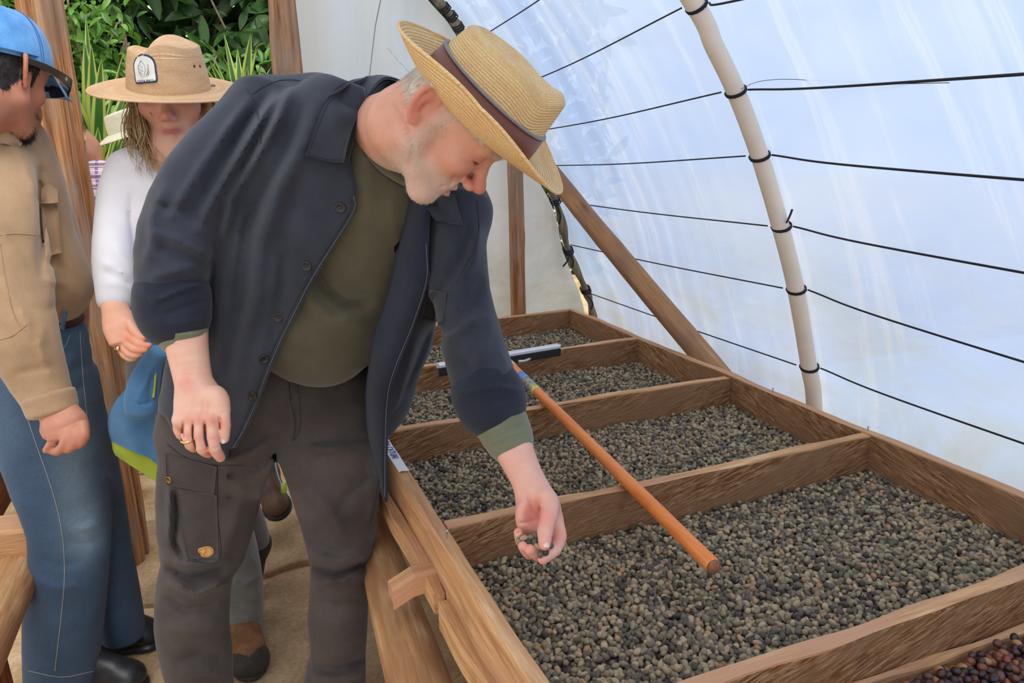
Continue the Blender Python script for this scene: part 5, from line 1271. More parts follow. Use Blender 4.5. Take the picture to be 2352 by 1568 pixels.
# boots, mostly below the frame
def boot(name, heel, toe, h, w_, mat, parent, sole=M['sole'], up=None, hgt=.16, lab=None, res=.006, shaft=.045, laces=False):
    heel, toe = np.asarray(heel, float), np.asarray(toe, float); d = nrm(toe-heel); L = np.linalg.norm(toe-heel); up = nrm(np.array(up if up is not None else (0, 0, 1.))-np.array(up if up is not None else (0, 0, 1.))@d*d); s_ = np.cross(d, up); fr = np.array([s_, d, up])
    pp = lambda a, b, c: heel+s_*a+d*b*L+up*c
    S = Sdf(); S.ell(pp(0, .78, .040), (w_*.95, L*.25, .040), 0, 'u', fr); S.ell(pp(0, .45, .050), (w_*.82, L*.36, .046), .03, 'u', fr); S.ell(pp(0, .16, .045), (w_*.78, L*.18, .046), .03, 'u', fr)
    S.cone(pp(0, .22, .05), pp(0, .17, hgt), .040, shaft, .04); S.cone(pp(0, .62, .075), pp(0, .25, .12), .024, .03, .03)
    q = np.array([pp(a, b, c) for a in (-w_*1.6, w_*1.6) for b in (-.2, 1.2) for c in (-.01, hgt+.06)])
    V, F = sculpt(S, q.min(0), q.max(0), res); o = mk(name, V, F, mat, parent, label=lab)
    S = Sdf(); S.ell(pp(0, .78, .010), (w_*1.08, L*.27, .020), 0, 'u', fr); S.ell(pp(0, .45, .010), (w_*.86, L*.4, .018), .02, 'u', fr); S.ell(pp(0, .16, .008), (w_*.86, L*.20, .022), .02, 'u', fr)
    V, F = sculpt(S, q.min(0)-.02, q.max(0)+.02, res); mk('boot_sole', V, F, sole, o); return o, pp
for (x, y, tt, dx) in ((492, 1795, 1.70, -.05), (764, 1800, 1.70, .03)):
    g_ = P(x, y, tt)*[1, 1, 0]; boot('boot', g_+[-.0, .10, .012], g_+[dx, -.15, .012], .1, .048, M['leather'], man)

# straw hat
HO = hd.w(0, .036, .034); Uh = nrm(hd.U+(-.16)*hd.Fw); Fh = nrm(hd.Fw-hd.Fw@Uh*Uh); Xh = np.cross(Fh, Uh)
def crown1(u):
    if u < .55: v = u/.55; return 1-.12*v**1.3, v*.88
    v = (u-.55)/.45; return .88*(1-v**1.7), .88+.12*math.sin(min(1, v*2.0)*math.pi/2)+.03*max(0, v-.5)
prm = dict(a=.094, b=.080, w=lambda th: .047+.020*np.clip(np.cos(th), 0, 1)**1.2+.012*np.clip(-np.cos(th), 0, 1)**2, lift=lambda th: .039*np.abs(np.sin(th))**2.6+.010*np.clip(np.cos(th), 0, 1)+.022*np.clip(-np.cos(th), 0, 1), curl=1.5,
           crown=crown1, h=lambda th, x, f: .098+.10*f, len=.17, dent=lambda x, f, u: -.014*np.exp(-(x/.030)**2-((f+.0)/.07)**2)*(u > .7)-.012*np.exp(-((np.abs(x)-.055)/.02)**2-((f-.06)/.04)**2)*(u > .3))
ht, Vc, Fc, ptf, th_ = hat(man, HO, Xh, Fh, Uh, prm, M['straw1'])
M['band'] = plain('brown leather band', rgb(112, 60, 40), .45, 0, .1, 20, .15)
def bandm(z0, z1, off, mat, nm, parent, a=prm['a'], b=prm['b'], sh=lambda z: 1-.14*(z/.1)**1.3):
    V = []; thv = np.arange(96)/96*2*np.pi
    for (z, o) in ((z0, 0), (z0, off), ((z0+z1)/2, off+.0006), (z1, off), (z1, 0)):
        zz = z+.15*a*np.cos(thv)*0; s_ = sh(max(z, 0)); V.append(HO+np.multiply.outer((b*s_+o)*np.sin(thv), Xh)+np.multiply.outer((a*s_+o)*np.cos(thv), Fh)+np.multiply.outer(zz, Uh))
    return mk(nm, np.vstack(V), gridF(5, 96, True), mat, parent)
bandm(.004, .043, .0035, M['band'], 'hat_band', ht); bandm(.0425, .0455, .0048, plain('grey band edge', rgb(120, 122, 126), .6), 'band_edge', ht)
# beans held in the hand
for i, (x, y, t) in enumerate([(1204, 1235, 1.098), (1219, 1234, 1.100), (1230, 1232, 1.102), (1228, 1245, 1.092), (1235, 1255, 1.086), (1192, 1243, 1.100), (1216, 1247, 1.092), (1253, 1268, 1.075), (1241, 1274, 1.072), (1264, 1253, 1.085), (1210, 1242, 1.104), (1243, 1244, 1.092), (1222, 1240, 1.106), (1262, 1262, 1.090)]):
    o = bpy.data.objects.new('coffee_bean', beanB if i % 2 else beanA); o.location = P(x, y, t-.008); o.rotation_euler = (i*1.3, i*.7, i*2.1); o.scale = (1.02,)*3; col.objects.link(o)
    tag(o, 'dark coffee bean held in the bending man\'s cupped left hand', 'coffee bean', 'beans in the man\'s hand')
# ---------------------------------------------------------------- woman in the flat brimmed hat
hw_ = Head(P(398, 222, 1.66), (.22, -.42, .88), (-.03, .90, .43), .97)
S = hw_.build(Sdf(), jaw=.85, fem=True)
S.path([hw_.w(0, -.015, -.03), P(398, 352, 1.66), P(392, 400, 1.68)], [.048, .044, .052], .03); S.ell(P(385, 470, 1.72), (.12, .07, .07), .04)
q = np.array([hw_.w(x, y, z) for x in (-.11, .11) for y in (-.11, .14) for z in (-.13, .13)]+[P(300, 420, 1.7), P(470, 430, 1.7)])
HOw = P(389, 200, 1.645); Uw = frame((.25, -.47, .83), (.09, .90, .50))[2]
V1, F1 = sculpt(S, q.min(0), q.max(0), .0036, post=lambda p, v: np.maximum(v, (p-HOw)@Uw-.004))
c1 = skincol(hw_, V1, L3(214, 164, 140), L3(196, 118, 100), L3(178, 96, 92), None, None, lambda q: (q[:, 2] > .055)*1.+(q[:, 1] < -.01)*(q[:, 2] > -.06)*1., L3(120, 92, 62), L3(120, 90, 66))
A = Sdf()
A.chain([(262, 690, 1.60, 28, .024), (264, 708, 1.59, 29, .024), (268, 722, 1.588, 31, .023), (276, 752, 1.582, 36, .021), (286, 784, 1.578, 32, .017)], .01, 2.2, .4, 2)
for pts, r0, r1 in ((((296, 742, 1.575), (310, 762, 1.568), (322, 774, 1.565), (330, 777, 1.563)), .0100, .0062), (((296, 775, 1.570), (314, 786, 1.562), (328, 792, 1.560), (343, 793, 1.558)), .0085, .0058), (((290, 788, 1.572), (306, 800, 1.562), (322, 804, 1.560), (336, 802, 1.560)), .0082, .0056), (((280, 795, 1.576), (296, 812, 1.568), (310, 816, 1.566), (324, 812, 1.566)), .0078, .0054), (((272, 795, 1.582), (284, 815, 1.576), (298, 824, 1.574), (312, 822, 1.574)), .0070, .0050)): finger(A, pts, r0, r1)
q = boxq(215, 640, 365, 845, 1.54, 1.63)
V2, F2 = sculpt(A, q.min(0), q.max(0), .0028)
c2 = handcol(V2, 0, L3(220, 120, 96), [(330, 777, 12), (343, 793, 11), (320, 803, 14), (296, 775, 14)], L3(222, 164, 136))
T_ = Sdf(); T_.chain([(385, 440, 1.76, 80, .05), (375, 600, 1.80, 65, .06), (385, 760, 1.82, 65, .07), (400, 860, 1.84, 70, .07)], .03, 2.2, .6)
T_.path(JP([(285, 400, 1.70), (262, 560, 1.66), (262, 690, 1.605)]), [.032, .028, .022], .03); T_.path(JP([(470, 400, 1.75), (520, 520, 1.75), (500, 640, 1.68)]), [.04, .035, .03], .03)
T_.path(JP([(430, 880, 1.84), (510, 1150, 2.0), (563, 1440, 2.2)]), [.06, .045, .03], .03); T_.path(JP([(400, 880, 1.86), (500, 1100, 2.1), (590, 1230, 2.3)]), [.06, .045, .03], .03)
q = np.array(JP([(200, 350, 1.55), (600, 350, 1.9), (200, 1500, 1.9), (650, 1500, 2.15), (600, 1200, 2.4)]))
V4, F4 = sculpt(T_, q.min(0)-.05, q.max(0)+.05, .016)
wom = mk('person', np.vstack([V1, V2, V4]), np.vstack([F1, F2+len(V1), F4+len(V1)+len(V2)]), M['skin'], colr=np.vstack([c1, c2, np.tile(L3(214, 164, 140), (len(V4), 1))]), origin=atz(520, 1480, 0)*[1, 1, 0])
tag(wom, 'woman in white top and flat brimmed beige hat, blue softshell tied round her waist', 'person')
ringm(wom, P(272, 799, 1.577), nrm(P(284, 815, 1.576)-P(272, 795, 1.582)), .0085, .002)
V, F = lathe([(.001, 0), (.006, .001), (.0055, .003), (.001, .004)], P(270, 800, 1.566), CB, 14); mk('ring_stone', V, F, M['gold'], wom)
# hair
M['hairw'] = plain('light brown hair', rgb(196, 164, 122), .45, 0, .35, 120, .1)
r = np.random.default_rng(8); paths = []
for i in range(900):
    sd_ = -1 if i % 5 == 4 else 1          # her right side faces the left of the picture
    a0 = r.uniform(-.3, 1.25); lx = .078*math.cos(a0*.6); ly = -.03-.055*math.sin(a0)+.05*(r.random() < .35)*r.random()
    p0 = hw_.w(sd_*lx, ly, r.uniform(.01, .05))
    x0, y0, t0 = proj(p0)
    if sd_ > 0: end = P(352+r.normal(0, 26), 395+r.uniform(-30, 24), t0+r.normal(-.02, .02)); midp = P(322+r.normal(0, 13), 300+r.normal(0, 6), t0+r.normal(-.015, .014))
    else: end = P(478+r.normal(0, 16), 330+r.uniform(-15, 30), t0+r.normal(.02, .02)); midp = P(486+r.normal(0, 9), 275, t0)
    cur = r.normal(0, .008, 3); q = catmull([p0, p0*.4+midp*.6+[0, 0, .01], midp, midp*.45+end*.55+cur, end+CR*r.normal(.004, .008)], 4); paths.append(q)
V, F = strands(paths, .0010); mk('hair', V, F, M['hairw'], wom)
S = Sdf()
S.chain([(334, 262, 1.66, 10, .03), (330, 300, 1.66, 17, .034), (338, 345, 1.655, 22, .03), (350, 385, 1.65, 14, .02)], .02, 2, .6); S.chain([(478, 240, 1.68, 9, .03), (484, 290, 1.68, 12, .03), (478, 335, 1.69, 8, .02)], .02, 2, .6)
q = np.array(JP([(300, 200, 1.58), (520, 420, 1.75), (300, 420, 1.75), (520, 200, 1.58)])); V, F = sculpt(S, q.min(0), q.max(0), .005)
o = mk('hair', V, F, M['hairw'], wom); tag(o, None, None, None, 'stuff')
# top
S = Sdf()
S.chain([(392, 372, 1.70, 56, .045), (386, 410, 1.71, 118, .080), (380, 500, 1.735, 112, .105), (376, 600, 1.76, 92, .10), (372, 700, 1.78, 90, .10), (372, 775, 1.79, 94, .105)], .03, 2.2, .35)
S.chain([(300, 392, 1.70, 44, .05), (272, 450, 1.67, 42, .050), (262, 530, 1.64, 43, .048), (262, 600, 1.625, 46, .046), (264, 660, 1.61, 42, .042), (262, 700, 1.60, 36, .034)], .04, 2.1, .3)
S.chain([(470, 400, 1.72, 44, .05), (520, 520, 1.72, 40, .045), (500, 640, 1.68, 36, .040)], .04, 2.1, .3)
for f in (([(305, 420), (300, 500), (312, 600), (318, 660)], 6, -.010), ([(225, 600), (262, 612), (300, 640)], 6, .006), ([(230, 625), (265, 632), (305, 660)], 5, -.006), ([(240, 655), (275, 650), (310, 668)], 5, .005), ([(262, 560), (290, 600), (312, 630)], 6, .005), ([(330, 560), (322, 640), (318, 700)], 8, .004)): S.fold(*f)
q = np.array(JP([(190, 340, 1.5), (580, 340, 1.9), (190, 800, 1.5), (580, 800, 1.92)])); V, F = sculpt(S, q.min(0), q.max(0), .0068); V = smoothV(V, F, 2)
top = mk('white_top', V, F, M['white'], wom)
# trousers
S = Sdf()
S.chain([(392, 800, 1.81, 92, .105), (400, 900, 1.83, 98, .11)], .03, 2.2, .4)
S.chain([(430, 880, 1.85, 62, .085), (470, 1040, 1.89, 52, .075), (515, 1160, 2.0, 46, .072), (545, 1260, 2.08, 44, .072), (560, 1350, 2.14, 43, .072), (563, 1425, 2.19, 39, .068)], .03, 2.1, .25)
S.chain([(400, 880, 1.88, 60, .085), (480, 1050, 2.05, 46, .075), (560, 1170, 2.24, 36, .062), (590, 1235, 2.34, 28, .055)], .03, 2.1, .25)
for f in (([(528, 1330), (560, 1345), (600, 1320)], 6, .010), ([(530, 1380), (560, 1385), (598, 1375)], 5, -.010), ([(585, 1340), (590, 1380)], 5, .008), ([(545, 1200), (560, 1260), (590, 1300)], 6, .008), ([(380, 860), (372, 960)], 6, .006), ([(530, 1410), (565, 1425), (590, 1400)], 5, .005)): S.fold(*f)
q = np.array(JP([(280, 780, 1.65), (640, 1460, 2.3), (280, 1460, 1.8), (640, 780, 2.5), (640, 1250, 2.45)])); V, F = sculpt(S, q.min(0), q.max(0), .008); V = smoothV(V, F, 2)
mk('trousers', V, F, M['greyp'], wom)
g1 = atz(552, 1405, .02); g2 = atz(580, 1560, .012)
bt, pp = boot('boot', g1+[0, .02, .0], g2, .1, .052, M['leather'], wom, hgt=.20, lab='brown leather hiking boot with dark rubber toe')
S = Sdf(); S.ell(pp(0, .86, .030), (.0555, .064, .044), 0, 'u', np.array([np.cross(nrm(g2-g1), [0, 0, 1.]), nrm(g2-g1), [0, 0, 1.]])); q = np.array([pp(a, b, c) for a in (-.07, .07) for b in (.4, 1.2) for c in (-.02, .1)]); V, F = sculpt(S, q.min(0), q.max(0), .005); mk('toe_cap', V, F, M['sole'], bt)
V, F = tube(catmull([pp(-.042, .62, .062), pp(0, .66, .082), pp(.042, .62, .062)], 5), .004, 6); 
M['lace'] = plain('dark laces', rgb(58, 34, 32), .8, 0, .2, 300, .3)
for i in range(5):
    b_ = .58-.085*i; z_ = .098+.022*i
    V, F = tube(catmull([pp(-.022, b_, z_), pp(0, b_-.04, z_+.014), pp(.022, b_-.07, z_+.006)], 4), .0026, 5); mk('lace', V, F, M['lace'], bt)
    V, F = tube(catmull([pp(.022, b_, z_), pp(0, b_-.04, z_+.016), pp(-.022, b_-.07, z_+.006)], 4), .0026, 5); mk('lace', V, F, M['lace'], bt)
    for sg in (-1, 1): V, F = lathe([(.0048, 0), (.0044, .003), (.001, .004)], pp(sg*.024, b_, z_-.002), (.2*sg, -.6, .8), 8); mk('eyelet', V, F, M['metal'], bt)
bt2, _ = boot('boot', P(618, 1232, 2.44), P(585, 1362, 2.40), .1, .046, M['leather'], wom, up=nrm(-CR+.25*CU+.15*CB), hgt=.13, lab='brown boot with its heel lifted')
# softshell tied at the waist
jw = thing_child('tied_softshell', wom)
def sh(name, rows, mat, parent=jw, m=6, th=.006, wob=.003, seed=0): V, F = sheet(rows, m, th, wob, seed); return mk(name, V, F, mat, parent)
sh('hanging_back', [[(372, 838, 1.72), (352, 842, 1.70), (325, 862, 1.69), (300, 880, 1.70)], [(378, 920, 1.73), (345, 920, 1.72), (296, 925, 1.70), (254, 942, 1.71)], [(376, 1010, 1.75), (340, 1000, 1.74), (292, 990, 1.72), (250, 985, 1.73)], [(376, 1080, 1.77), (345, 1050, 1.76), (305, 1035, 1.745), (256, 1012, 1.745)]], M['blue'], seed=2)
sh('lime_lining', [[(377, 1062, 1.775), (345, 1040, 1.765), (305, 1022, 1.75), (256, 1002, 1.75)], [(374, 1090, 1.785), (340, 1074, 1.775), (300, 1052, 1.76), (260, 1030, 1.755)], [(373, 1115, 1.79), (345, 1096, 1.78), (310, 1074, 1.77), (266, 1044, 1.765)]], M['lime'], th=.004, wob=.001)
sh('waist_wrap', [[(318, 760, 1.66), (345, 752, 1.655), (375, 768, 1.655), (400, 782, 1.67)], [(322, 790, 1.655), (350, 786, 1.645), (378, 798, 1.645), (402, 806, 1.665)], [(326, 818, 1.66), (352, 824, 1.65), (380, 832, 1.65), (402, 836, 1.67)]], M['blue'], wob=.004)
sh('waist_wrap', [[(318, 690, 1.655), (326, 730, 1.655), (345, 765, 1.655), (372, 792, 1.655)], [(330, 700, 1.65), (342, 742, 1.65), (360, 775, 1.65), (385, 800, 1.655)]], M['blue'], wob=.001)
S = Sdf(); S.chain([(362, 806, 1.64, 20, .02), (345, 840, 1.645, 26, .022), (330, 885, 1.655, 34, .026), (324, 925, 1.66, 36, .028), (325, 946, 1.662, 33, .024)], .01, 2.2, .25); S.ell(P(372, 808, 1.64), (.024, .02, .018), .012)
for f in (([(355, 830), (335, 880), (310, 930)], 5, .004), ([(350, 850), (345, 900), (340, 935)], 5, -.004), ([(292, 918), (325, 930), (358, 920)], 3, -.004), ([(360, 795), (385, 815)], 4, -.004)): S.fold(*f)
q = np.array(JP([(270, 770, 1.58), (410, 970, 1.58), (270, 970, 1.72), (410, 770, 1.72)])); V, F = sculpt(S, q.min(0), q.max(0), .0042); mk('tied_sleeve', V, F, M['blue'], jw)
V, F = tube(catmull(JP([(318, 655, 1.66), (305, 680, 1.64), (300, 715, 1.64), (306, 745, 1.645), (318, 765, 1.65)]), 6), .0022, 6); mk('cord', V, F, plain('bright blue cord', rgb(40, 120, 185), .5), jw)
V, F = sheet([[(358, 822, 1.635), (362, 822, 1.635)], [(354, 880, 1.64), (358, 880, 1.64)], [(350, 912, 1.645), (355, 912, 1.645)]], 3, .003); mk('zip_edge', V, F, M['lime'], jw)
# her hat
HO = P(389, 200, 1.645); X_, Fw_, U_ = frame((.25, -.47, .83), (.09, .90, .50))
def crownw(u):
    if u < .70: v = u/.70; return 1-.16*v**1.4, v*.93
    v = (u-.70)/.30; return .84*math.cos(v*1.45)+.0, .93+.10*math.sin(v*1.5)
prm2 = dict(a=.098, b=.0875, w=lambda th: .075+.004*np.sin(2*th), lift=lambda th: -.006*np.sin(th)**2+.002*np.cos(th), curl=1.3, crown=crownw, h=lambda th, x, f: .094-.16*np.clip(x-.02, 0, .1), len=.2,
            dent=lambda x, f, u: -.022*np.exp(-((x-.040)/.018)**2)*(u > .5)*min(1, (u-.5)*3)+.010*np.exp(-((x+.01)/.035)**2)*(u > .6))
h2, Vc, Fc, ptf, th_ = hat(wom, HO, X_, Fw_, U_, prm2, M['straw2'])
hs = Surf(Vc, Fc)
def disk_patch(poly, off, mat, nm, parent, px=True):
    q = catmull(np.array(poly+poly[:1], float), 3)[:-1]; top = []; bot = []
    for x, y in q:
        p, n = hs.hit(x, y)
        if p is None: p, n = P(x, y, 1.54), CB
        top.append(p+n*(off+.001)); bot.append(p-n*.001)
    n_ = len(q); c, nn = hs.hit(*q.mean(0)); top.append(c+nn*(off+.0012))
    return mk(nm, top+bot, [[i, (i+1) % n_, n_] for i in range(n_)][::-1]+[[i, (i+1) % n_, n_+1+(i+1) % n_, n_+1+i] for i in range(n_)], mat, parent, smooth=False)
pe = [(308, 150), (312, 136), (322, 127), (336, 125), (349, 131), (357, 144), (360, 165), (362, 186), (352, 190), (335, 191), (317, 193), (313, 188), (310, 168)]
c0 = np.mean(pe, 0); emb = disk_patch(pe, .0012, plain('navy edging', rgb(36, 62, 84), .8), 'hat_patch', h2)
pi_ = [tuple(c0+(np.array(p)-c0)*.88) for p in pe]; disk_patch(pi_, .0022, plain('off white patch', rgb(226, 226, 220), .8), 'patch_face', h2)
pc, nc_ = hs.hit(337, 186); tx = nrm(CR*.99+CU*.06); tx = nrm(tx-tx@nc_*nc_)
text('MAYA MAYA', pc+nc_*.0038, tx, np.cross(nc_, tx), .0072, plain('dark print', rgb(50, 60, 70), .8), h2, ext=.0002, sx=.95)
M['lg'] = plain('grey embroidery', rgb(168, 170, 164), .9)
for ln in ([(326, 140), (320, 152), (322, 166), (330, 178)], [(326, 140), (334, 150), (336, 162), (332, 176)], [(324, 150), (330, 156)], [(322, 158), (331, 164)], [(323, 165), (330, 171)], [(341, 148), (342, 162), (337, 176)], [(341, 158), (345, 166), (341, 174)]):
    q = hs.line(ln, 3, .0036)
    if len(q) > 2: V, F = tube(q, .0007, 4); mk('embroidery', V, F, M['lg'], h2)
for (x, y) in ((446, 152), (459, 152)): 
    p, n = hs.hit(x, y)
    if p is not None: V, F = lathe([(.0030, 0), (.0026, .0012), (.0006, .0012)], p, n, 10); mk('vent_hole', V, F, M['black'], h2)

# ---------------------------------------------------------------- man in the blue cap, seen from behind his shoulder
Fc_, Uc_ = (.02, -.08, -1.0), (.10, .99, -.08)
X_, F_, U_ = frame(Fc_, Uc_); hm = Head(P(62, 176, 1.46)-X_*.072, Fc_, Uc_, 1.0)
S = hm.build(Sdf())
S.path([hm.w(0, -.012, -.02), hm.w(0, -.028, -.07), P(14, 262, 1.55), P(5, 310, 1.60)], [.050, .052, .054, .056], .03)
q = np.array([hm.w(x, y, z) for x in (-.11, .11) for y in (-.11, .14) for z in (-.13, .13)]+[P(-60, 330, 1.5), P(80, 380, 1.6)])
V1, F1 = sculpt(S, q.min(0), q.max(0), .0032)
hb = lambda q: np.maximum.reduce([1.*((q[:, 2] > .012-1.9*np.clip(-q[:, 1], 0, .03)) & (q[:, 1] < .02) & (q[:, 0] < .080)), 1.*(q[:, 2] > .05), 1.*((np.abs(q[:, 1]-.022) < .010) & (q[:, 2] > -.012) & (q[:, 0] > .05) & (q[:, 0] < .082))])
c1 = skincol(hm, V1, L3(176, 118, 92), L3(190, 100, 78), L3(150, 90, 80), lambda q: 1.3*np.exp(-((q[:, 2]+.098)/.018)**2-((q[:, 1]-.09)/.028)**2-(q[:, 0]/.035)**2)+.9*np.exp(-((q[:, 2]+.05)/.006)**2-((q[:, 1]-.095)/.02)**2), L3(40, 32, 34), lambda q: hb(q)*1., L3(34, 28, 26))
A = Sdf()
A.chain([(104, 890, 1.53, 44, .034), (122, 925, 1.525, 38, .028), (132, 946, 1.52, 40, .025), (150, 972, 1.512, 46, .025), (158, 1000, 1.51, 44, .019)], .01, 2.2, .4, 2)
for pts, r0, r1 in ((((190, 975, 1.500), (193, 1003, 1.492), (180, 1020, 1.495), (166, 1018, 1.51)), .0108, .0080), (((172, 990, 1.495), (172, 1015, 1.490), (158, 1030, 1.495), (142, 1030, 1.51)), .0108, .0082), (((152, 995, 1.495), (148, 1020, 1.490), (132, 1036, 1.498), (116, 1034, 1.51)), .0104, .0078), (((132, 988, 1.50), (124, 1008, 1.495), (114, 1024, 1.50), (106, 1034, 1.51)), .0092, .0070), (((118, 950, 1.52), (106, 968, 1.515), (103, 988, 1.51), (108, 1003, 1.51)), .0110, .0076)): finger(A, pts, r0, r1)
A.ell(P(168, 1008, 1.504), (.020, .016, .018), .008); A.ell(P(186, 1008, 1.500), (.013, .012, .015), .006)
A.chain([(178, 800, 1.86, 14, .02), (188, 830, 1.86, 19, .022), (194, 855, 1.86, 15, .018), (192, 876, 1.86, 10, .012)], .01, 2, .5)
for x_, y_ in ((196, 850), (188, 858), (200, 842)): A.cone(P(x_, y_, 1.85), P(x_-4, y_+22, 1.855), .0085, .0065, .004)
q = np.vstack([boxq(50, 860, 225, 1055, 1.46, 1.56), boxq(160, 780, 222, 900, 1.83, 1.9)]); V2, F2 = sculpt(A, q.min(0), q.max(0), .003)
c2 = handcol(V2, 0, L3(168, 96, 76), [(193, 1003, 14), (172, 1012, 14), (148, 1018, 14), (116, 1034, 12)], L3(186, 128, 102))
T_ = Sdf(); T_.chain([(20, 400, 1.68, 70, .06), (60, 560, 1.72, 65, .07), (95, 700, 1.76, 50, .06), (105, 850, 1.80, 60, .07)], .03, 2.2, .6); T_.path(JP([(0, 400, 1.52), (20, 700, 1.50), (110, 905, 1.53)]), [.045, .04, .03], .03); T_.path(JP([(170, 700, 1.8), (180, 810, 1.86)]), [.035, .02], .02)
T_.path(JP([(90, 880, 1.74), (150, 1200, 1.82), (142, 1530, 1.93)]), [.06, .045, .035], .03); T_.path(JP([(150, 880, 1.80), (225, 1200, 1.98), (285, 1450, 2.14)]), [.06, .045, .035], .03)
q = np.array(JP([(-100, 350, 1.5), (230, 350, 1.9), (-100, 1560, 1.8), (330, 1560, 2.2)])); V4, F4 = sculpt(T_, q.min(0)-.05, q.max(0)+.05, .016)
cm = mk('person', np.vstack([V1, V2, V4]), np.vstack([F1, F2+len(V1), F4+len(V1)+len(V2)]), M['skin'], colr=np.vstack([c1, c2, np.tile(L3(186, 128, 102), (len(V4), 1))]), origin=atz(200, 1530, 0)*[1, 1, 0])
tag(cm, 'man in blue cap, tan shirt and jeans at the left edge, turned away', 'person')
N1 = vnormals(V1, F1); r = np.random.default_rng(5)
hairs('hair', lambda q: (hb(q)*1.)*(q[:, 2] < .06)*(q[:, 2] > -.05), (0, -.2, -1), 3200, .014, .0004, M['hairb'], cm, V1, N1, hm)
hairs('goatee', lambda q: np.exp(-((q[:, 2]+.100)/.016)**2-((q[:, 1]-.09)/.024)**2-(q[:, 0]/.03)**2), (0, .3, -1), 1800, .016, .0004, M['hairb'], cm, V1, N1, hm, lay=.6)
# cap
cap = thing_child('cap', cm); kU = nrm(hm.U+.22*hm.Fw*-1); kF = nrm(hm.Fw-hm.Fw@kU*kU); kX = np.cross(kF, kU); cO = hm.w(0, .022, .040)
M['cap'] = cloth('washed blue cotton', rgb(70, 128, 190), rgb(104, 162, 214), .85, 1300, .25, 12, .15, .2)
nth, nr = 72, 20; th = np.arange(nth)/nth*2*np.pi; V = []
for i in range(nr):
    u = i/(nr-1); a_ = u*math.pi/2*.985; s_ = math.cos(a_)**.75; z_ = .100*math.sin(a_)**1.05
    seamr = 1-.012*np.exp(-(np.minimum(np.abs(((th/(np.pi/3)) % 1)-.5), 9)-.5)**2/.0012)
    V.append(cO+np.multiply.outer(.083*s_*np.sin(th)*seamr, kX)+np.multiply.outer(.100*s_*np.cos(th)*seamr, kF)+kU*z_)
Vc = np.vstack(V); F = gridF(nr, nth, True).tolist(); F.append([(nr-1)*nth+i for i in range(nth)]); mk('cap_crown', Vc, F, M['cap'], cap); cs = Surf(Vc, F)
for k_ in range(6):
    a_ = (k_+.5)*np.pi/3
    for da in (-.035, .035):
        q = [cO+.084*math.cos(v)**.75*math.sin(a_+da)*kX+.101*math.cos(v)**.75*math.cos(a_+da)*kF+kU*.1005*math.sin(v)**1.05 for v in np.linspace(.03, 1.45, 16)]; V, F = tube(q, .0007, 4); mk('cap_seam', V, F, plain('blue thread', rgb(60, 110, 165), .9), cap)
V, F = lathe([(.006, 0), (.005, .003), (.001, .004)], cO+kU*.100, kU, 12); mk('cap_button', V, F, M['cap'], cap)
V = []
for side in (0, 1):
    for i in range(12):
        u = i/11
        for j in range(21):
            a_ = (j/20-.5)*2*1.02; base = np.array([.083*math.sin(a_), .100*math.cos(a_)]); ln = .072*math.sqrt(max(0, 1-(abs(a_)/1.12)**2.6))
            f = base[1]+ln*u; x = base[0]*(1+.05*u); z = -.004-.55*ln*u-.20*(abs(x)/.08)**2*.08*(1+u)-(.0022 if side else 0); V.append(cO+kX*x+kF*f+kU*z)
F = gridF(12, 21); F2_ = (F+252)[:, ::-1]; rim = [[11*21+j, 11*21+j+1, 252+11*21+j+1, 252+11*21+j] for j in range(20)]; vis_ = mk('visor', np.array(V), F.tolist()+F2_.tolist()+rim, M['cap'], cap)
# strap and slide of the cap near the ear
q = [cO+.0845*math.sin(a_)*kX+.1015*math.cos(a_)*kF+kU*.008 for a_ in np.linspace(1.75, 2.9, 14)]; V, F = tube(q, .008, 8, flat=.25, up=kU); mk('cap_strap', V, F, M['cap'], cap)
# sunglasses resting on the visor
sg = thing('sunglasses', 'black wraparound sunglasses parked on the blue cap\'s visor', 'sunglasses', hm.w(.05, .1, .04))
q = [hm.w(.082, -.028, .020), hm.w(.0865, .01, .030), hm.w(.090, .07, .035), hm.w(.084, .112, .036), hm.w(.066, .134, .036)]; V, F = tube(catmull(q, 6), np.linspace(.004, .011, 25), 10, flat=.30, up=hm.U); V = np.array(V)
V, F = [], None
pa_ = catmull(q, 6); hh_ = np.linspace(.0045, .0125, len(pa_)); rows = []
T__ = np.gradient(pa_, axis=0); no_ = np.cross(T__, hm.U); no_ /= np.linalg.norm(no_, axis=1)[:, None]; Vv = []
for i in range(len(pa_)):
    for (a, b) in ((1, 1), (1, -1), (-1, -1), (-1, 1)): Vv.append(pa_[i]+hm.U*hh_[i]*a+no_[i]*.0022*b)
mk('temple', Vv, gridF(len(pa_), 4, True).tolist()+[[0, 1, 2, 3], [4*len(pa_)-1, 4*len(pa_)-2, 4*len(pa_)-3, 4*len(pa_)-4]], M['black'], sg, smooth=False)
q = [hm.w(x, .134+.022*(1-(x/.068)**2), .036) for x in np.linspace(.068, -.068, 22)]; pa_ = np.array(q); T__ = np.gradient(pa_, axis=0); no_ = np.cross(T__, hm.U); no_ /= np.linalg.norm(no_, axis=1)[:, None]; Vv = []
for i in range(len(pa_)):
    hh = .017 if abs(i-10.5) > 1.5 else .006
    for (a, b) in ((.8, 1), (-1.2, 1), (-1.2, -1), (.8, -1)): Vv.append(pa_[i]+hm.U*hh*a+no_[i]*.0022*b)
mk('lens', Vv, gridF(len(pa_), 4, True).tolist()+[[0, 1, 2, 3]], M['black'], sg, smooth=False)
M['silver'] = plain('silver print', rgb(200, 200, 205), .4)
text('Sf', hm.w(.0915, .086, .036), hm.Fw, hm.U, .010, M['silver'], sg, 'temple_mark', ext=.0002)
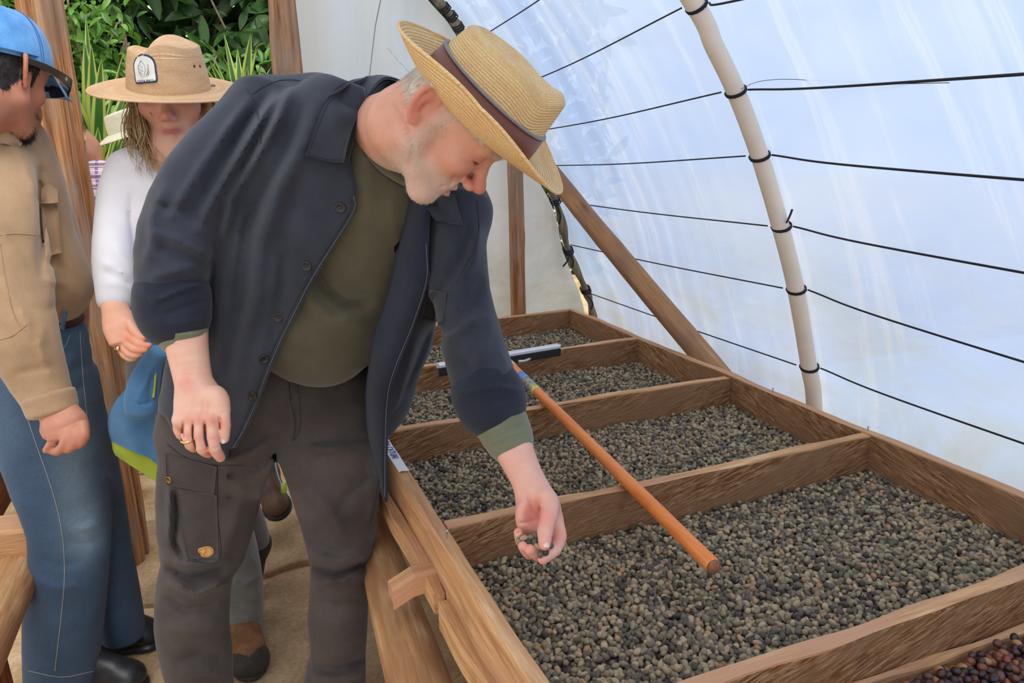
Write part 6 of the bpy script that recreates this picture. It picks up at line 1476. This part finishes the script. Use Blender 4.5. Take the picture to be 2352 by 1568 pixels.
# shirt
S = Sdf()
S.chain([(8, 292, 1.60, 58, .075), (10, 340, 1.62, 92, .10), (32, 430, 1.66, 104, .125), (58, 540, 1.69, 100, .13), (86, 630, 1.71, 106, .135), (98, 645, 1.72, 96, .125), (106, 672, 1.73, 82, .115)], .03, 2.3, .15)
S.chain([(-10, 345, 1.56, 70, .07), (2, 430, 1.52, 78, .072), (18, 540, 1.50, 80, .070), (30, 660, 1.495, 80, .068), (54, 780, 1.50, 74, .062), (88, 868, 1.52, 62, .052), (112, 918, 1.525, 52, .042)], .035, 2.1, .3)
S.chain([(105, 430, 1.80, 40, .05), (150, 560, 1.82, 36, .048), (172, 680, 1.85, 30, .045), (178, 790, 1.86, 24, .035)], .03, 2.1, .3)
for f in (([(90, 380), (96, 470), (95, 560), (94, 640)], 7, -.020), ([(102, 600), (140, 610), (165, 640)], 7, -.008), ([(100, 640), (150, 652), (185, 690)], 7, .006), ([(60, 620), (20, 560), (-10, 500)], 9, .006), ([(-10, 640), (40, 700), (80, 780)], 10, .009), ([(0, 740), (50, 800), (100, 850)], 9, -.008), ([(100, 740), (90, 800), (120, 860)], 8, .007), ([(20, 860), (70, 850), (130, 840)], 8, -.006), ([(30, 330), (60, 380), (80, 450)], 6, .006), ([(0, 540), (50, 535), (92, 542)], 2.5, .003), ([(130, 560), (120, 640), (110, 700)], 7, .004), ([(140, 700), (110, 712), (70, 706)], 6, -.004)): S.fold(*f)
q = np.array(JP([(-170, 260, 1.4), (240, 260, 1.9), (-170, 960, 1.4), (240, 960, 1.95)])); V, F = sculpt(S, q.min(0), q.max(0), .0068); V = smoothV(V, F, 2); s3 = Surf(V, F)
shirt = mk('field_shirt', V, F, M['tan'], cm)
seam(s3, [(-5, 540), (40, 536), (92, 541)], .0012, M['tan'], shirt); seam(s3, [(0, 310), (40, 330), (70, 400), (90, 470)], .0012, M['tan'], shirt); seam(s3, [(0, 560), (12, 640), (35, 730), (60, 760)], .0011, M['tan'], shirt); seam(s3, [(62, 745), (30, 770), (0, 780)], .0011, M['tan'], shirt)
cuffm('cuff', [(110, 908, 1.52, 57, .046), (122, 944, 1.523, 54, .043)], M['tan'], shirt, h=.004); discm(Surf(np.array(shirt.data.vertices[0].co)[None].repeat(3, 0), [[0, 1, 2]]), 0, 0, .01, BTN, M['tan'], shirt, 'button')
V, F = sheet([[(-20, 268, 1.52), (20, 282, 1.51), (50, 318, 1.54)], [(-20, 292, 1.50), (15, 305, 1.49), (48, 332, 1.52)], [(-20, 330, 1.50), (10, 330, 1.49), (42, 338, 1.53)]], 5, .005); mk('collar', V, F, M['tan'], shirt)
V, F = sheet([[(98, 434, 1.60), (112, 424, 1.61), (130, 436, 1.62)], [(96, 452, 1.585), (112, 446, 1.59), (132, 456, 1.60)], [(95, 466, 1.59), (114, 468, 1.585), (133, 464, 1.60)]], 4, .005); mk('chest_pocket_flap', V, F, M['tan'], shirt)
V, F = sheet([[(95, 468, 1.60), (133, 470, 1.61)], [(98, 520, 1.595), (138, 525, 1.61)], [(104, 590, 1.60), (142, 580, 1.615)]], 4, .006); mk('chest_pocket', V, F, M['tan'], shirt)
# belt and jeans
S = Sdf().chain([(112, 722, 1.76, 66, .10), (118, 742, 1.765, 68, .10)], 0, 2.3, .3); q = np.array(JP([(20, 690, 1.6), (210, 780, 1.6), (20, 780, 1.95), (210, 690, 1.95)])); V, F = sculpt(S, q.min(0), q.max(0), .006); bl = mk('belt', V, F, M['belt'], cm)
S = Sdf()
S.chain([(116, 752, 1.77, 72, .105), (112, 820, 1.78, 86, .115), (106, 900, 1.79, 100, .12)], .03, 2.3, .4)
S.chain([(88, 860, 1.76, 106, .115), (106, 980, 1.78, 106, .110), (136, 1100, 1.81, 98, .100), (160, 1210, 1.84, 84, .092), (158, 1310, 1.86, 82, .090), (148, 1420, 1.90, 82, .088), (142, 1530, 1.94, 76, .082), (141, 1552, 1.945, 74, .08)], .03, 2.2, .15)
S.chain([(150, 860, 1.82, 60, .10), (192, 1000, 1.89, 58, .095), (226, 1130, 1.96, 52, .088), (248, 1250, 2.02, 48, .082), (266, 1360, 2.08, 50, .080), (282, 1448, 2.13, 48, .078)], .03, 2.2, .15)
for f in (([(150, 1210), (190, 1215), (238, 1200)], 9, .008), ([(150, 1240), (195, 1250), (240, 1235)], 8, -.007), ([(85, 1280), (140, 1300), (200, 1290)], 9, -.005), ([(180, 800), (150, 850), (120, 900)], 8, .006), ([(195, 880), (170, 900), (120, 890)], 8, -.007), ([(80, 1330), (130, 1350), (190, 1345)], 9, .005), ([(240, 1080), (262, 1110), (276, 1160)], 7, .007)): S.fold(*f)
q = np.array(JP([(-40, 740, 1.6), (360, 740, 2.0), (-40, 1580, 1.75), (380, 1580, 2.3)])); V, F = sculpt(S, q.min(0), q.max(0), .0075); V = smoothV(V, F, 2); s4 = Surf(V, F)
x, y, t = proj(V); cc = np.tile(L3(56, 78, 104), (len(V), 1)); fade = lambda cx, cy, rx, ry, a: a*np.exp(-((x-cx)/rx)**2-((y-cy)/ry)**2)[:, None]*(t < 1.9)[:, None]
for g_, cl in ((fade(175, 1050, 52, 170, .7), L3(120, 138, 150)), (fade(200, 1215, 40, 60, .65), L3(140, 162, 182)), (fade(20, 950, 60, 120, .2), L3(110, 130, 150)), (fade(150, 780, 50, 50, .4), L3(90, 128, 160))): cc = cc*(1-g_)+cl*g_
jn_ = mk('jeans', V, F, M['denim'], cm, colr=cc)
M['thr'] = plain('pale thread', rgb(150, 150, 150), .9)
seam(s4, [(44, 900), (80, 1010), (118, 1120), (142, 1220), (148, 1320), (140, 1420), (126, 1540)], .0011, M['thr'], jn_); seam(s4, [(110, 780), (125, 800), (148, 798), (160, 770)], .0012, M['thr'], jn_); seam(s4, [(183, 760), (190, 860), (200, 960)], .0010, M['thr'], jn_)
for (a, b) in (((66, 1540), (218, 1540)),): seam(s4, [a, ((a[0]+b[0])/2, 1554), b], .0011, M['thr'], jn_)
seam(s4, [(232, 1470), (280, 1468), (322, 1436)], .0011, M['thr'], jn_)
V, F = tube(catmull(JP([(150, 716, 1.655), (146, 735, 1.648), (143, 756, 1.655)]), 4), .006, 8, flat=.4); mk('belt_loop', V, F, M['denim'], jn_, colr=L3(60, 84, 112))
gA = atz(232, 1500, .015); gB = atz(372, 1472, .015); boot('boot', gA, gB, .1, .048, M['blackl'], cm, M['blackl'], hgt=.12)
gA = atz(160, 1590, .015); gB = atz(335, 1578, .015); boot('boot', gA, gB, .1, .048, M['blackl'], cm, M['blackl'], hgt=.12)

# ---------------------------------------------------------------- people beyond
def plaidmat():
    m, t, b = newmat('purple red plaid'); oc = N_(t, 'ShaderNodeTexCoord').outputs['Object']; c = rgb(206, 150, 170)
    def band(axis, sc_, th_):
        w_ = N_(t, 'ShaderNodeTexWave', i_Scale=sc_, i_Distortion=.6); w_.bands_direction = axis; t.links.new(oc, w_.inputs['Vector']); return ramp(t, w_.outputs['Fac'], [(th_, (0, 0, 0, 1)), (th_+.06, (.8, .8, .8, 1))])
    c = mixc(t, band('Z', 9, .6), rgb(214, 190, 196), rgb(120, 70, 84)); c = mixc(t, band('X', 11, .72), c, rgb(112, 84, 150)); c = mixc(t, band('Z', 23, .88), c, rgb(236, 228, 226))
    t.links.new(c, b.inputs['Base Color']); b.inputs['Roughness'].default_value = .9; return m
M['plaid'] = plaidmat(); M['khaki'] = cloth('khaki canvas', rgb(158, 128, 88), rgb(178, 148, 106), .9, 900, .3, 9, .15)
S = Sdf(); hp = Head(P(176, 330, 2.52), (-.6, -.6, .3), (-.2, .9, .2), .95); hp.build(S); S.path([hp.w(0, -.01, -.03), P(205, 400, 2.56), P(240, 480, 2.6)], [.05, .05, .09], .03)
S.chain([(255, 480, 2.6, 50, .08), (275, 650, 2.62, 50, .09), (275, 850, 2.62, 50, .09)], .03); S.path(JP([(262, 900, 2.62), (262, 1080, 2.75), (270, 1200, 2.85)]), [.07, .05, .04], .03); S.path(JP([(560, 1040, 2.7), (620, 1110, 2.72), (640, 1180, 2.74)]), [.04, .04, .03], .03)
q = np.array(JP([(60, 220, 2.3), (360, 220, 2.8), (60, 1230, 2.5), (360, 1230, 3.0)])); V, F = sculpt(S, q.min(0), q.max(0), .010)
p4 = mk('person', V, F, M['skin'], colr=np.tile(L3(186, 128, 100), (len(V), 1)), origin=atz(275, 1150, 0)); tag(p4, 'person in a purple plaid shirt and khaki trousers, mostly hidden behind the door post', 'person')
S = Sdf(); S.chain([(222, 408, 2.55, 46, .10), (240, 470, 2.56, 78, .13), (272, 600, 2.58, 84, .13), (280, 760, 2.6, 78, .12)], .03, 2.2, .4); q = np.array(JP([(90, 370, 2.35), (420, 370, 2.8), (90, 800, 2.35), (420, 800, 2.85)])); V, F = sculpt(S, q.min(0), q.max(0), .011); mk('plaid_shirt', V, F, M['plaid'], p4)
S = Sdf(); S.chain([(270, 780, 2.62, 60, .12), (262, 900, 2.64, 62, .12), (262, 1010, 2.7, 40, .085), (268, 1110, 2.78, 38, .08), (274, 1165, 2.84, 36, .075)], .03, 2.2, .3); S.fold([(240, 1020), (262, 1050), (290, 1040)], 7, .012); S.fold([(240, 1090), (265, 1110), (300, 1095)], 7, .012); q = np.array(JP([(170, 760, 2.4), (360, 760, 2.9), (170, 1190, 2.5), (360, 1190, 3.0)])); V, F = sculpt(S, q.min(0), q.max(0), .011); mk('trousers', V, F, M['khaki'], p4)
# walker seen between the legs: dark trousers, brown boot, striped lanyard
S = Sdf(); S.path(JP([(520, 700, 2.55), (530, 850, 2.6), (560, 980, 2.66), (606, 1090, 2.74), (628, 1160, 2.8)]), [.13, .11, .07, .05, .035], .03); S.ell(P(515, 560, 2.55), (.10, .10, .12), .04)
q = np.array(JP([(400, 480, 2.3), (700, 480, 2.8), (400, 1200, 2.4), (700, 1200, 3.0)])); V, F = sculpt(S, q.min(0), q.max(0), .012)
p5 = mk('person', V, F, M['skin'], colr=np.tile(L3(186, 128, 100), (len(V), 1)), origin=atz(640, 1190, 0)); tag(p5, 'walker behind the bending man, only a dark trouser leg and brown boot showing', 'person')
S = Sdf(); S.chain([(515, 640, 2.5, 70, .12), (530, 850, 2.56, 70, .12), (568, 980, 2.62, 46, .08), (602, 1065, 2.68, 34, .065)], .03, 2.2, .3); V, F = sculpt(S, q.min(0), q.max(0), .012); mk('trousers', V, F, plain('black trouser cloth', rgb(36, 32, 32), .9), p5)
boot('boot', P(612, 1085, 2.80), P(646, 1192, 2.62), .1, .050, plain('dark brown boot leather', rgb(92, 66, 44), .55, 0, .3, 25, .4), p5, plain('black rubber sole', rgb(36, 32, 28), .6), up=nrm(CU*.2+CR*.25+CB*.9), hgt=.12)
sc_ = thing('striped_lanyard', 'striped blue white lanyard with a lime toggle, hanging between the man\'s legs', 'lanyard', P(640, 1085, 2.3))
for i_, cl in enumerate((rgb(60, 120, 190), rgb(230, 230, 225), rgb(160, 90, 60))):
    V, F = tube(catmull(JP([(628+i_*3, 1050, 2.3), (634+i_*3, 1085, 2.3), (648+i_*2, 1120, 2.3)]), 5), .0022, 5); mk('strand', V, F, plain('cord', cl, .7), sc_)
V, F = lathe([(.004, 0), (.009, .004), (.009, .03), (.004, .036)], P(652, 1108, 2.3), -CU, 12); mk('toggle', V, F, plain('lime plastic', rgb(190, 205, 80), .4), sc_)
# pale straw hat of another visitor beyond
pale = thing('straw_hat', 'pale straw sun hat of a stooping visitor, beside the striped leaves', 'hat', P(300, 290, 2.9))
X_, F_, U_ = frame((-.3, -.5, .8), (-.25, .9, .35)); prm3 = dict(a=.10, b=.09, w=lambda th: .05+0*th, lift=lambda th: -.02+0*th, curl=1.2, crown=crownw, h=lambda th, x, f: .07+0*th, len=.15)
hat(pale, P(305, 292, 2.9), X_, F_, U_, prm3, M['straw3'], 'hat_body')
# ================================================================ PLANTS OUTSIDE
def leafmat(name, c1, c2, c3, gloss=.35):
    m, t, b = newmat(name); oi = N_(t, 'ShaderNodeObjectInfo'); a = attr(t, 'Col', 'Color'); oc = N_(t, 'ShaderNodeTexCoord').outputs['Object']
    f = noise(t, oc, 9, 3); c = mixc(t, .5, a, ramp(t, f, [(.3, c1), (.55, c2), (.75, c3)])); t.links.new(c, b.inputs['Base Color'])
    b.inputs['Roughness'].default_value = gloss
    tr = N_(t, 'ShaderNodeBsdfTranslucent'); t.links.new(c, tr.inputs['Color']); mxs = N_(t, 'ShaderNodeMixShader', i_0=.25); t.links.new(b.outputs[0], mxs.inputs[1]); t.links.new(tr.outputs[0], mxs.inputs[2]); t.links.new(mxs.outputs[0], t.nodes['Material Output'].inputs[0]); return m
M['leaf'] = leafmat('broad green leaf', rgb(40, 70, 34), rgb(72, 112, 52), rgb(120, 156, 84)); M['leafb'] = leafmat('bright small leaf', rgb(60, 104, 36), rgb(104, 156, 58), rgb(160, 200, 96))
M['bark'] = plain('pale twig bark', rgb(140, 122, 100), .9, 0, .3, 60, .5)
# leaf template: 5 cross rows x 3, folded along the midrib, drooping tip
LT = []; 
for i in range(6):
    u = i/5; w_ = math.sin(math.pi*min(1, u*.93+.05))**.8*.5
    for s_ in (-1, 0, 1): LT.append((u, s_*w_*.46, (abs(s_)*w_*.20)-.22*u*u))
LT = np.array(LT); LF = gridF(6, 3)
def leaves_np(base, d, n, L, wid, r):
    k = len(base); side = np.cross(d, n); side /= np.linalg.norm(side, axis=1)[:, None]+1e-9; nn = np.cross(side, d)
    V = base[:, None]+L[:, None, None]*(LT[None, :, :1]*d[:, None]+wid[:, None, None]*LT[None, :, 1:2]*side[:, None]+LT[None, :, 2:]*nn[:, None])
    F = (LF[None]+(np.arange(k)*len(LT))[:, None, None]).reshape(-1, 4); return V, F
def shrub(name, label, box, n, Lr, mat, cols, seed, wid=.9, big=300, clump=None, twigs=30):
    r = np.random.default_rng(seed); lo, hi = np.array(box[0]), np.array(box[1]); root = thing(name, label, 'shrub', ((lo[0]+hi[0])/2, (lo[1]+hi[1])/2, 0))
    nc = int(n/9); cc = lo+(hi-lo)*r.random((nc, 3)); base = np.repeat(cc, 9, 0)+r.normal(0, .045, (nc*9, 3)); d = r.normal(size=(len(base), 3))+[0, -.35, -.12]; d /= np.linalg.norm(d, axis=1)[:, None]
    nrm_ = r.normal(size=(len(base), 3))*.5+[0, -.5, .9]; L = r.uniform(*Lr, len(base)); wd = r.normal(wid, .12, len(base)).clip(.4)
    ci = np.array([lin((c[0]/255, c[1]/255, c[2]/255)) for c in cols])[r.integers(0, len(cols), len(base))]*r.uniform(.6, 1.35, (len(base), 1))
    V, F = leaves_np(base, d, nrm_, L, wd, r); x, y, t = proj(base); vis = (x > 120) & (x < 640) & (y > -20) & (y < 480); sc_ = np.where(vis, L/t, 0); idx = np.argsort(-sc_-.0*t)[:0]
    near = np.argsort(np.where(vis, t-L*3, 99))[:big]
    for i in near:
        mk('leaf', V[i], LF, mat, root, colr=np.tile(ci[i], (18, 1)), origin=base[i])
    rest = np.setdiff1d(np.arange(len(base)), near)
    o = mk('foliage', V[rest].reshape(-1, 3), (LF[None]+(np.arange(len(rest))*18)[:, None, None]).reshape(-1, 4), mat, root, colr=np.repeat(ci[rest], 18, 0)); tag(o, None, None, None, 'stuff')
    Vs, Fs, n_ = [], [], 0
    for i in range(twigs):
        a = np.array([r.uniform(lo[0], hi[0]), r.uniform(lo[1], hi[1]), 0]); b = cc[r.integers(nc)]; m_ = (a+b)/2+r.normal(0, .12, 3); Vt, Ft = tube(catmull([a, m_, b, b+r.normal(0, .1, 3)], 4), np.linspace(.014, .003, 13), 5, False); Vs.append(Vt); Fs.append(np.array(Ft)+n_); n_ += len(Vt)
    o = mk('twigs', np.vstack(Vs), np.vstack(Fs), M['bark'], root); tag(o, None, None, None, 'stuff'); return root
shrub('broadleaf_shrub', 'tall dark broadleaf shrub outside the door, its big glossy leaves filling the top', ((-1.1, 4.7, 1.1), (1.15, 5.6, 3.3)), 6200, (.10, .22), M['leaf'], [(46, 78, 40), (66, 100, 54), (92, 122, 78), (36, 60, 34), (120, 142, 108)], 1, .85, 300)
shrub('small_leaf_shrub', 'bright small leaved shrub left of the broadleaf one, behind the striped leaves', ((-1.0, 4.35, .5), (-.25, 4.7, 2.2)), 2300, (.05, .10), M['leafb'], [(84, 130, 50), (120, 168, 70), (150, 190, 90), (70, 110, 44)], 2, .8, 250)
shrub('small_leaf_shrub', 'green small leaved shrub between the hat and the timber post', ((.02, 4.35, .5), (.8, 4.7, 2.0)), 2300, (.05, .11), M['leafb'], [(70, 118, 48), (104, 150, 66), (56, 92, 44), (136, 170, 90)], 3, .8, 250)
hed = thing('hedge', 'dense dark hedge behind the shrubs outside', 'hedge', (0, 6.2, 0)); r = np.random.default_rng(12)
base = np.c_[r.uniform(-3.2, 3.4, 9000), r.uniform(5.8, 6.5, 9000), r.uniform(0, 3.7, 9000)]; base = base[(vnoise(base, 5, 9) > -.75)]; d = r.normal(size=(len(base), 3)); d /= np.linalg.norm(d, axis=1)[:, None]
V, F = leaves_np(base, d, r.normal(size=d.shape)+[0, -1, .5], r.uniform(.12, .26, len(base)), r.uniform(.7, 1.1, len(base)), r); cc_ = np.array([lin((40/255, 62/255, 34/255))])*r.uniform(.5, 1.5, (len(base), 1)); o = mk('foliage', V.reshape(-1, 3), F, M['leaf'], hed, colr=np.repeat(cc_, 18, 0)); tag(o, None, None, None, 'stuff')
# striped sword leaves
def yucca(root_xyz, n, L, seed, label, spread=.75):
    r = np.random.default_rng(seed); root = thing('striped_yucca', label, 'plant', (root_xyz[0], root_xyz[1], 0)); c = np.array(root_xyz, float)
    mlog_, Fm, G = log((c[0], c[1], 0), c, .03, .028, k=8, seg=6); mk('stem', mlog_, Fm, M['bark'], root)
    for i in range(n):
        a = r.uniform(0, 6.28); el = r.uniform(.15, 1.0)*spread; Ln = L*r.uniform(.7, 1.15); d0 = np.array([math.sin(el)*math.cos(a), math.sin(el)*math.sin(a), math.cos(el)]); s_ = nrm(np.cross(d0, [0, 0, 1.])); nn = np.cross(s_, d0); V = []; C_ = []
        wd = r.uniform(.028, .042)
        for q in range(11):
            u = q/10; p = c+d0*Ln*u-np.array([0, 0, 1])*.28*Ln*u**2.4*math.sin(el); wq = wd*min(1, .45+u*2.5)*(1-u**2.6)+.0008
            for k_, cf in ((-1, .0), (-.60, 0), (-.52, 1), (0, 1), (.52, 1), (.60, 0), (1, 0)):
                V.append(p+s_*k_*wq+nn*abs(k_)*wq*.35); C_.append(L3(200, 214, 110) if not cf else L3(74, 120, 56))
        mk('sword_leaf', np.array(V), gridF(11, 7), M['yl'], root, colr=np.array(C_))
m, t, b = newmat('striped sword leaf'); a_ = attr(t, 'Col', 'Color'); t.links.new(a_, b.inputs['Base Color']); b.inputs['Roughness'].default_value = .4
tr = N_(t, 'ShaderNodeBsdfTranslucent'); t.links.new(a_, tr.inputs['Color']); mxs = N_(t, 'ShaderNodeMixShader', i_0=.3); t.links.new(b.outputs[0], mxs.inputs[1]); t.links.new(tr.outputs[0], mxs.inputs[2]); t.links.new(mxs.outputs[0], t.nodes['Material Output'].inputs[0]); M['yl'] = m
yucca(aty(228, 400, 3.75), 20, .66, 5, 'yellow edged sword leaved plant beside the door post, left of the woman\'s hat', .62)
yucca(aty(232, 470, 3.6), 16, .42, 6, 'short yellow striped plant at the woman\'s right shoulder', .95)
yucca(aty(560, 320, 4.0), 20, .48, 7, 'yellow edged sword leaved plant between the woman\'s hat and the man\'s shoulder', .7)

# ================================================================ LEFT DRYING FRAME
fr = thing('log_frame', 'rough log frame of a second drying bed at the left edge', 'drying bed', (-.66, 1.7, 0))
a = atz(-6, 1405, .42); b = atz(214, 950, .44)
d_ = (b-a)/np.linalg.norm(b-a); mklog('rail_log', a-d_*.7, b+d_*.05, .058, .050, M['logw'], fr, seed=31, seg=70, lump=.06)
mkboard('cross_timber', atz(-160, 1222, .55), atz(74, 1192, .54), M['traylight'], fr, hgt=.085, th=.10, seed=61, bev=.008, wob=.003)
mkboard('cross_timber', aty(150, 872, b[1]+.1), aty(246, 868, b[1]+.1), M['darkwood'], fr, hgt=.05, th=.06, seed=62, bev=.006)
mkboard('cross_timber', aty(160, 905, b[1]-.0), aty(240, 900, b[1]+.05), M['darkwood'], fr, hgt=.03, th=.08, seed=63, bev=.006)
mklog('leg', (a[0]-.02, a[1]-.15, -.03), (a[0]-.02, a[1]-.15, .40), .065, .06, M['darkwood'], fr, seed=64, seg=24)
c_ = atz(240, 960, .40); mklog('leg', (c_[0], c_[1]+.15, -.03), (c_[0], c_[1]+.15, .42), .045, .042, M['darkwood'], fr, seed=65, seg=24)
mkboard('stacked_block', aty(185, 790, 2.72), aty(205, 792, 2.72), M['logw'], fr, hgt=.16, th=.05, seed=66, bev=.008)
mkboard('side_panel', (a[0]-.12, a[1]-.6, .56), (a[0]-.12, b[1]-.1, .56), M['darkwood'], fr, hgt=.16, th=.02, seed=67)
tag(mkboard('wooden_stake', aty(286, 1052, 2.95), aty(316, 1160, 2.95), M['darkwood'], None, up=(1, 0, 0), hgt=.035, th=.02, seed=70), 'thin brown stake in the ground beside the softshell', 'stake')
V = []; r = np.random.default_rng(2)
